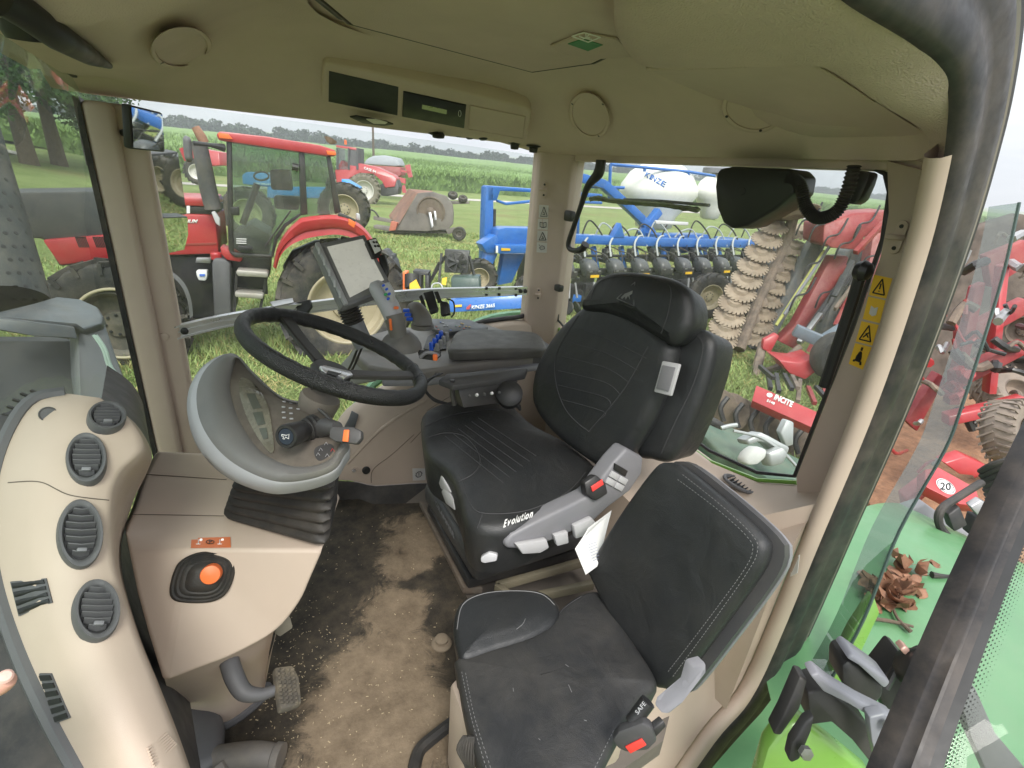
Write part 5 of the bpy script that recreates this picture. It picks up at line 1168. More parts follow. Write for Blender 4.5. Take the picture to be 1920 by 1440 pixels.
b = MB(); b.box(PD(733, 608, 1.458), (.008, .014, .035), RT, None, bev=.003); b.build('orange_trigger', mOrange, js)
b = MB(); b.tube([PD(*q_) for q_ in ((792, 612, 1.72), (790, 597, 1.72), (780, 580, 1.73), (768, 578, 1.74))], [.034, .034, .028, .015], 16, sm=4); b.lathe([(.038, 0), (.038, .014)], PD(792, 615, 1.72), (0, 0, 1), 22); o = b.build('cross_lever', mat('dusty_grip', (.12, .115, .11), .5), None, smooth=50); tag(o, 'rounded grey lever with blue switches between joystick and keypad', 'lever')
for k in range(3): b = MB(); b.box(PD(762 + 3 * k, 582 + 8 * k, 1.70), (.022, .012, .012), RT, None, bev=.003); b.build('blue_switch', mat('blue_lever', (.015, .09, .6), .3), o)

# monitor terminal
mt = thing('terminal_monitor', 'tilted grey touch screen terminal with pale screen on a ribbed stalk', 'monitor', PD(660, 600, 1.6))
mpl = pl_of((602, 455, 1.50), (684, 439, 1.60), (648, 572, 1.46)); mpl.n = mpl.n if mpl.n.dot(CAM - mpl.p) > 0 else -mpl.n
b = MB(); b.prism([mpl(*p) for p in [(590, 458), (603, 455), (684, 439), (738, 541), (650, 574), (642, 573)]], mpl.n * -.035, bev=.005); b.build('housing', mGreyM, mt)
b = MB(); b.prism([mpl(*p, .0008) for p in [(606, 461), (683, 444), (731, 538), (652, 567)]], mpl.n * .002, bev=.0008); b.build('bezel', mat('bezel_grey', (.22, .22, .22), .45, var=.04), mt)
b = MB(); b.prism([mpl(*p, .0032) for p in [(613, 463), (680, 448), (720, 525), (656, 558)]], mpl.n * .0008); b.build('screen', mat('dusty_screen', (.5, .49, .44), .3, var=.08, vs=25, dirt=.25, dc=(.42, .4, .33), ds=18, emit=(.5, .49, .44, .24)), mt)
b = MB(); b.prism([mpl(*p, .001) for p in [(589, 459), (597, 457), (652, 573), (644, 574)]], mpl.n * .012, bev=.003); b.build('button_strip', mSilver, mt)
for k in range(5):
    f = .1 + .18 * k; b = MB(); p = mpl(593 + 54 * f, 459 + 114 * f, .0135); b.box(p, (.006, .02, .002), RT, UP, bev=.0006); b.build('side_button', mGreyL, mt)
kpl = Plane(mpl.p, mpl.n); b = MB(); b.prism([mpl(*p, .03) for p in [(686, 450), (705, 444), (717, 468), (714, 478), (700, 481)]], mpl.n * -.02, bev=.004); kr = b.build('scroll_keypad', mDark, mt)
b = MB(); b.prism([mpl(*p, .0305) for p in [(692, 451), (705, 448), (714, 470), (703, 476)]], mpl.n * .001); b.build('key_plate', mWhite, kr)
b = MB(); c = mpl(703.5, 461.5, .0325)
for k in range(6): t = k * math.pi / 3; uu = RT * math.cos(t) * .009 + UP * math.sin(t) * .014; b.lathe([(.0042, 0), (.0042, .0005), (.0034, .0005)], c + uu, mpl.n, 12)
b.lathe([(.0042, 0), (.0042, .0005), (.0034, .0005)], c, mpl.n, 12); b.build('key_rings', mBlackP, kr)
b = MB(); b.tube([mpl(716, 480, .0), PD(722, 505, 1.6), PD(720, 522, 1.6)], [.012, .014, .01], 10, sm=3); b.build('keypad_arm', mDark, mt)
b = MB(); a0, a1_ = PD(652, 574, 1.53), PD(664, 606, 1.55); P = []; Rr_ = []
for k in range(13): P.append(a0.lerp(a1_, k / 12)); Rr_.append(.034 if k % 2 else .026)
b.tube(P, Rr_, 24); b.build('ribbed_boot', mRubber, mt, smooth=60)
b = MB(); b.tube([PD(664, 600, 1.55), PD(672, 625, 1.56), PD(684, 650, 1.57)], [.026, .03, .03], 18); b.build('stalk_post', mGreyM, mt)
b = MB(); 
for s_ in (0, 7): b.tube([PD(672 + s_, 650, 1.6), PD(655 + s_, 690, 1.7), PD(640 + s_, 708, 1.78)], .004, 6, sm=3)
o = b.build('gas_strut', mDark, None); tag(o, 'two thin black rods behind the steering wheel below the terminal', 'strut')
# glove surface: clear grey side bubble behind the wheel
b = MB(); b.prism([PD(a, c, 1.9) for a, c in [(622, 722), (640, 680), (668, 650), (700, 640), (722, 665), (735, 690), (700, 715), (660, 722)]], FW * .03, bev=.01); o = b.build('mirror_shell', mat('dusty_clear_plastic', (.28, .28, .25), .4), None); tag(o, 'dusty grey plastic housing behind the steering wheel spokes', 'housing')

# phone holder
ph = thing('phone_holder', 'black phone clamp with empty cradle on the side rail', 'phone holder', PD(810, 580, 1.9))
pv = pl_of((795, 550, 1.86), (818, 548, 1.86), (808, 585, 1.84)); pv.n = pv.n if pv.n.dot(CAM - pv.p) > 0 else -pv.n
b = MB(); b.prism([pv(*p) for p in [(793, 548), (812, 544), (822, 580), (806, 587)]], pv.n * -.015, bev=.004); b.build('back_plate', mDark, ph)
for pix in ([(787, 560), (793, 556), (800, 578), (794, 580)], [(815, 551), (823, 550), (829, 566), (822, 570)], [(806, 586), (820, 580), (822, 586), (808, 591)]): b = MB(); b.prism([pv(*p) for p in pix], pv.n * .02, bev=.003); b.build('clamp_jaw', mDark, ph)
b = MB(); b.prism([PD(a, c, 1.93) for a, c in [(824, 563), (840, 566), (843, 588), (826, 592)]], FW * .05, bev=.006); b.build('ball_mount', mDark, ph)
b = MB(); b.tube([PD(838, 560, 1.94), PD(850, 566, 1.93), PD(852, 585, 1.93), PD(846, 595, 1.92)], .003, 6, sm=5); b.build('cable', mDark, ph)

# side rail: straight extrusion along the window, bowed with the glass
rl = thing('side_rail', 'long silver aluminium accessory rail across the side window', 'rail', (-.6, FY + .02, 2.35))
rt_ = [(326, 613), (410, 594), (510, 577), (622, 562), (735, 548), (820, 542), (905, 540), (990, 538)]; rbm = [(333, 637), (412, 617), (512, 598), (624, 582), (737, 568), (822, 560), (905, 557), (988, 553)]
def yb(x): f = (x - .1) / (-1.43 - .1); return FY + .03 - .0 * math.sin(math.pi * f)
A_ = spl([PY(*p, FY + .03) for p in rt_], 8); B2_ = spl([PY(*p, FY + .03) for p in rbm], 8)
b = MB(); nA = len(A_)
rowsr = []
for f, h in ((0, -.025), (0, 0), (.12, .0), (.14, -.006), (.40, -.006), (.42, -.002), (.56, -.002), (.58, -.006), (.86, -.006), (.88, 0), (1, 0), (1, -.025)):
    rowsr.append([a.lerp(c, f) + V((0, h, 0)) for a, c in zip(A_, B2_)])
b.loft(rowsr, closed=False); rail_bv = b.bvh(); b.build('rail_profile', mAlu, rl, smooth=20)
for (x, y) in ((346, 621),): p = on(rail_bv, x, y, .001); b = MB(); b.lathe([(0, .002), (.009, .002), (.012, 0), (.012, -.002)], p, (0, 1, 0), 18); b.build('bolt', mDark, rl)
for x in (912, 936, 967):
    for f in (.1, .95): 
        yy = 539 + 15 * f; p = on(rail_bv, x, yy, .002)
        if p: b = MB(); b.box(p, (.012, .006, .012), bev=.001); b.build('cable_clip', mDark, rl)
for x in (976, 985): 
    p = on(rail_bv, x, 546, .001)
    if p: b = MB(); b.lathe([(0, .004), (.009, .004), (.01, 0)], p, (0, 1, 0), 14); b.build('bolt', mDark, rl)
br = thing('rail_bracket', 'black and bare metal mounting bracket on the side rail above the steering wheel', 'bracket', PD(545, 575, 1.95))
b = MB(); b.prism([PD(a, c, d) for a, c, d in [(506, 568, 1.86), (549, 561, 1.9), (551, 569, 1.83), (512, 577, 1.8)]], (0, 0, .005), bev=.0015); b.build('top_plate', mSteel, br)
b = MB(); b.prism([PD(a, c, 1.88) for a, c in [(515, 577), (552, 568), (580, 561), (583, 575), (575, 587), (560, 585)]], FW * .02, bev=.003); b.build('bracket_body', mBlackM, br)

# interior mirror and exterior mirrors
mMir = bpy.data.materials.new('mirror'); mMir.use_nodes = True; pb_ = mMir.node_tree.nodes['Principled BSDF']; pb_.inputs['Metallic'].default_value = 1; pb_.inputs['Roughness'].default_value = .02; pb_.inputs['Base Color'].default_value = (.82, .85, .85, 1)
def mirror(name, label, pix, d, target, th, fm, cat='mirror', grow=.06, mount=None):
    c = sum((V((a, e, 0)) for a, e in pix), V()) / len(pix); p = PD(c.x, c.y, d); din = (p - CAM).normalized(); do = (V(target) - p).normalized(); n_ = (do - din).normalized()
    pl = Plane(p, n_); t = thing(name, label, cat, p); q_ = [pl(*a) for a in pix]; cc = sum(q_, V()) / len(q_)
    b = MB(); b.prism([cc + (a - cc) * (1 + grow) - n_ * .002 for a in q_], n_ * -th, bev=.006); b.build('mirror_housing', fm, t)
    b = MB(); b.add([a - n_ * .0005 for a in q_], [list(range(len(q_)))]); b.build('mirror_glass', mMir, t, smooth=0)
    if mount: b = MB(); b.tube([p - n_ * th] + [PD(*m_) for m_ in mount], .010, 8, sm=3); b.build('mirror_arm', fm, t)
    return t
mirror('interior_mirror', 'square black framed mirror fixed to the front pillar, reflecting blue machinery', [(247, 201), (305, 215), (309, 283), (251, 277)], 1.36, (-8.5, -8.5, 1.6), .02, mDark, grow=.10, mount=[(228, 250, 1.47)])
mirror('outside_mirror', 'tall outside mirror beyond the side window next to the front pillar', [(286, 292), (334, 288), (350, 400), (292, 402)], 2.1, (-9.5, -7.0, .7), .05, mDark, mount=[(250, 330, 2.15)])
mirror('wide_angle_mirror', 'lower wide angle outside mirror showing grass and a tyre', [(296, 410), (352, 408), (353, 440), (346, 468), (300, 478)], 2.1, (-6, -5.5, -.2), .05, mDark, mount=[(262, 440, 2.15)])

# ---------------- roof-mounted things
rpl = plane3(PY(610, 120, -1.66), PY(1000, 215, -1.66), PY(985, 272, -1.845)); rpl.n = rpl.n if rpl.n.dot(CAM - rpl.p) > 0 else -rpl.n
b = MB(); b.prism([rpl(*p, .004) for p in [(612, 119), (700, 136), (900, 181), (990, 204), (997, 213), (988, 262), (980, 272), (900, 255), (700, 214), (602, 194), (600, 188), (606, 125)]], rpl.n * -.05, bev=.008, seg=3); rpn = b.build('radio_panel', mLiner, cab)
b = MB(); b.prism([rpl(*p, .0045) for p in [(617, 133), (747, 163), (745, 216), (616, 190)]], rpl.n * .001); b.build('blank_cover', mat('gloss_black', (.006, .007, .009), .45, var=.1), rpn)
ra = thing('radio', 'black radio with small green display in the overhead panel', 'radio', rpl(815, 200))
b = MB(); b.prism([rpl(*p, .003) for p in [(756, 169), (874, 195), (870, 238), (754, 216)]], rpl.n * .006, bev=.002); b.build('radio_body', mat('gloss_black', (.006, .007, .009), .25), ra)
b = MB(); b.prism([rpl(*p, .0092) for p in [(792, 196), (838, 206), (837, 214), (791, 204)]], rpl.n * .0006); b.build('display', mat('lcd_green', (.06, .075, .03), .3, emit=(.12, .15, .05, .25)), ra)
b = MB(); b.tube([rpl(862 + 2.5 * math.cos(t), 213 + 6 * math.sin(t), .0094) for t in [2 * math.pi * k / 14 for k in range(14)]], .0007, 4, closed=True); b.build('knob_ring', mWhite, ra)
b = MB(); b.prism([rpl(*p, .0045) for p in [(882, 198), (985, 219), (980, 260), (878, 242)]], rpl.n * .002, bev=.001); pk_ = b.build('pocket', mLiner, rpn)
b = MB(); b.tube([rpl(*p, .007) for p in [(882, 198), (985, 219), (980, 260), (878, 242), (882, 198)]], .0018, 4); b.build('pocket_edge', mLinerTex, pk_)
def disc_on(bv, cx, cy, w_, h_, tilt, name, m_, parent, screws=()):
    p = on(bv, cx, cy, 0); n_ = bv.ray_cast(CAM, ray(cx, cy).normalized())[1]; n_ = n_ if n_.dot(CAM - p) > 0 else -n_
    pl = Plane(p, n_); ct, st_ = math.cos(tilt), math.sin(tilt)
    E = lambda f, h: [pl(cx + f * (w_ * math.cos(t) * ct - h_ * math.sin(t) * st_), cy + f * (w_ * math.cos(t) * st_ + h_ * math.sin(t) * ct), h) for t in [2 * math.pi * i / 40 for i in range(40)]]
    b = MB(); b.loft([E(1, -.03), E(1, .012), E(.97, .016), E(.86, .016), E(.83, .012), E(.4, .014), E(.05, .015)], True, True); o = b.build(name, m_, parent, smooth=40)
    for a in screws: q_ = pl(cx + .91 * (w_ * math.cos(a) * ct - h_ * math.sin(a) * st_), cy + .91 * (w_ * math.cos(a) * st_ + h_ * math.sin(a) * ct), .0165); b = MB(); b.lathe([(0, .0005), (.004, .0005), (.004, 0)], q_, n_, 10); b.build('screw', mBlackP, o)
    return o
disc_on(roof_bv, 1105, 217, 36, 46, -.45, 'speaker_cover', mLiner, cab, (-2.2, -.2, 1.6))
disc_on(roof_bv, 1412, 205, 60, 44, .15, 'speaker_cover', mLiner, cab, (1.2, 2.6))
disc_on(roof_bv, 340, 90, 58, 40, -.1, 'speaker_cover', mLiner, cab, (2.4,))
def blob(pix, d, th, m_, name, parent, bev=.004):
    b = MB(); q_ = [PD(a, c, d) for a, c in pix]; b.prism(q_, FW * th, bev=bev); return b.build(name, m_, parent)
lamp = thing('reading_lamp', 'small oval ceiling lamp above the side window', 'lamp', PD(706, 225, 1.96))
lq = Plane((0, FY + .07, 3.012), (0, .3, -1))
b = MB(); b.prism([lq(*p, .002) for p in [(655, 217), (668, 215), (725, 226), (738, 231), (720, 234), (680, 229)]], lq.n * .005, bev=.002); b.build('lamp_base', mDark, lamp)
b = MB(); b.prism([lq(*p, .008) for p in [(686, 222), (705, 222), (727, 228), (722, 231), (700, 230)]], lq.n * .004, bev=.002); b.build('lens', mat('clear_lens', (.75, .72, .65), .3), lamp)
hn = thing('wiper_lever', 'black curved lever hanging under the overhead panel', 'lever', PD(790, 245, 1.9))
b = MB(); b.tube([PD(745, 239, 1.93), PD(762, 237, 1.92), PD(780, 238, 1.91), PD(800, 246, 1.9), PD(822, 252, 1.9)], [.012, .016, .018, .008, .022], 12, sm=5, flat=.6); b.build('lever_arm', mDark, hn, smooth=60)
b = MB(); b.lathe([(.0, 0), (.022, .002), (.024, .012), (.016, .02), (0, .02)], PD(822, 259, 1.9), (.1, .2, 1), 16); b.build('lever_knob', mDark, hn)
for i, (x, y, s_) in enumerate([(861, 257, .016), (881, 261, .016), (906, 263, .018)]):
    b = MB(); b.lathe([(0, 0), (s_ * .7, .001), (s_, .006), (s_, .012), (0, .014)], PD(x, y, 2.0), (0, -.2, 1), 16); o = b.build('rotary_switch', mat('dark_blue_plastic', (.015, .03, .07), .4) if i == 0 else mDark, None); tag(o, ['blue tinted rotary switch, leftmost of three under the pocket', 'small black rotary switch, middle of three under the pocket', 'flat black rotary switch, right one of three under the pocket'][i], 'switch')
for i, (x, y) in enumerate([(965, 275), (1000, 281)]):
    b = MB(); b.lathe([(0, -.012), (.016, -.010), (.018, 0), (.018, .008), (.03, .012), (.03, .016), (0, .016)], PD(x, y, 2.1), (0, 0, 1), 18); o = b.build('roof_socket', mDark, None); tag(o, ['black round socket under the roof edge left of the corner post', 'black round socket under the roof edge just at the corner post'][i], 'socket')
# rear window handle
hd_ = subthing('window_handle', PX(1085, 400, RX + .03), cab)
b = MB(); b.tube([PX(a, c, RX + .035) for a, c in [(1127, 300), (1122, 325), (1102, 350), (1088, 390), (1074, 430), (1066, 455), (1068, 466), (1078, 470), (1090, 468), (1098, 458)]], [.02, .022, .014, .011, .011, .011, .011, .011, .014, .018], 12, sm=5); b.build('grip_bar', mDark, hd_, smooth=60)
b = MB(); b.box(PX(1068, 405, RX + .02), (.03, .05, .045), bev=.008); b.build('hinge_block', mBlackM, hd_); b = MB(); b.box(PX(1048, 540, RX + .02), (.03, .04, .03), bev=.006); b.build('hinge_block', mBlackM, hd_)
# rear wiper motor with hose
wm = thing('wiper_motor', 'black wiper motor housing with ribbed hose at the top of the rear window', 'wiper motor', PX(1400, 340, RX + .06))
wpl = Plane((RX + .10, 0, 0), (1, 0, 0))
b = MB(); b.prism([wpl(*p) for p in [(1350, 316), (1372, 312), (1480, 316), (1493, 330), (1488, 362), (1455, 392), (1400, 424), (1372, 429), (1355, 418), (1344, 390), (1340, 350), (1343, 325)]], (-.10, .0, 0), bev=.014, seg=3); b.build('motor_cover', mat('satin_black', (.012, .013, .013), .4), wm)
b = MB(); b.lathe([(0, .001), (.009, .001), (.010, .0)], PX(1392, 359, RX + .1015), (1, 0, 0), 14); b.build('cover_screw', mBlackP, wm)
hp3 = spl([PX(a, c, RX + .09) for a, c in [(1478, 335), (1492, 338), (1503, 355), (1510, 385), (1525, 405), (1545, 408), (1570, 395), (1588, 360), (1602, 310)]], 14)
b = MB(); b.tube(hp3, [.0165 if i % 2 else .0125 for i in range(len(hp3))], 14); b.build('ribbed_hose', mRubber, wm, smooth=25)
b = MB(); b.prism([PX(a, c, RX + .05) for a, c in [(1600, 318), (1632, 322), (1625, 345), (1612, 375), (1598, 384), (1580, 380), (1590, 345)]], (-.05, 0, 0), bev=.01); b.build('end_bracket', mBlackM, wm)
wb = thing('rear_wiper', 'mossy rear wiper blade lying across the rear window', 'wiper', PX(1210, 380, RX - .04))
b = MB(); P = spl([PX(a, c, RX - .05) for a, c in [(1107, 373), (1120, 371), (1150, 376), (1200, 380), (1250, 384), (1310, 393)]], 8)
b.loft([[p + V((0, 0, .008 + .004 * noise.noise(p * 60))), p + V((-.012, 0, .002)), p + V((0, 0, -.010 - .005 * abs(noise.noise(p * 90)))), p + V((.010, 0, .002))] for p in P]); b.build('wiper_blade', mat('mossy_rubber', (.07, .085, .03), .9, var=.4, vs=30, bump=.5), wb)
b = MB(); b.tube([PX(1330, 385, RX - .05), PX(1240, 377, RX - .06), PX(1170, 374, RX - .06)], .006, 6); b.build('wiper_arm', mGrey, wb)
ro = thing('window_gas_strut', 'black gas strut with ball joint beside the rear left pillar', 'gas strut', PX(1600, 560, RX + .0))
b = MB(); b.tube([PX(1612, 520, RX + .03), PX(1600, 560, RX + .03), PX(1545, 725, RX + .03)], .014, 10); b.build('strut_tube', mDark, ro)
b = MB(); b.lathe([(0, -.025), (.02, -.015), (.026, 0), (.02, .015), (0, .025)], PX(1618, 508, RX + .04), (0, 1, 0), 16); b.build('ball_joint', mDark, ro)
# bar-code like tag on pillar trim
decal(BV['pillar_trim'], [(1487, 1048), (1500, 1040), (1496, 1074), (1483, 1081)], mWhite, 'white_label', cab)
# fingertip at the left edge of the view: photographer's hand
mSkin = mat('skin', (.62, .34, .26), .5, var=.06)
hnd = thing('person', 'fingertip of the photographer entering at the left edge', 'person', PD(-120, 1340, .42))
ft = [PD(18, 1272, .42), PD(2, 1282, .42), PD(-40, 1300, .42), PD(-90, 1325, .43), PD(-150, 1350, .44)]
b = MB(); b.tube(ft, [.0058, .0088, .0098, .0105, .0115], 16, sm=4)
pc_ = PD(-230, 1400, .46)
b.tube([ft[-1], pc_, PD(-330, 1450, .5)], [.014, .035, .028], 16, sm=5, flat=.5)
for k in range(4): b.tube([pc_ + V((0, 0, .02 - .018 * k)), PD(-200, 1440 + 45 * k, .46), PD(-150, 1455 + 45 * k, .45), PD(-170, 1480 + 45 * k, .46)], [.012, .011, .010, .007], 12, sm=4)
b.build('hand', mSkin, hnd, smooth=80)
b = MB(); b.lathe([(0, .0018), (.004, .0012), (.0055, -.0006)], PD(10, 1268, .4135), (CAM - PD(10, 1272, .42)) + UP * .2, 16); b.build('fingernail', mat('nail', (.7, .45, .38), .3), hnd)

# ---------------- own tractor outside the windshield
ex = thing('exhaust_stack', 'dark perforated exhaust guard outside the left end of the windshield', 'exhaust', PD(20, 500, 2.1))
b = MB(); a0, a1_ = PD(-85, 200, 2.25), PD(5, 575, 2.05); b.tube([a0, a1_], [.13, .155], 36); ex_bv = b.bvh(); b.build('guard', mat('weathered_grey_metal', (.06, .065, .065), .6, metal=.2, var=.2, dirt=.3), ex, smooth=60)
b = MB()
for j in range(13):
    for i in range(5):
        x = -30 + 20 * i + j * 4.6 + (8 if j % 2 else 0); y = 262 + 25 * j; p = on(ex_bv, x, y, .0008)
        if p and x > 0:
            n_ = ex_bv.ray_cast(CAM, ray(x, y).normalized())[1]; n_ = n_ if n_.dot(CAM - p) > 0 else -n_; b.lathe([(0, 0), (.0085, 0), (.0085, -.001)], p, n_, 10)
b.build('perforations', mBlackP, ex)
ho_ = thing('engine_hood', 'grey engine hood shoulder and side intake of the tractor outside the windshield', 'hood', PD(120, 600, 2.2))
mHood = mat('grey_blue_paint', (.09, .10, .115), .35, var=.1, dirt=.25)
b = MB(); b.prism([PD(a, c, d) for a, c, d in [(-60, 600, 1.9), (60, 570, 2.0), (105, 555, 2.1), (150, 560, 2.15), (183, 575, 2.15), (193, 592, 2.1), (190, 606, 2.05), (155, 622, 2.0), (140, 612, 1.98), (0, 596, 1.85), (-60, 594, 1.8)]], (0, -.05, -.05), bev=.012, seg=3); b.build('hood_top', mHood, ho_)
b = MB(); b.prism([PD(a, c, d) for a, c, d in [(-40, 600, 1.82), (0, 597, 1.84), (140, 613, 1.97), (146, 636, 1.97), (60, 630, 1.9), (0, 620, 1.84), (-40, 616, 1.8)]], (.02, -.05, 0), bev=.005); b.build('trim_lip', mHood, ho_)
b = MB(); b.prism([PD(a, c, d) for a, c, d in [(145, 625, 2.0), (195, 600, 2.1), (215, 660, 2.1), (238, 720, 2.1), (250, 790, 2.1), (240, 850, 2.1), (165, 850, 2.0), (150, 740, 1.98)]], (.06, -.25, 0), bev=.02); b.build('side_tower', mGreyM, ho_)
b = MB(); b.prism([PD(a, c, d) for a, c, d in [(-60, 640, 2.1), (150, 640, 2.2), (165, 860, 2.2), (-60, 860, 2.1)]], (.1, -.1, 0)); b.build('hood_side', mGreyD, ho_)
mW = mat('pale_green_wire', (.45, .55, .5), .5)
b = MB()
for s_ in (0, 5): b.tube([PD(175 + s_, 628, 1.96), PD(193 + s_, 655, 1.98), PD(205 + s_, 690, 2.0), PD(232 + s_ * .6, 722, 2.02), PD(238 + s_ * .4, 785, 2.02)], .0055, 6, sm=5)
b.build('cable', mW, ho_)
b = MB(); b.prism([PD(a, c, .9) for a, c in [(-60, 760), (10, 800), (-4, 900), (-8, 1000), (10, 1110), (60, 1230), (120, 1345), (180, 1460), (60, 1600), (-60, 1600)]], (.05, -.1, -.06)); o = b.build('front_door_frame', mat('dark_green_panel_paint', (.022, .03, .024), .3, dirt=.3, dc=(.1, .11, .09)), None); tag(o, 'dark lower body panel left of the vent column', 'panel')  # panel in one dark green with greyish dirt
print('interior B done')
# ============================================================ machines in the field
def slab(pix, d, th, m_, name, parent, bev=0, dv=None):
    b = MB(); q_ = [PD(*p) if len(p) == 3 else PD(p[0], p[1], d) for p in pix]; b.prism(q_, (dv or V((_h.x, _h.y, 0))) * th, bev=bev); return b.build(name, m_, parent)
def wheel(parent, c, ax, R, w_, rr, m_rim, lugs=22, name='wheel', dish=.5, lug=.05, seg=40, mt_=mTyre):
    c = V(c); ax = V(ax).normalized(); x, y = frame(ax)
    b = MB(); h = w_ / 2
    b.lathe([(rr, -h * .8), (rr + .04, -h * .9), (R * .86, -h), (R - .03, -h * .85), (R, -h * .5), (R, h * .5), (R - .03, h * .85), (R * .86, h), (rr + .04, h * .9), (rr, h * .8)], c, ax, seg, cap=False)
    o = b.build(name, mt_, parent, smooth=45)
    if lugs:
        b = MB()
        for k in range(lugs):
            for s_ in (-1, 1):
                t = 2 * math.pi * (k + (.5 if s_ > 0 else 0)) / lugs; t2 = t + 2 * math.pi * .7 / lugs
                p = c + (x * math.cos(t) + y * math.sin(t)) * (R + lug * .3) + ax * h * .98 * s_; q_ = c + (x * math.cos(t2) + y * math.sin(t2)) * (R + lug * .4) + ax * h * .05 * s_
                b.bar(p, q_, R * .055, lug * 1.3, (p - c).normalized())
                b.bar(c + (x * math.cos(t) + y * math.sin(t)) * (R * .86) + ax * h * 1.0 * s_, p, R * .055, lug, ax)
        b.build('tread_lugs', mt_, o)
    b = MB(); b.lathe([(rr * 1.02, -h * .78), (rr * 1.02, h * .80), (rr * .97, h * .84), (rr * .93, h * .78), (rr * .9, h * .2), (rr * .78, h * (.2 - dish * .6)), (rr * .4, h * (.15 - dish * .6)), (rr * .36, h * (.3 - dish * .5)), (rr * .16, h * (.35 - dish * .5)), (.001, h * (.4 - dish * .5))], c, ax, seg, cap=False)
    rm = b.build('rim', m_rim, o, smooth=30)
    b = MB()
    for k in range(8): t = 2 * math.pi * k / 8; b.lathe([(rr * .04, 0), (rr * .04, h * .1), (0, h * .12)], c + (x * math.cos(t) + y * math.sin(t)) * rr * .28 + ax * h * (.32 - dish * .5), ax, 6)
    b.build('wheel_bolts', mBlackM, rm)
    return o
# ---------------- red tractor next door
ta = rad(10); tu = V((math.cos(ta), -math.sin(ta), 0)); tn = V((math.sin(ta), math.cos(ta), 0)); TP = Plane((-1.53, -8.05, 0), tn)
rt = thing('red_tractor', 'large red tractor with glazed cab and grey side tank parked beside the side window', 'tractor', (-1.5, -9, 0))
def tp(pix, o1, o2, m_, name, parent=rt, bev=.02):
    b = MB(); b.prism([TP(a, c, o1) for a, c in pix], tn * (o2 - o1), bev=bev); return b.build(name, m_, parent)
wheel(rt, TP(650, 572, -.25), tn, 1.0, .5, .60, mCream, 20, 'rear_wheel')
fw_ = wheel(rt, TP(222, 608, -.25), tn, .86, .42, .50, mat('dusty_dark_rim', (.09, .08, .065), .6, dirt=.5), 18, 'front_wheel'); b = MB(); fc_ = TP(222, 608, -.05); fx_, fy_ = frame(tn); b.tube([fc_ + (fx_ * math.cos(t) + fy_ * math.sin(t)) * .49 for t in [2 * math.pi * k / 40 for k in range(40)]], .022, 8, closed=True); b.build('rim_flange', mCream, fw_)
wheel(rt, TP(650, 572, -2.6), tn, 1.0, .5, .60, mCream, 20, 'rear_wheel'); wheel(rt, TP(222, 608, -2.5), tn, .86, .42, .52, mCream, 18, 'front_wheel')
rf = tp([(405, 252), (412, 246), (500, 256), (600, 272), (628, 281), (632, 290), (625, 294), (520, 279), (410, 263)], -.25, -1.95, mRed, 'roof')
tp([(409, 249), (428, 251), (436, 261), (411, 259)], -.23, -.26, mOrange, 'marker_light', rf, .004); tp([(612, 282), (629, 284), (630, 291), (614, 290)], -.23, -.26, mOrange, 'marker_light', rf, .004)
for o_ in (-.3, -1.9):
    tp([(424, 264), (434, 265), (438, 476), (428, 470)], o_, o_ - .08, mBlackM, 'cab_post'); tp([(560, 284), (571, 286), (577, 402), (563, 404)], o_, o_ - .06, mBlackM, 'cab_post'); tp([(612, 292), (620, 293), (640, 398), (628, 402)], o_, o_ - .07, mBlackM, 'cab_post')
tp([(430, 466), (440, 474), (508, 478), (512, 484), (440, 483), (430, 474)], -.3, -.36, mBlackM, 'door_sill'); tp([(508, 480), (514, 446), (532, 420), (562, 400), (564, 404), (536, 426), (520, 450), (513, 482)], -.3, -.36, mBlackM, 'door_frame', bev=.004)
gT = glass('tractor_glass', tint=(.52, .64, .58), dust=.07, refl=1.6)
b = MB(); b.add([TP(a, c, -.33) for a, c in [(434, 266), (562, 286), (566, 402), (538, 422), (520, 450), (510, 478), (438, 476)]], [list(range(7))]); b.add([TP(a, c, -.33) for a, c in [(571, 288), (612, 294), (630, 400), (576, 403)]], [list(range(4))]); b.build('cab_glass', gT, rt, smooth=0)
b = MB(); b.add([TP(a, c, -1.93) for a, c in [(434, 266), (612, 292), (630, 400), (538, 422), (510, 478), (438, 476)]], [list(range(6))]); b.build('far_cab_glass', gT, rt, smooth=0)
for pix, nm in (([(505, 318), (545, 318), (550, 358), (508, 356)], 'seat_back'), ([(512, 368), (566, 370), (560, 395), (515, 392)], 'seat_cushion')): tp(pix, -.9, -1.3, mDark, nm, bev=.04)
b = MB(); b.tube([TP(455, 420, -1), TP(470, 380, -1), TP(482, 345, -1)], .05, 8); b.tube([TP(490 + 14 * math.cos(t), 330 + 8 * math.sin(t), -1) for t in [2 * math.pi * k / 20 for k in range(20)]], .015, 6, closed=True); b.build('tractor_steering', mDark, rt)
tp([(432, 440), (470, 420), (505, 440), (505, 476), (438, 474)], -.8, -1.8, mGreyD, 'cab_floor')
b = MB(); b.tube([TP(497, 462, -.28), TP(545, 395, -.28)], .012, 6); b.build('grab_rail', mDark, rt)
b = MB(); b.tube([TP(548, 312, -.3), TP(560, 315, -.3)], .05, 10); b.build('door_lamp', mDark, rt)
tp([(432, 388), (448, 388), (449, 404), (432, 404)], -.27, -.33, mDark, 'door_hinge', bev=.01); tp([(446, 461), (473, 464), (472, 470), (447, 469)], -.24, -.3, mDark, 'door_handle', bev=.01)
for k in range(3): tp([(443, 447 + 4 * k), (462, 447.5 + 4 * k), (462, 449 + 4 * k), (443, 448.5 + 4 * k)], -.318, -.322, mWhite, 'door_decal', bev=0)
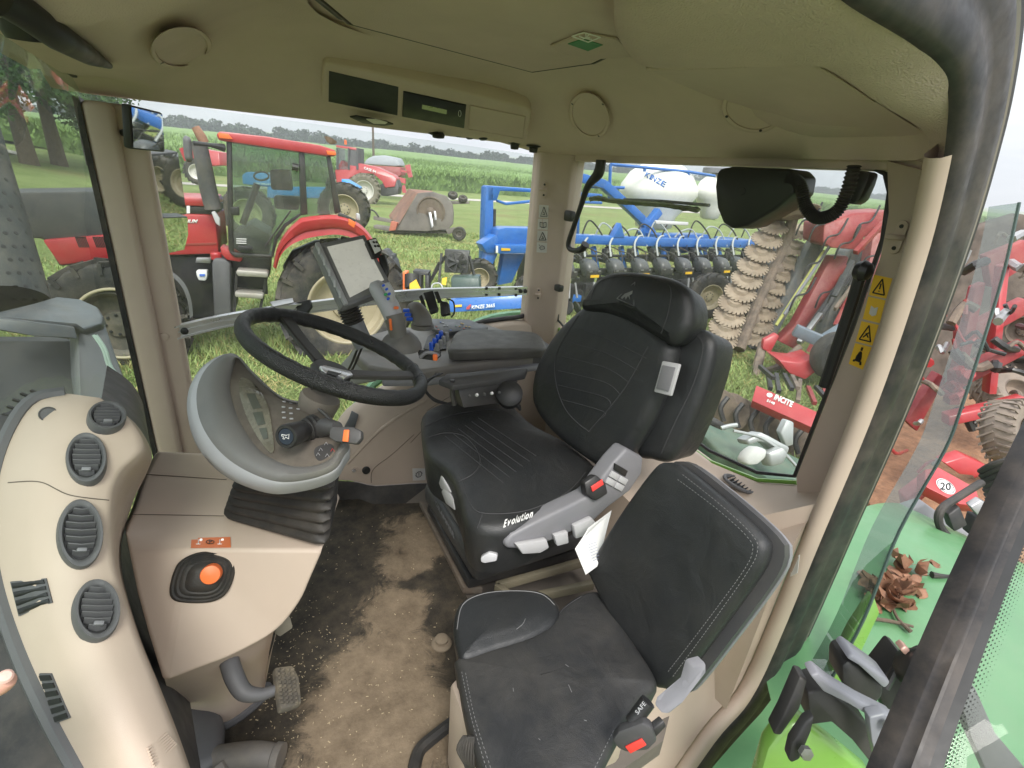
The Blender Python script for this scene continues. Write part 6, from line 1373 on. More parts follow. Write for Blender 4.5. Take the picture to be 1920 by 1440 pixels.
# rear fender
fo_ = [(512, 500), (519, 467), (534, 438), (556, 415), (572, 407), (630, 403), (667, 415), (694, 440), (716, 480)]; fi_ = [(518, 505), (527, 478), (545, 460), (566, 450), (590, 444), (632, 440), (665, 448), (688, 466), (706, 500)]
b = MB(); O = spl([V((*p, 0)) for p in fo_], 5); I = spl([V((*p, 0)) for p in fi_], 5)
b.loft([[TP(p.x, p.y, -.85) for p in O], [TP(p.x, p.y, -.02) for p in O], [TP(p.x * .8 + q_.x * .2, p.y * .8 + q_.y * .2, .05) for p, q_ in zip(O, I)], [TP(p.x * .4 + q_.x * .6, p.y * .4 + q_.y * .6, .04) for p, q_ in zip(O, I)], [TP(p.x * .3 + q_.x * .7, p.y * .3 + q_.y * .7, -.0) for p, q_ in zip(O, I)], [TP(p.x, p.y, .02) for p in I], [TP(p.x, p.y, -.75) for p in I]], closed=False); fd = b.build('rear_fender', mRed, rt, smooth=50)
tp([(636, 398), (668, 412), (664, 420), (632, 406)], -.0, -.06, mBlackM, 'lamp_arm'); tp([(654, 410), (668, 418), (664, 428), (652, 420)], .05, -.02, mOrange, 'marker_light', bev=.01)
tp([(668, 400), (675, 401), (676, 414), (668, 412)], -.1, -.2, mGreyL, 'work_lamp', bev=.02)
tp([(530, 500), (548, 470), (590, 452), (640, 448), (690, 470), (706, 520), (700, 620), (560, 620)], -.95, -1.1, mBlackM, 'wheel_well')
# hood
tp([(280, 368), (398, 372), (402, 388), (282, 384)], -.62, -1.7, mRed, 'hood_upper', bev=.03)
tp([(280, 385), (402, 389), (403, 402), (281, 398)], -.64, -1.68, mBlackM, 'hood_stripe', bev=.005)
tp([(281, 399), (403, 403), (411, 476), (284, 480)], -.6, -1.72, mRed, 'hood_side', bev=.03)
tp([(286, 458), (405, 455), (406, 458), (286, 461)], -.585, -.61, mRedD, 'hood_crease', bev=0)
tp([(-120, 362), (190, 357), (282, 368), (284, 480), (110, 500), (80, 448), (-120, 440)], -.65, -1.66, mGreyD, 'front_hood', bev=.04)
for k in range(2): 
    for j in range(7): tp([(140 + 33 * k + 3 * j, 444), (142 + 33 * k + 3 * j, 444), (150 + 33 * k + 3 * j, 464), (148 + 33 * k + 3 * j, 464)], -.575, -.6, mBlackP, 'hood_slot', bev=0)
tp([(78, 450), (206, 440), (270, 440), (280, 482), (214, 486), (112, 498)], -.58, -1.7, mRed, 'nose_panel', bev=.03)
text('MAGNUM', TP(322, 418, -.59), TP(371, 418.5, -.59), TP(322, 411, -.59), mWhite, 'lettering', rt, th=.004, shear=.3, bold=.03)
tp([(350, 386), (356, 386), (356, 400), (350, 400)], -.62, -.64, mWhite, 'emblem', bev=0)
b = MB(); b.tube([TP(373, 266, -.5), TP(384, 320, -.5), TP(390, 352, -.5), TP(400, 392, -.5)], [.095, .105, .11, .11], 20, sm=3); exh = b.build('exhaust_stack', mat('dusty_exhaust', (.08, .08, .085), .6, dirt=.3), rt, smooth=60)
b = MB(); b.tube([TP(383, 268, -.5), TP(377, 256, -.5), TP(366, 238, -.5)], [.06, .065, .05], 14, sm=3); b.build('exhaust_tip', mat('rusty_pipe', (.3, .16, .1), .7, var=.3), exh)
b = MB(); b.tube([TP(352, 256, -.05), TP(351, 262, -.05), TP(352, 280, -.05), TP(354, 297, -.05), TP(355, 304, -.05)], [.05, .095, .10, .095, .04], 18, sm=4, flat=.5); mr_ = b.build('side_mirror', mGrey, rt, smooth=70)
b = MB(); b.tube([TP(362, 268, -.08), TP(395, 272, -.15), TP(420, 277, -.25)], [.03, .025, .05], 8); b.build('mirror_arm', mDark, mr_)
tp([(396, 398), (402, 396), (412, 410), (412, 425), (404, 418)], -.35, -.42, mGreyL, 'small_mirror', bev=.01)
# chassis, tank, steps
tp([(290, 480), (430, 482), (440, 500), (438, 590), (360, 600), (290, 590)], -.8, -1.6, mBlackM, 'chassis')
tp([(416, 476), (440, 480), (508, 484), (505, 520), (440, 510)], -.5, -1.2, mBlackM, 'cab_underframe'); tp([(412, 462), (432, 470), (455, 484), (452, 492), (425, 488), (415, 478)], -.35, -.7, mRed, 'cowl_corner', bev=.03)
sp_ = tp([(397, 492), (402, 484), (422, 486), (432, 494), (434, 605), (401, 600)], -.35, -.62, mGrey, 'side_tank', bev=.05); b = MB(); c = TP(406, 482, -.48); b.lathe([(.075, -.03), (.08, .0), (.08, .05), (.065, .07), (0, .075)], c, (0, 0, 1), 20); b.build('tank_cap', mRed, sp_)
for k in range(4):
    pass
tp([(368, 483), (396, 483), (395, 494), (366, 493)], -.6, -.7, mSteel, 'finned_cooler', bev=.01)
fl_ = tp([(367, 508), (388, 508), (389, 518), (386, 527), (372, 526), (368, 516)], -.55, -.72, mWhite, 'filter_housing', bev=.02); tp([(374, 514), (384, 514), (384, 518), (374, 518)], -.535, -.552, mat('blue_print', (.08, .2, .7)), 'filter_label', fl_, bev=0)
tp([(444, 512), (500, 516), (502, 552), (442, 548)], -.75, -.85, mGreyD, 'step_panel', bev=.01)
for pts_ in ([(444, 506), (500, 510), (504, 514), (502, 521), (446, 518), (442, 512)], [(440, 548), (492, 551), (495, 554), (492, 561), (441, 557)], [(438, 598), (480, 600), (482, 606), (440, 604)]): tp(pts_, -.25, -.6, mat('worn_step', (.4, .38, .34), .5, metal=.4, dirt=.3), 'step', bev=.02)
for x in ((444, 510, 438, 600), (501, 514, 483, 604)): b = MB(); b.bar(TP(x[0], x[1], -.4), TP(x[2], x[3], -.4), .04, .04); b.build('step_rail', mBlackM, rt)
b = MB(); P = [V((*p, 0)) for p in [(290, 500), (320, 508), (345, 530), (358, 560), (362, 592)]]; P = spl(P, 4)
b.loft([[TP(p.x, p.y, -.0) for p in P], [TP(p.x - 6, p.y + 5, .02) for p in P], [TP(p.x - 6, p.y + 5, -.5) for p in P], [TP(p.x, p.y, -.5) for p in P]], closed=False); b.build('front_mudguard', mGrey, rt)

# ---------------- far machines
ft_ = thing('articulated_tractor', 'distant red four wheel drive tractor with white lettering on its hood', 'tractor', PD(690, 370, 41))
d0 = 40
slab([(628, 320), (640, 300), (665, 310), (672, 306), (705, 313), (738, 328), (744, 335), (740, 350), (722, 352), (716, 340), (700, 326), (675, 324), (655, 334), (648, 355), (632, 350)], d0, 1.2, mRed, 'body', ft_, .05)
slab([(630, 272), (668, 277), (670, 282), (630, 276)], d0, 1.7, mRed, 'roof', ft_, .03); slab([(630, 277), (655, 281), (652, 318), (630, 318)], d0, .1, gT, 'cab_glass', ft_)
for x in (631, 652, 668): slab([(x, 277), (x + 3, 278), (x + 4, 318), (x, 318)], d0 - .05, 1.6, mBlackM, 'cab_post', ft_)
slab([(657, 281), (668, 282), (672, 312), (656, 310)], d0, 1.4, mGreyD, 'rear_cab', ft_)
slab([(722, 340), (742, 332), (748, 350), (746, 364), (725, 368), (712, 366), (708, 350)], d0 + .1, 1.2, mBlackM, 'grille', ft_, .05)
text('CASE IH', PD(682, 317, d0 - .05), PD(704, 325, d0 - .05), PD(683, 312, d0 - .05), mWhite, 'lettering', ft_, th=.01, bold=.02)
b = MB(); b.lathe([(.1, 0), (.1, .3), (.0, .35)], PD(648, 271, d0 + .5), (0, 0, 1), 10); b.build('beacon', mOrange, ft_)
nx_ = V((.35, .94, 0))
mRimW = mat('grey_white_rim', (.62, .6, .57), .5, var=.05, dirt=.2)
wheel(ft_, PD(683, 357, d0 - .3), nx_, 1.15, .7, .74, mRimW, 20, lug=.12, mt_=mat('dusty_tyre', (.2, .18, .145), .9, var=.3, dirt=.4))
wheel(ft_, PD(640, 352, d0 + 3), nx_, 1.15, .7, .74, mRimW, 20, lug=.12)
b = MB(); b.tube([PD(620, 262, d0 - 2), PD(618, 268, d0 - 2)], [.5, .2], 7); o = b.build('rusty_cap', mat('rusty_pipe', (.2, .12, .08)), ft_)
sp2 = thing('red_sprayer', 'distant red implement with grey covered hopper behind the articulated tractor', 'sprayer', PD(715, 330, 46))
slab([(681, 307), (688, 297), (700, 292), (720, 291), (744, 296), (751, 311), (740, 312), (700, 309)], 46, 2.2, mat('grey_tarp', (.32, .34, .37), .55, var=.1), 'hopper_cover', sp2, .15)
slab([(683, 309), (751, 313), (752, 328), (742, 334), (705, 318)], 46, 2, mRedD, 'hopper', sp2, .05)
for pix in ([(759, 310), (768, 308), (773, 332), (766, 333)], [(752, 318), (768, 322), (768, 325), (752, 322)], [(748, 332), (760, 335), (760, 345), (752, 342)], [(752, 350), (758, 346), (762, 362), (755, 362)]): slab(pix, 45, .3, mRed, 'toolbar_arm', sp2)
f2 = thing('distant_red_tractor', 'distant red tractor with pale wheel mostly hidden behind the grey exhaust pipe', 'tractor', PD(375, 320, 36))
slab([(335, 278), (352, 274), (410, 285), (412, 310), (380, 312), (372, 302), (345, 302)], 36, 1.2, mRed, 'body', f2, .05); wheel(f2, PD(370, 322, 35.5), nx_, .78, .5, .5, mRimW, 18, lug=.08)
nb = thing('blue_tractor', 'blue tractor with cream wheel seen through the cab glass of the red tractor', 'tractor', PD(480, 345, 19))
slab([(453, 328), (462, 322), (508, 325), (512, 352), (454, 345)], 19, .9, mat('light_blue_paint', (.03, .25, .62), .35), 'hood', nb, .05)
slab([(500, 350), (660, 352), (655, 360), (600, 372), (500, 372)], 19, .9, mat('light_blue_paint', (.03, .25, .62), .35), 'frame', nb, .05); slab([(640, 335), (668, 352), (664, 358), (640, 350)], 18.5, .8, mat('light_blue_paint', (.03, .25, .62), .35), 'fender', nb, .03)
text('NEW HOLLAND', PD(478, 346, 18.95), PD(511, 348, 18.95), PD(478, 342, 18.95), mWhite, 'lettering', nb, th=.005, bold=.02)
mRimY = mat('yellow_rim_paint', (.55, .5, .25), .5)
wheel(nb, PD(466, 400, 18), nx_, .85, .5, .5, mRimY, 18); wheel(nb, PD(646, 392, 18), nx_, .85, .5, .5, mCream, 18)
# ---------------- rotary mower
mw = thing('folding_rotary_mower', 'weathered brown rotary mower with a round gearbox disc standing folded on the lawn', 'mower', PD(800, 430, 24))
mRust = mat('rusty_brown', (.27, .13, .085), .75, var=.3, vs=1.5, dirt=.6, dc=(.12, .1, .09), ds=1.2); mMud = mat('weathered_dark_steel', (.13, .115, .10), .75, var=.35, vs=1.2, dirt=.5, dc=(.22, .19, .16), ds=1)
slab([(741, 432), (783, 362), (811, 360), (837, 368), (848, 384), (850, 400), (849, 420), (840, 430), (800, 434)], 23, .25, mMud, 'upright_deck', mw, .04)
b = MB(); b.prism([PD(a, c, d) for a, c, d in [(730, 403, 26), (766, 354, 27), (783, 362, 23.05), (742, 431, 22.9)]], (0, -.1, -.05), bev=.02); b.prism([PD(a, c, d) for a, c, d in [(766, 354, 27), (811, 358, 26), (811, 361, 23.05), (783, 362, 23.05)]], (0, 0, -.1), bev=.02); b.build('deck_side', mRust, mw)
b = MB(); c = PD(808, 397, 22.95); dn = -V((_h.x, _h.y, 0)); b.lathe([(.66, 0), (.66, .05), (.6, .06), (.58, .02), (.2, .02), (.18, .12), (.1, .16), (0, .17)], c, dn + V((.1, 0, 0)), 36); b.build('stump_pan', mat('brown_disc', (.17, .13, .10), .7, var=.3, vs=2), mw, smooth=35)
for pix in ([(803, 398), (808, 398), (813, 424), (809, 428)], [(813, 395), (817, 396), (819, 412), (815, 413)]): slab(pix, 22.7, .05, mSteel, 'blade', mw, .01)
slab([(729, 433), (733, 415), (745, 418), (741, 432)], 23, .3, mat('faded_red', (.4, .12, .07), .7, var=.2), 'hinge_plate', mw, .02); slab([(700, 405), (735, 412), (733, 418), (700, 412)], 24, .2, mMud, 'tongue', mw, .02); slab([(672, 372), (682, 376), (682, 402), (676, 402)], 24, .2, mRust, 'jack_post', mw, .02)
slab([(700, 422), (741, 428), (840, 432), (840, 438), (741, 437), (700, 428)], 23.2, .5, mMud, 'main_frame', mw, .03)
b = MB(); b.tube([PD(690, 392, 24), PD(702, 396, 24), PD(710, 407, 24)], .04, 6, sm=3); b.build('hydraulic_hose', mRubber, mw)
for x, y, r_, d_ in ((861, 438, .30, 22.5), (849, 366, .24, 24.5), (868, 373, .22, 24)): wheel(mw, PD(x, y, d_), V((.6, .8, 0)) if y > 400 else V((.2, .5, .9)), r_, .2, r_ * .5, mMud, 0, 'caster_wheel')
slab([(838, 376), (880, 378), (880, 382), (848, 383)], 24, .15, mMud, 'wheel_arm', mw, .02); slab([(835, 430), (852, 426), (856, 434), (840, 440)], 23, .15, mMud, 'wheel_fork', mw, .02)
# ---------------- blue planter
pl_ = thing('blue_planter', 'long blue row planter with white seed tank and black row units behind the rear window', 'planter', (-10, -10, 0))
PP_ = Plane((-8.6, -10, 0), (0.02, 1, 0))
def pp_(pix, o1, th, m_, name, parent=pl_, bev=.02): b = MB(); b.prism([PP_(a, c, o1) for a, c in pix], V((0, -th, 0)), bev=bev); return b.build(name, m_, parent)
pp_([(990, 441), (1075, 440), (1240, 447), (1480, 452), (1480, 466), (1240, 463), (1075, 457), (990, 458)], 0, .35, mBlue, 'main_beam')
pp_([(1040, 560), (1175, 545), (1175, 556), (1040, 572)], .6, .2, mBlue, 'lower_bar')
pp_([(912, 350), (926, 350), (924, 520), (905, 530)], -.2, .25, mBlue, 'upright_post'); pp_([(926, 392), (931, 392), (928, 500), (924, 500)], -.3, .15, mBlackM, 'post_cylinder')
pp_([(914, 348), (1000, 354), (1130, 364), (1130, 372), (1000, 361), (938, 358), (932, 376), (914, 378)], -.2, .25, mBlue, 'upper_arm'); pp_([(934, 374), (950, 380), (1010, 374), (1130, 378), (1130, 383), (1010, 379), (950, 385), (934, 379)], -.15, .12, mBlue, 'lower_arm')
pp_([(935, 430), (948, 427), (1010, 428), (1010, 458), (930, 458)], .1, .4, mBlue, 'wing_body'); wb_ = pp_([(930, 459), (1010, 459), (1010, 475), (936, 476), (930, 470)], .25, .3, mBlue, 'wing_beam')
pp_([(940, 465), (957, 466), (957, 470), (940, 470)], .27, .01, mYellow, 'reflector', wb_, 0); pp_([(930, 461), (934, 461), (934, 474), (930, 474)], .27, .01, mWhite, 'decal', wb_, 0)
pp_([(903, 458), (930, 440), (936, 450), (928, 476), (912, 474)], .15, .3, mBlue, 'pivot_plate'); pp_([(915, 470), (934, 476), (920, 505), (908, 530), (895, 535), (905, 505)], .1, .2, mBlue, 'wheel_strut')
pp_([(945, 476), (985, 476), (960, 530), (935, 535)], -.1, .2, mBlue, 'diagonal_strut'); pp_([(985, 476), (1010, 476), (1000, 530), (980, 530)], -.3, .3, mBlackM, 'gearbox')
for (x, y, r_) in ((898, 520, .38), (1330, 556, .56), (1378, 568, .52), (990, 540, .3)): wheel(pl_, PP_(x, y, .5 if x < 1000 else 2.1), (.35, .9, 0), r_, .24, r_ * .55, mCream, 14, lug=.02)
fr_ = PZ(1330, 600, 0); 
slab([(1298, 575), (1312, 571), (1345, 578), (1372, 580), (1372, 592), (1340, 594), (1300, 584)], 13.2, .5, mBlue, 'wheel_frame', pl_, .03)
for (a, c, d_, e) in ((1075, 330, 1130, 345), (1130, 345, 1178, 388), (1178, 388, 1203, 412), (1203, 412, 1222, 440), (1200, 440, 1235, 395)): b = MB(); b.bar(PP_(a, c, -1), PP_(d_, e, -1), .22, .22, bev=.02); b.build('boom', mBlue, pl_)
for L_ in ([(1145, 308), (1290, 322), (1340, 330)], [(1145, 308), (1142, 375)], [(1290, 322), (1292, 345)], [(1100, 350), (1170, 352)], [(1210, 312), (1208, 322)], [(1085, 378), (1083, 440)], [(1340, 445), (1420, 452)], [(1250, 450), (1262, 480)], [(1300, 450), (1318, 482)]): b = MB(); b.tube([PP_(*p, -1.2) for p in L_], .045, 6); b.build('hand_rail', mBlue, pl_)
pp_([(1150, 446), (1165, 418), (1172, 446)], .02, .2, mBlue, 'beam_gusset'); pp_([(1235, 440), (1330, 440), (1330, 468), (1250, 480), (1235, 462)], -.4, .5, mBlue, 'center_frame')
def stretch(o_, c, sx):
    for v in o_.data.vertices: pass
def tank(cx, cy, sx, sz, name, label_txt=False):
    c = PP_(cx, cy, -1.8); b = MB(); R = []
    for r_, z in ((.35, -1), (.55, -.92), (.62, -.6), (.85, -.2), (1, .05), (.98, .25), (.8, .6), (.5, .86), (.25, .95), (.24, 1.0), (.2, 1.02)):
        R.append([c + V((sx * r_ * math.cos(t) * (1.25 if z > -.5 else 1.0), sx * .8 * r_ * math.sin(t), sz * z)) for t in [2 * math.pi * k / 40 for k in range(40)]])
    b.loft([spl(r_, 1, True) for r_ in R]); bv = b.bvh(); o = b.build(name, mat('white_poly_tank', (.78, .77, .70), .35, var=.05, dirt=.12, dc=(.6, .56, .45)), pl_, smooth=80)
    b = MB(); b.lathe([(.5, 0), (.5, .14), (.44, .18), (0, .18)], c + V((0, 0, sz * .96)), (0, 0, 1), 28); b.build('tank_lid', mGreyM, o)
    return bv, o
tbv, tk = tank(1235, 366, 1.12, 1.0, 'seed_tank')
tA, tB, tU = on(tbv, 1209, 330, .01), on(tbv, 1246, 349, .01), on(tbv, 1216, 322, .01)
curved_text('KINZE', (1208, 331), (1246, 352), (5, -9), tbv, mBlue, 'lettering', tk, .012, .006, .02)
tank(1338, 368, .62, .72, 'seed_tank')
slab([(1228, 413), (1292, 417), (1290, 423), (1230, 420)], 12.3, .1, mGreyL, 'tank_cradle', pl_, .02)
# row units
ru = thing('row_unit', 'first black row unit from the left under the blue beam', 'planter row unit', (0, 0, 0), 'row units hanging along the blue planter beam')
b = MB(); b.loft([[V((w_ * math.copysign(abs(math.cos(t)) ** .6, math.cos(t)), .12 + y_ + d_ * math.copysign(abs(math.sin(t)) ** .6, math.sin(t)), z)) for t in [2 * math.pi * k / 24 for k in range(24)]] for w_, d_, y_, z in ((.12, .12, .05, .74), (.14, .16, .04, .8), (.15, .19, 0, .92), (.14, .17, -.04, 1.0), (.10, .12, -.07, 1.06), (.04, .05, -.08, 1.08))]); b.build('seed_hopper', mat('grey_black_hopper', (.06, .065, .07), .3, dirt=.15), ru, smooth=60)
b = MB(); b.box((0, -.2, 1.14), (.16, .16, .22), bev=.02); b.box((.1, -.1, 1.06), (.06, .1, .12), bev=.01); b.box((0, -.25, .98), (.12, .6, .08), bev=.01); b.box((0, -.2, .70), (.14, .7, .07), bev=.01); b.box((0, .1, .62), (.2, .26, .22), bev=.03); b.box((0, .3, .8), (.34, .05, .16), bev=.02); b.box((0, -.05, .42), (.22, .5, .4), bev=.05); b.box((0, .25, .45), (.3, .12, .3), bev=.03); b.build('unit_frame', mBlackM, ru)
for s_ in (-.1, .1):
    b = MB(); b.lathe([(0, -.03), (.17, -.03), (.2, -.01), (.2, .01), (.17, .03), (0, .03)], (s_ * 1.3, .1, .24), (1, 0, 0), 20); b.build('gauge_wheel', mRubber, ru)
    b = MB(); b.lathe([(0, -.015), (.13, -.015), (.14, 0), (.13, .015), (0, .015)], (s_, .52, .16), (1, .12 * (1 if s_ > 0 else -1), .3 * (1 if s_ > 0 else -1)), 18); b.build('closing_wheel', mBlackM, ru)
    b = MB(); b.tube([(s_ * .6, .42, .66), (s_ * .9, .5, .36)], .022, 8); b.build('spring', mSteel, ru)
b = MB(); b.tube([(0, -.05, 1.1), (-.05, -.2, 1.35), (-.25, -.35, 1.5), (-.4, -.4, 1.52)], .022, 7, sm=4); b.build('seed_hose', mat('milky_hose', (.4, .42, .4), .4), ru)
b = MB(); b.tube([(.12, .1, 1.0), (.2, 0, 1.15), (.3, -.2, 1.2), (.34, -.4, 1.25)], .014, 6, sm=4); b.tube([(-.12, .2, .9), (-.2, 0, 1.2), (-.1, -.3, 1.3)], .012, 6, sm=4); b.build('hydraulic_hose', mRubber, ru)
b = MB(); b.box((.1, .33, .86), (.06, .02, .03)); b.box((-.1, .33, .86), (.05, .02, .03)); b.box((.06, -.1, 1.2), (.04, .03, .04)); b.box((-.06, -.1, 1.16), (.03, .03, .05)); b.build('bolts_bright', mSteel, ru)
refl_ = None
upx = [1052, 1097, 1145, 1191, 1232, 1271, 1307, 1342, 1373, 1403, 1430, 1455]
tagm = MB(); tagm.box((0, .335, .76), (.2, .01, .055)); 
ordn = ['first', 'second', 'third', 'fourth', 'fifth', 'sixth', 'seventh', 'eighth', 'ninth', 'tenth', 'eleventh', 'twelfth']
for i, x in enumerate(upx):
    p = PP_(x, 505, .35); lab = '%s black row unit%s from the left under the blue beam' % (ordn[i], ' (yellow reflector)' if i % 2 else '')
    o = ru if i == 0 else clone(ru)
    o.location = (p.x, p.y, -.02); o.scale = (1.3, 1.15, 1.12); o['label'] = lab
for i, x in enumerate(upx):
    if i % 2:
        rr_o = [o for o in bpy.data.objects if o.get('label', '').startswith(ordn[i] + ' black row')][0]
        me = bpy.data.meshes.get('reflector_mesh')
        if me is None:
            me = bpy.data.meshes.new('reflector_mesh'); me.from_pydata([v[:] for v in tagm.v], [], tagm.f); me.materials.append(mYellow)
        o = bpy.data.objects.new('reflector', me); col.objects.link(o); o.parent = rr_o
pp_([(1040, 505), (1470, 500), (1470, 508), (1040, 514)], .3, .12, mBlackM, 'seed_unit_rail'); pp_([(1040, 478), (1470, 478), (1470, 482), (1040, 483)], .1, .1, mBlackM, 'hose_rail')
rnp = random.Random(8)
for k in range(16):
    x = 1060 + 26 * k; b = MB(); b.bar(PP_(x, 462, -.2), PP_(x + rnp.uniform(8, 20), 520, .1), .1, .12, bev=.01); b.build('parallel_arm', mBlue if k % 3 else mBlackM, pl_)
for k in range(14):
    x = 1090 + 25 * k; b = MB(); b.tube([PP_(x, 445, -.3), PP_(x + 14, 425 + rnp.uniform(-12, 8), -.3), PP_(x + 34, 432, -.2), PP_(x + 48, 462, 0)], .022, 6, sm=5); b.build('seed_tube', mat('milky_hose', (.4, .42, .4)) if k % 2 else mRubber, pl_)
# nearer blue bar with lettering
kb = thing('blue_drawbar', 'blue drawbar with white model lettering just below the side rail', 'drawbar', PD(920, 575, 7.2))
slab([(842, 564), (992, 551), (992, 578), (842, 586)], 7.2, .25, mBlue, 'bar', kb, .015)
text('KINZE 3665', PD(884, 580, 7.17), PD(929, 576, 7.17), PD(883, 573, 7.17), mWhite, 'lettering', kb, th=.004, shear=.3, bold=.02); slab([(875, 576), (881, 571), (884, 571), (880, 580), (874, 580)], 7.17, .004, mRed, 'red_flash', kb)
slab([(852, 572), (866, 571), (866, 575), (852, 576)], 7.18, .004, mYellow, 'reflector', kb)
# power pack with radiator fan
pk2 = thing('power_pack', 'black square radiator with fan on a small hydraulic power pack', 'power pack', PD(855, 530, 8))
slab([(834, 468), (880, 471), (877, 513), (833, 511)], 8, .12, mBlackM, 'radiator', pk2, .01)
rc_ = PD(857, 491, 7.95); vx = (PD(867, 491, 7.95) - rc_).normalized()
b = MB()
for k in range(7): t = 2 * math.pi * k / 7; q_ = RT * math.cos(t) + UP * math.sin(t); b.bar(rc_ + q_ * .02, rc_ + q_ * .15, .05, .008, FW + q_.cross(FW) * .5)
b.lathe([(.03, 0), (.03, .02), (0, .025)], rc_, -FW, 14); b.tube([rc_ + RT * .16 * math.cos(t) + UP * .16 * math.sin(t) for t in [2 * math.pi * k / 24 for k in range(24)]], .006, 5, closed=True); b.build('fan', mBlackM, pk2)
slab([(845, 521), (898, 520), (900, 545), (846, 547)], 7.8, .3, mat('dark_green_metal', (.05, .08, .07), .4), 'tank_box', pk2, .02)
for p_, q_ in (((828, 475), (823, 530)), ((824, 492), (808, 525)), ((880, 480), (890, 520)), ((805, 530), (835, 480))): b = MB(); b.bar(PD(*p_, 8), PD(*q_, 8), .035, .035); b.build('frame_bar', mBlackM, pk2)
slab([(829, 522), (838, 520), (836, 535), (828, 533)], 7.75, .02, mYellow, 'warning_tag', pk2)
b = MB(); b.tube([PD(808, 545, 7.6), PD(812, 533, 7.6), PD(825, 532, 7.6), PD(832, 545, 7.6)], .012, 6, sm=4); b.build('hose_loop', mGreyL, pk2)
oc = thing('spool_crate', 'black and orange steel bracket with round drum beside the power pack', 'crate', PD(790, 525, 7.8))
slab([(755, 510), (762, 511), (762, 545), (755, 545)], 7.9, .2, mOrange, 'orange_side', oc, .01); slab([(774, 507), (804, 510), (803, 516), (790, 516), (790, 545), (784, 545), (783, 514), (774, 512)], 7.9, .2, mBlackM, 'bracket', oc, .01); slab([(797, 515), (804, 516), (804, 545), (797, 545)], 7.9, .2, mBlackM, 'bracket_leg', oc, .01)
b = MB(); b.tube([PD(772, 540, 7.9), PD(772, 515, 7.9)], .11, 18); b.build('drum', mBlackM, oc); slab([(768, 532), (780, 524), (790, 545), (768, 545)], 7.75, .02, mYellow, 'yellow_panel', oc)
wp_ = thing('wheel_weights', 'dark lower linkage of the red tractor beside its rear wheel', 'linkage', PD(735, 500, 8.3))
for pix in ([(712, 470), (722, 468), (740, 490), (748, 520), (735, 540), (718, 520)], [(722, 480), (736, 478), (738, 496), (724, 498)]): slab(pix, 8.4, .3, mBlackM, 'link_block', wp_, .03)
print('field A done')
# ============================================================ tillage tool, hitch, own fender and door
ti = thing('tillage_tool', 'folded red tillage tool with stacked spiral discs beyond the rear window', 'tillage tool', PD(1430, 560, 10))
mDisc = mat('dusty_steel_disc', (.27, .215, .155), .75, metal=.05, var=.3, vs=4, dirt=.7, dc=(.2, .14, .09))
mDirt = mat('dirt_covered_steel', (.16, .125, .1), .8, var=.35, vs=5, dirt=.5, dc=(.3, .22, .15))
def spiral_disc(c, ax, R, parent, n=22, tw=.45):
    ax = ax.normalized(); x, y = frame(ax); b = MB()
    b.lathe([(.0, .05), (R * .34, .06), (R * .5, .0), (R * .5, -.02), (0, -.02)], c, ax, 14)
    for k in range(n):
        t = 2 * math.pi * k / n; P = []
        for f in (.40, .6, .8, 1.0): tt = t + tw * (f - .4); P.append(c + (x * math.cos(tt) + y * math.sin(tt)) * R * f + ax * (.03 - .05 * f))
        w_ = R * .225
        ring = []
        for i, p in enumerate(P):
            rd = (p - c).normalized(); tg = ax.cross(rd).normalized(); ww = w_ * (.7 if i == 0 else (1 if i < 3 else .7)); ring.append([p - tg * ww * .5, p + tg * ww * .5, p + tg * ww * .5 - ax * .012, p - tg * ww * .5 - ax * .012])
        b.loft(ring)
    return b.build('spiral_disc', mDisc, parent, smooth=0)
Ls = [(1353, 633), (1360, 613), (1368, 592), (1377, 568), (1389, 546), (1401, 522), (1412, 498), (1426, 473), (1439, 447), (1450, 422)]
Rs = [(1412, 628), (1423, 606), (1430, 583), (1443, 559), (1456, 535), (1468, 511), (1481, 489), (1490, 462), (1500, 433)]
dA, dB = 9.6, 10.2
gax = (PD(1455, 410, 10.1) - PD(1353, 640, 9.6)).normalized(); gax = (gax * .72 - ray(1400, 540).normalized() * .82).normalized()
for i, (x, y) in enumerate(Ls): spiral_disc(PD(x, y, dA + .06 * i), gax, .305, ti)
for i, (x, y) in enumerate(Rs): spiral_disc(PD(x, y, dB + .06 * i), gax, .295, ti)
spiral_disc(PD(1488, 402, 9.8), V((.15, .45, -1)), .46, ti, 26)
b = MB(); b.tube([PD(1385, 655, 9.9), PD(1420, 570, 10.1), PD(1470, 460, 10.3), PD(1488, 405, 10)], [.12, .1, .11, .1], 10, sm=4); b.build('gang_shaft', mDirt, ti)
for k in range(7): slab([(1392 + 15 * k, 628 - 32 * k), (1408 + 15 * k, 622 - 32 * k), (1412 + 15 * k, 636 - 32 * k), (1396 + 15 * k, 642 - 32 * k)], 9.95 + .05 * k, .12, mDirt, 'bearing_hanger', ti, .02)
slab([(1408, 655), (1425, 640), (1530, 440), (1555, 425), (1560, 440), (1440, 660), (1420, 660)], 10.3, .25, mat('dark_grey_frame', (.1, .11, .11), .6, dirt=.5), 'gang_beam', ti, .03)
slab([(1460, 640), (1490, 610), (1560, 480), (1590, 480), (1598, 500), (1520, 620), (1490, 655)], 10.0, .25, mRedD, 'wing_beam', ti, .03)
slab([(1545, 420), (1600, 400), (1680, 395), (1680, 430), (1620, 445), (1625, 470), (1560, 465), (1543, 455)], 9.6, .8, mRedD, 'upper_frame', ti, .04); slab([(1640, 420), (1690, 410), (1690, 720), (1590, 640), (1620, 560)], 10.5, .3, mRedD, 'back_frame', ti, .03)
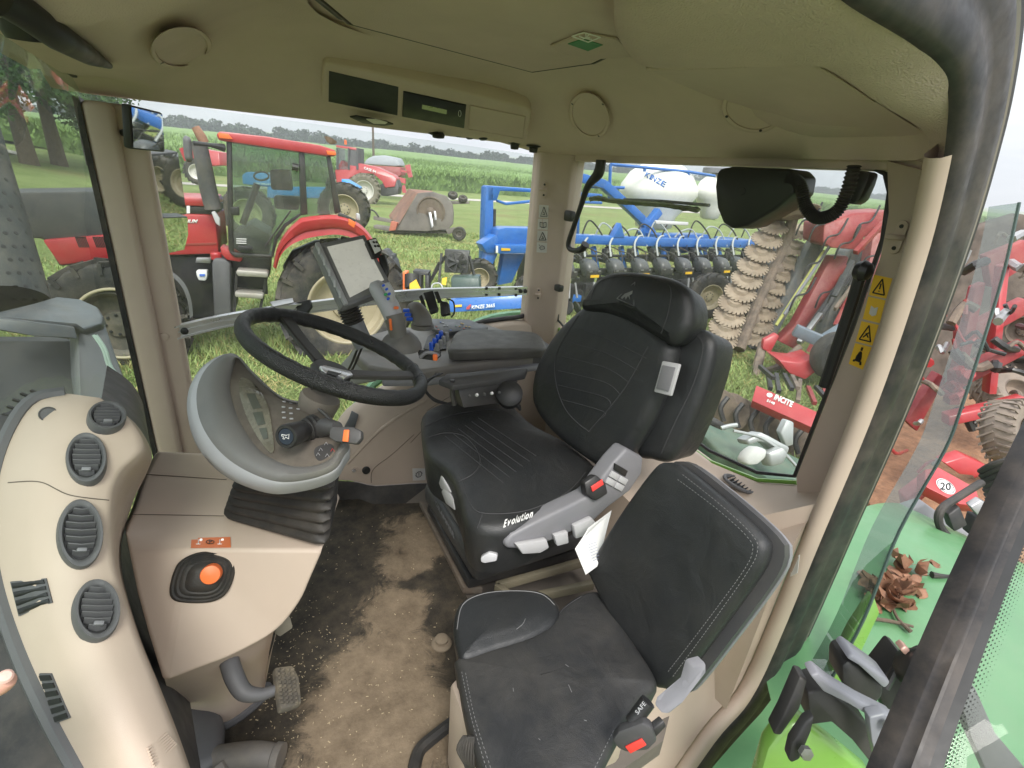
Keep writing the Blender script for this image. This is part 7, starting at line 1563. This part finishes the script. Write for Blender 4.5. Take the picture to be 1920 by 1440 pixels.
for p_, q_, m_ in (((1470, 590), (1560, 455), mGreyM), ((1500, 640), (1600, 500), mGreyD), ((1535, 600), (1585, 520), mGreyD), ((1455, 610), (1545, 470), mat('hose_yellow', (.4, .4, .1), .5)), ((1575, 640), (1625, 540), mBlackM)): b = MB(); b.tube([PD(*p_, 9.7), PD(*q_, 9.9)], .03 if m_ != mGreyD else .07, 8); b.build('hydraulic_cylinder', m_, ti)
b = MB(); b.tube([PD(1430, 645, 9.3), PD(1420, 690, 9), PD(1415, 720, 8.8)], .08, 8, sm=3); b.tube([PD(1420, 700, 9), PD(1455, 690, 9), PD(1500, 650, 9)], .06, 8); b.build('swing_arm', mDirt, ti)
b = MB(); b.bar(PD(1490, 618, 9.0), PD(1540, 640, 8.9), .18, .2, bev=.02); b.bar(PD(1540, 640, 8.9), PD(1580, 615, 8.9), .16, .16, bev=.02); b.build('grey_rockshaft', mat('slate_grey_paint', (.16, .2, .24), .4, dirt=.2), ti)
slab([(1432, 637), (1455, 625), (1462, 630), (1445, 662), (1430, 655)], 9.1, .1, mRed, 'red_bracket', ti, .02)
slab([(1460, 675), (1500, 680), (1530, 672), (1540, 690), (1510, 712), (1480, 700)], 8.4, .5, mRed, 'cross_tube', ti, .02)
wheel(ti, PD(1568, 668, 8.3), V((.5, .9, .1)), .40, .3, .2, mDirt, 0, 'carrying_wheel')
for k in range(9):
    x = 1350 + 19 * k; y = 765 + 8 * k; c = PD(x, y, 6.2); b = MB(); b.lathe([(0, .05), (.10, .04), (.24, 0), (.24, -.006), (.1, .03), (0, .04)], c, V((.95, .1, .2 * (k % 2))), 24); b.build('disc_blade', mDirt, ti)
for k in range(6): b = MB(); x = 1365 + 28 * k; b.tube([PD(x, 745 + 12 * k, 6), PD(x - 14, 765 + 12 * k, 6), PD(x - 8, 790 + 12 * k, 6)], .03, 7, sm=3); b.build('tine', mBlackM, ti)
ib = thing('red_hitch_beam', 'red beam with white lettering above the soil working discs', 'beam', PD(1480, 760, 5.6))
ipl = pl_of((1418, 722, 5.9), (1545, 778, 5.5), (1412, 750, 5.8)); ipl.n = ipl.n if ipl.n.dot(CAM - ipl.p) > 0 else -ipl.n
b = MB(); b.prism([ipl(*p) for p in [(1418, 722), (1600, 802), (1590, 832), (1410, 751)]], ipl.n * -.14, bev=.008); b.build('bar', mRed, ib)
text('INCITE', ipl(1450, 749, .003), ipl(1486, 765, .003), ipl(1453, 738, .003), mWhite, 'lettering', ib, th=.004, shear=.25, bold=.04); text('5148', ipl(1437, 753, .003), ipl(1452, 760, .003), ipl(1438, 748, .003), mWhite, 'lettering', ib, th=.004, shear=.2, bold=.03)
c = ipl(1443, 741, .003); b = MB(); b.lathe([(0, 0), (.03, 0), (.03, .003), (0, .003)], c, ipl.n, 20); b.build('round_emblem', mWhite, ib)
rn2 = random.Random(21)
slab([(1585, 470), (1650, 450), (1665, 600), (1620, 720), (1560, 660), (1540, 640)], 11.2, .4, mat('dark_grey_frame', (.1, .11, .11)), 'rear_frame', ti, .05)
for k in range(26):
    x, y = rn2.uniform(1470, 1640), rn2.uniform(470, 720); 
    if x < 1640 - (y - 400) * .62: continue
    a, c = rn2.uniform(15, 55), rn2.uniform(-75, -30); d_ = rn2.uniform(9, 10.8); b = MB(); b.bar(PD(x, y, d_), PD(x + a, y + c, d_ + .2), rn2.uniform(.03, .1), rn2.uniform(.03, .1), bev=.005); b.build('frame_strut', rn2.choice([mRedD, mBlackM, mDirt, mRedD, mSteel]), ti)
for k in range(12):
    x = 1480 + 12 * k; y = 500 + rn2.uniform(-60, 120); b = MB(); b.tube([PD(x, y, 9.4), PD(x + 12, y - 26, 9.3), PD(x + 34, y - 34, 9.5), PD(x + 50, y - 62, 9.6)], .018, 6, sm=4); b.build('hydraulic_hose', mBlackM, ti)
for k in range(10):
    x = 1425 + 15 * k; y = 690 + 5 * k + rn2.uniform(-8, 8); b = MB(); b.bar(PD(x, y, 7), PD(x + rn2.uniform(-20, 30), y + rn2.uniform(15, 40), 6.6), .05, .05); b.build('linkage_bar', rn2.choice([mDirt, mRedD, mBlackM]), ti)
# lift hitch of the own tractor below the rear window
lh = thing('lift_hitch', 'dark green hitch block with silver hook and latch under the rear window', 'hitch', PD(1400, 840, 2.6))
b = MB(); b.prism([PD(a, c, d) for a, c, d in [(1306, 800, 2.7), (1330, 785, 2.9), (1400, 810, 2.9), (1520, 870, 2.8), (1520, 900, 2.55), (1440, 895, 2.5), (1345, 845, 2.6)]], (0, 0, -.25), bev=.02); b.build('hitch_block', mat('dark_green_block', (.07, .13, .09), .5, var=.15, dirt=.3), lh)
mSil = mat('galvanised', (.42, .44, .44), .4, metal=.5, dirt=.25)
b = MB(); b.prism([PD(a, c, 2.5) for a, c in [(1324, 783), (1334, 779), (1362, 796), (1365, 806), (1355, 808), (1326, 795)]], (0, -.05, 0), bev=.008); b.build('hook_arm', mDark, lh)
b = MB(); b.tube([PD(1352, 803, 2.46), PD(1366, 799, 2.46), PD(1382, 797, 2.46)], .011, 10, sm=3); b.build('pin', mSil, lh)
b = MB(); b.tube([PD(1375, 808, 2.5), PD(1400, 813, 2.5), PD(1430, 822, 2.5), (PD(1470, 850, 2.5)), PD(1498, 880, 2.5)], .008, 8, sm=4); b.build('cable', mSil, lh)
b = MB(); b.prism([PD(a, c, 2.5) for a, c in [(1400, 825), (1428, 810), (1445, 818), (1470, 832), (1482, 838), (1478, 852), (1455, 846), (1440, 832), (1425, 828), (1405, 836)]], (0, -.06, -.02), bev=.01); b.build('latch_bridge', mSil, lh)
b = MB(); b.prism([PD(a, c, 2.4) for a, c in [(1397, 862), (1405, 848), (1420, 836), (1440, 842), (1438, 858), (1422, 872), (1402, 873)]], (0, -.05, -.02), bev=.014); b.build('white_latch', mat('pale_cast', (.6, .6, .58), .45), lh)
b = MB(); b.prism([PD(a, c, 2.45) for a, c in [(1440, 850), (1470, 838), (1480, 852), (1468, 872), (1446, 876)]], (0, -.05, -.02), bev=.012); b.build('clevis', mSil, lh); b = MB(); b.prism([PD(a, c, 2.6) for a, c in [(1464, 812), (1476, 788), (1489, 792), (1488, 835), (1475, 838)]], (0, -.03, 0), bev=.006); b.build('side_plate', mSil, lh)

# ---------------- own rear fender with leaves
fe = thing('green_fender', 'light green rear fender of the tractor outside the cab door with leaf litter', 'fender', (-1.8, 0, 1.7))
b = MB(); rows = []
prof_ = [(-.72, 1.12), (-.80, 1.30), (-.92, 1.44), (-1.08, 1.55), (-1.3, 1.64), (-1.6, 1.71), (-2.0, 1.74), (-2.4, 1.70), (-2.8, 1.55), (-3.0, 1.3)]
P = spl([V((x, 0, z)) for x, z in prof_], 5)
for y, dz in ((-.40, 0), (-.25, .0), (.1, .0), (.42, -.0), (.46, -.015), (.475, -.05), (.475, -.12)): rows.append([V((p.x, y if y > -.4 else -.40 - .3 * min(1, max(0, (-1.2 - p.x) / .25)), p.z + dz)) for p in P])
b.loft(rows, closed=False); fe_bv = b.bvh(); b.build('fender_sheet', mat('pale_green_paint', (.09, .235, .10), .35, var=.08, coat=.15, dirt=.15, dc=(.35, .4, .25), ds=4), fe, smooth=60)

slab([(1415, 1490), (1440, 1405), (1470, 1365), (1500, 1350), (1560, 1395), (1640, 1460), (1500, 1540)], 1.06, .04, mGreenY, 'cab_corner_plate', fe, .01); slab([(1560, 1260), (1600, 1180), (1640, 1120), (1650, 1150), (1612, 1230), (1570, 1290)], 1.4, .03, mGreenY, 'cab_corner_plate', fe, .004)
rnd = random.Random(9); mLf = mat('dead_leaves', (.24, .12, .07), .7, var=.4, vs=20)
lv = 0
for k in range(70):
    x, y = rnd.gauss(1688, 28), rnd.gauss(1098, 20)
    if k > 30: x, y = rnd.gauss(1660, 14), rnd.gauss(1125, 14)
    p = on(fe_bv, x, y, .012 + .02 * rnd.random())
    if p is None: continue
    a = rnd.random() * 6.28; d = V((math.cos(a), math.sin(a), rnd.uniform(-.2, .5))).normalized(); s_ = d.cross(V((rnd.gauss(0, .5), rnd.gauss(0, .5), 1))).normalized(); l_ = rnd.uniform(.022, .05); cu_ = s_.cross(d) * rnd.uniform(-.6, .9) * l_
    b = MB(); rows = []
    for i in range(5):
        f = i / 4 - .5; w_ = l_ * .45 * math.cos(f * 2.9) + .002; m0 = p + d * l_ * f * 1.8 + cu_ * (f * f * 3); rows.append([m0 - s_ * w_ + cu_ * .9, m0, m0 + s_ * w_ + cu_ * .9])
    b.loft(rows, closed=False); o = b.build('dead_leaf', mLf, None, smooth=80); o['group'] = 'dead leaves heaped on the green fender'; o['category'] = 'leaf'; o['label'] = 'curled brown dead leaf in the heap on the green fender'
b = MB(); P_ = [on(fe_bv, *p, .012) for p in [(1618, 1165), (1660, 1168), (1710, 1180)]]; 
if all(P_): b.tube(P_, [.005, .006, .004], 7, sm=3)
P_ = [on(fe_bv, *p, .014) for p in [(1668, 1135), (1680, 1165), (1705, 1190)]]
if all(P_): b.tube(P_, [.004, .005, .007], 7, sm=3)
if b.v: tag(b.build('twig', mBark, None), 'forked brown twig lying on the green fender below the leaves', 'twig')
b = MB(); P_ = [on(fe_bv, *p, .01) for p in [(1745, 1082), (1775, 1085), (1830, 1083), (1870, 1092)]]
if all(P_): b.tube(P_, [.012, .006, .005, .005], 8, sm=4); tag(b.build('loose_cable', mRubber, None), 'short black cable end lying on the far part of the green fender', 'cable')
# hinge and latch assembly outside the door
dh = thing('door_hinge', 'grey and black hinge bracket bolted outside the cab door', 'hinge', PD(1600, 1320, .95))
def pd_(pix, d, th, m_, name, parent=dh, bev=.004): return slab(pix, d, th, m_, name, parent, bev)
mArm = mat('grey_painted_arm', (.22, .22, .25), .35, var=.05, dirt=.1)
pd_([(1520, 1268), (1535, 1262), (1562, 1285), (1620, 1320), (1680, 1350), (1688, 1372), (1660, 1362), (1590, 1320), (1545, 1298)], .95, .03, mArm, 'upper_arm'); pd_([(1630, 1345), (1660, 1338), (1690, 1352), (1680, 1400), (1645, 1430), (1635, 1390)], .93, .02, mArm, 'end_plate')
pd_([(1515, 1300), (1545, 1290), (1590, 1325), (1635, 1370), (1640, 1440), (1600, 1390), (1560, 1355), (1520, 1360)], .99, .05, mBlackM, 'lower_arm'); pd_([(1450, 1378), (1470, 1340), (1500, 1270), (1515, 1275), (1500, 1330), (1465, 1380)], .97, .03, mBlackM, 'hinge_leaf')
pd_([(1478, 1425), (1485, 1395), (1512, 1355), (1528, 1345), (1522, 1372), (1500, 1425), (1484, 1432)], .93, .02, mBlackM, 'latch_tongue')
b = MB(); b.lathe([(.012, 0), (.012, .01), (0, .011)], PD(1508, 1408, .92), -FW, 6); b.build('bolt_head', mSteel, dh); b = MB(); b.lathe([(.009, 0), (.009, .007), (0, .008)], PD(1663, 1358, .92), -FW, 16); b.build('bolt_head', mSteel, dh)
pd_([(1580, 1250), (1592, 1238), (1612, 1245), (1660, 1290), (1656, 1310), (1640, 1325), (1610, 1315), (1580, 1285)], 1.05, .06, mBlackM, 'catch_block', bev=.01); pd_([(1588, 1236), (1600, 1226), (1650, 1262), (1672, 1280), (1660, 1294), (1612, 1250)], 1.03, .05, mArm, 'catch_cap', bev=.006)
pl2 = thing('work_lamp', 'black round work lamp and socket between door hinge and door frame', 'lamp', PD(1720, 1270, 1.05))
b = MB(); b.lathe([(.03, -.05), (.042, -.03), (.045, .02), (.04, .03), (.034, .03), (.03, .012), (0, .012)], PD(1732, 1258, 1.05), -FW + UP * .5, 24); b.build('lamp_body', mDark, pl2, smooth=40)
b = MB(); b.tube([PD(1660, 1290, 1.08), PD(1690, 1240, 1.08), PD(1730, 1215, 1.08), PD(1770, 1220, 1.08)], .008, 8, sm=5); b.build('lamp_cable', mDark, pl2); slab([(1640, 1290), (1690, 1225), (1712, 1250), (1700, 1330), (1665, 1345)], 1.12, .06, mDark, 'lamp_bracket', pl2, .01)
slab([(1688, 1219), (1698, 1212), (1708, 1220), (1698, 1230)], 1.05, .02, mat('copper_tab', (.5, .3, .25), .4, metal=.5), 'terminal_tab', pl2, .003)
# open door: rubber framed glass
od = thing('open_door', 'black framed glass door standing open at the right edge of the view', 'door', PD(1800, 1200, .75))
b = MB(); P = spl([PD(a, c, d) for a, c, d in [(1650, 1600, .68), (1700, 1440, .72), (1790, 1210, .8), (1860, 1040, .88), (1940, 860, .98), (2040, 640, 1.15)]], 6)
sdv = (RT * .9 + UP * .4); rows = []
for u, h in ((-.052, .02), (-.05, -.0), (-.035, -.006), (-.028, .003), (-.01, .003), (.0, -.006), (.012, -.004), (.016, .004), (.05, .006), (.05, .03)): rows.append([p + sdv * u + FW * h for p in P])
b.loft(rows, closed=False); b.build('door_frame', mSeal, od, smooth=40)
b = MB(); b.loft([[p + sdv * .05 + FW * .010 for p in P], [p + sdv * .6 + FW * .06 for p in P]], closed=False); b.build('door_glass', glass('door_pane', tint=(.86, .93, .89), dust=.05, refl=.35), od, smooth=0)
b = MB(); b.loft([[p + sdv * .05 + FW * .008 for p in P], [p + sdv * .085 + FW * .012 for p in P]], closed=False); b.build('frit_band', mBlackP, od, smooth=0)
b = MB()
for i in range(0, len(P) - 1):
    for t in range(4):
        for j in range(5):
            c = P[i].lerp(P[i + 1], t / 4) + sdv * (.088 + .007 * j) + FW * .0125; r_ = .0022 * (1 - j / 6)
            b.add([c + sdv * r_, c + UP * r_, c - sdv * r_, c - UP * r_], [(0, 1, 2, 3)])
o = b.build('frit_dots', mBlackP, od, smooth=0); o['kind'] = 'stuff'
slab([(1800, 1310), (1830, 1290), (1870, 1380), (1930, 1450), (1920, 1500), (1860, 1470), (1820, 1380)], 1.0, .03, mGrey, 'door_arm', od, .005)
# narrow quarter glass standing edge on beyond the seal
qg = thing('quarter_glass', 'narrow reflective quarter glass edge beyond the door seal', 'glass', PD(1800, 800, 1.25))
A = spl([PD(a, c, 1.30) for a, c in [(1911, 380), (1885, 500), (1850, 620), (1804, 760), (1771, 845), (1686, 996), (1620, 1160), (1560, 1270)]], 5); 
b = MB(); b.loft([A, [p - RT * .05 + FW * .03 for p in A]], closed=False); b.build('pane', glass('quarter_pane', tint=(.35, .45, .4), dust=.04, refl=3), qg, smooth=60); b = MB(); b.tube(A, .004, 6); b.build('pane_edge', mat('glass_edge_dark', (.05, .08, .07), .3), qg)
# ---------------- red implement outside the right edge
ri = thing('red_implement', 'muddy red implement frame with worn tyre outside the door', 'implement', PD(1850, 850, 4.5))
wheel(ri, PD(1900, 812, 4.6), V((.15, .95, .5)), .30, .26, .15, mDirt, 26, lug=.012, name='flat_tyre', mt_=mat('pale_worn_tyre', (.22, .18, .15), .85, var=.2, dirt=.4))
wheel(ri, PD(1920, 620, 6.2), V((.9, .3, .1)), .38, .28, .18, mDirt, 18, lug=.02)
q_ = pl_of((1745, 890, 4.0), (1810, 930, 3.9), (1740, 920, 3.9)); q_.n = q_.n if q_.n.dot(CAM - q_.p) > 0 else -q_.n
b = MB(); b.prism([q_(*p) for p in [(1735, 880), (1760, 876), (1830, 915), (1840, 950), (1800, 945), (1735, 912)]], q_.n * -.1, bev=.006); pr_ = b.build('red_plate', mRed, ri)
b = MB(); c = q_(1773, 912, .002); b.lathe([(0, 0), (.068, 0), (.068, .002), (0, .002)], c, q_.n, 28); se = b.build('speed_sticker', mWhite, pr_); text('20', q_(1763, 918, .005), q_(1783, 920, .005), q_(1763, 904, .005), mBlackP, 'lettering', se, th=.002, bold=.02)
b = MB(); b.tube([c + (q_(1789, 912, .002) - c).normalized() * .06 * math.cos(t) + q_.n.cross((q_(1789, 912, .002) - c).normalized()) * .06 * math.sin(t) + q_.n * .003 for t in [2 * math.pi * k / 24 for k in range(24)]], .003, 4, closed=True); b.build('sticker_ring', mBlackP, se)
rnd = random.Random(4)
for x, y, d_ in ((1890, 690, 6.5), (1905, 745, 6.0), (1870, 730, 7)): wheel(ri, PD(x, y, d_), V((.3, .5, .8)), .36, .24, .2, mDirt, 20, lug=.012, name='implement_tyre', mt_=mat('pale_worn_tyre', (.22, .18, .15)))
slab([(1700, 700), (1760, 560), (1830, 430), (1925, 400), (1925, 880), (1760, 900), (1700, 860)], 8.5, .3, mat('dark_mud_mass', (.09, .07, .055), .9, var=.5, vs=3, bump=.5, bs=8), 'muddy_frame_core', ri, .05)
for pix, d_, m_ in (([(1770, 868), (1810, 855), (1850, 872), (1850, 895), (1800, 890)], 4.4, mRed), ([(1700, 935), (1740, 905), (1745, 925), (1705, 960)], 4.2, mRed), ([(1850, 480), (1925, 450), (1925, 500), (1860, 540)], 6, mRedD), ([(1800, 620), (1925, 560), (1925, 590), (1800, 660)], 6, mRedD), ([(1790, 700), (1925, 640), (1925, 665), (1790, 735)], 5.5, mRedD), ([(1780, 780), (1870, 760), (1925, 745), (1925, 765), (1870, 780), (1780, 800)], 5.2, mRed), ([(1830, 540), (1850, 530), (1800, 760), (1780, 760)], 5.8, mRedD), ([(1880, 500), (1895, 495), (1870, 740), (1855, 740)], 5.7, mRed), ([(1700, 790), (1760, 700), (1775, 710), (1720, 810)], 5.8, mRedD)): slab(pix, d_, .12, m_, 'frame_tube', ri, .015)
for k in range(60):
    x, y = rnd.uniform(1690, 1925), rnd.uniform(440, 890); a = rnd.uniform(-60, 60); b = MB(); b.tube([PD(x, y, 5 + rnd.random()), PD(x + a * .5, y + rnd.uniform(-15, 15), 5.3), PD(x + a, y + rnd.uniform(-30, 30), 5.3)], rnd.uniform(.012, .05), 7, sm=3); b.build('linkage_rod', rnd.choice([mDirt, mSteel, mBlackM, mDirt, mRedD, mRed]), ri)
b = MB(); b.prism([PZ(a, c, .16) for a, c in [(1620, 900), (1680, 700), (1770, 580), (1940, 540), (1960, 800), (1960, 1040), (1800, 1060), (1640, 1000)]], (0, 0, -.2), bev=.05); o = b.build('soil_heap', mat('red_brown_soil', (.25, .13, .07), .95, var=.4, vs=6, bump=1, bs=25), None, kind='stuff'); tag(o, 'red brown soil under the muddy implement', 'soil')
hb_ = thing('hydraulic_coupler', 'black hydraulic hose bundle with coupler outside the door above the fender', 'hydraulic coupler', PD(1850, 930, 2.2))
for k in range(7): b = MB(); b.tube([PD(1838 + 2 * k, 885 + 9 * k, 2.3), PD(1860 + k * 4, 872 + 9 * k, 2.25), PD(1900, 862 + 10 * k, 2.2), PD(1945, 868 + 10 * k, 2.2)], .014, 8, sm=4); b.build('hose', mRubber, hb_)
b = MB(); b.tube([PD(1840, 905, 2.2), PD(1800, 930, 2.15), PD(1765, 955, 2.1), PD(1762, 985, 2.1), PD(1790, 1015, 2.1), PD(1845, 1032, 2.1)], .016, 10, sm=5); b.build('hose', mRubber, hb_)
slab([(1820, 950), (1840, 938), (1870, 955), (1862, 972), (1835, 968)], 2.1, .03, mSteel, 'coupler_plate', hb_, .004); slab([(1830, 970), (1858, 975), (1845, 1015), (1820, 1005)], 2.12, .05, mBlackM, 'coupler_leg', hb_, .006); slab([(1778, 965), (1800, 950), (1815, 985), (1790, 998)], 2.12, .05, mBlackM, 'coupler_leg', hb_, .006)
fa_ = thing('grey_fender_arm', 'flat grey support arm crossing behind the green fender', 'arm', PD(1760, 1000, 2.3))
slab([(1690, 960), (1735, 945), (1790, 985), (1870, 1030), (1880, 1075), (1800, 1060), (1680, 1040)], 2.35, .06, mGreyM, 'arm_plate', fa_, .01); slab([(1680, 1035), (1760, 1040), (1870, 1068), (1870, 1085), (1740, 1062), (1680, 1050)], 2.25, .05, mat('cream_strip', (.5, .5, .38), .5), 'edge_strip', fa_, .006)
print('done')
# ============================================================ summer haze
hz = MB(); hz.add([(x, y, z) for x in (-900, 600) for y in (-900, 240) for z in (-40, 62)], [(0, 1, 3, 2), (4, 6, 7, 5), (0, 4, 5, 1), (2, 3, 7, 6), (0, 2, 6, 4), (1, 5, 7, 3)])
ho = hz.build('haze', bpy.data.materials.new('haze_air'), None, smooth=0, kind='stuff'); hm = ho.data.materials[0]; hm.use_nodes = True; hn = hm.node_tree
for n in list(hn.nodes): hn.nodes.remove(n)
ou = hn.nodes.new('ShaderNodeOutputMaterial'); pv_ = hn.nodes.new('ShaderNodeVolumePrincipled'); pv_.inputs['Density'].default_value = .0014; pv_.inputs['Color'].default_value = (.88, .92, .96, 1); hn.links.new(pv_.outputs[0], ou.inputs['Volume'])
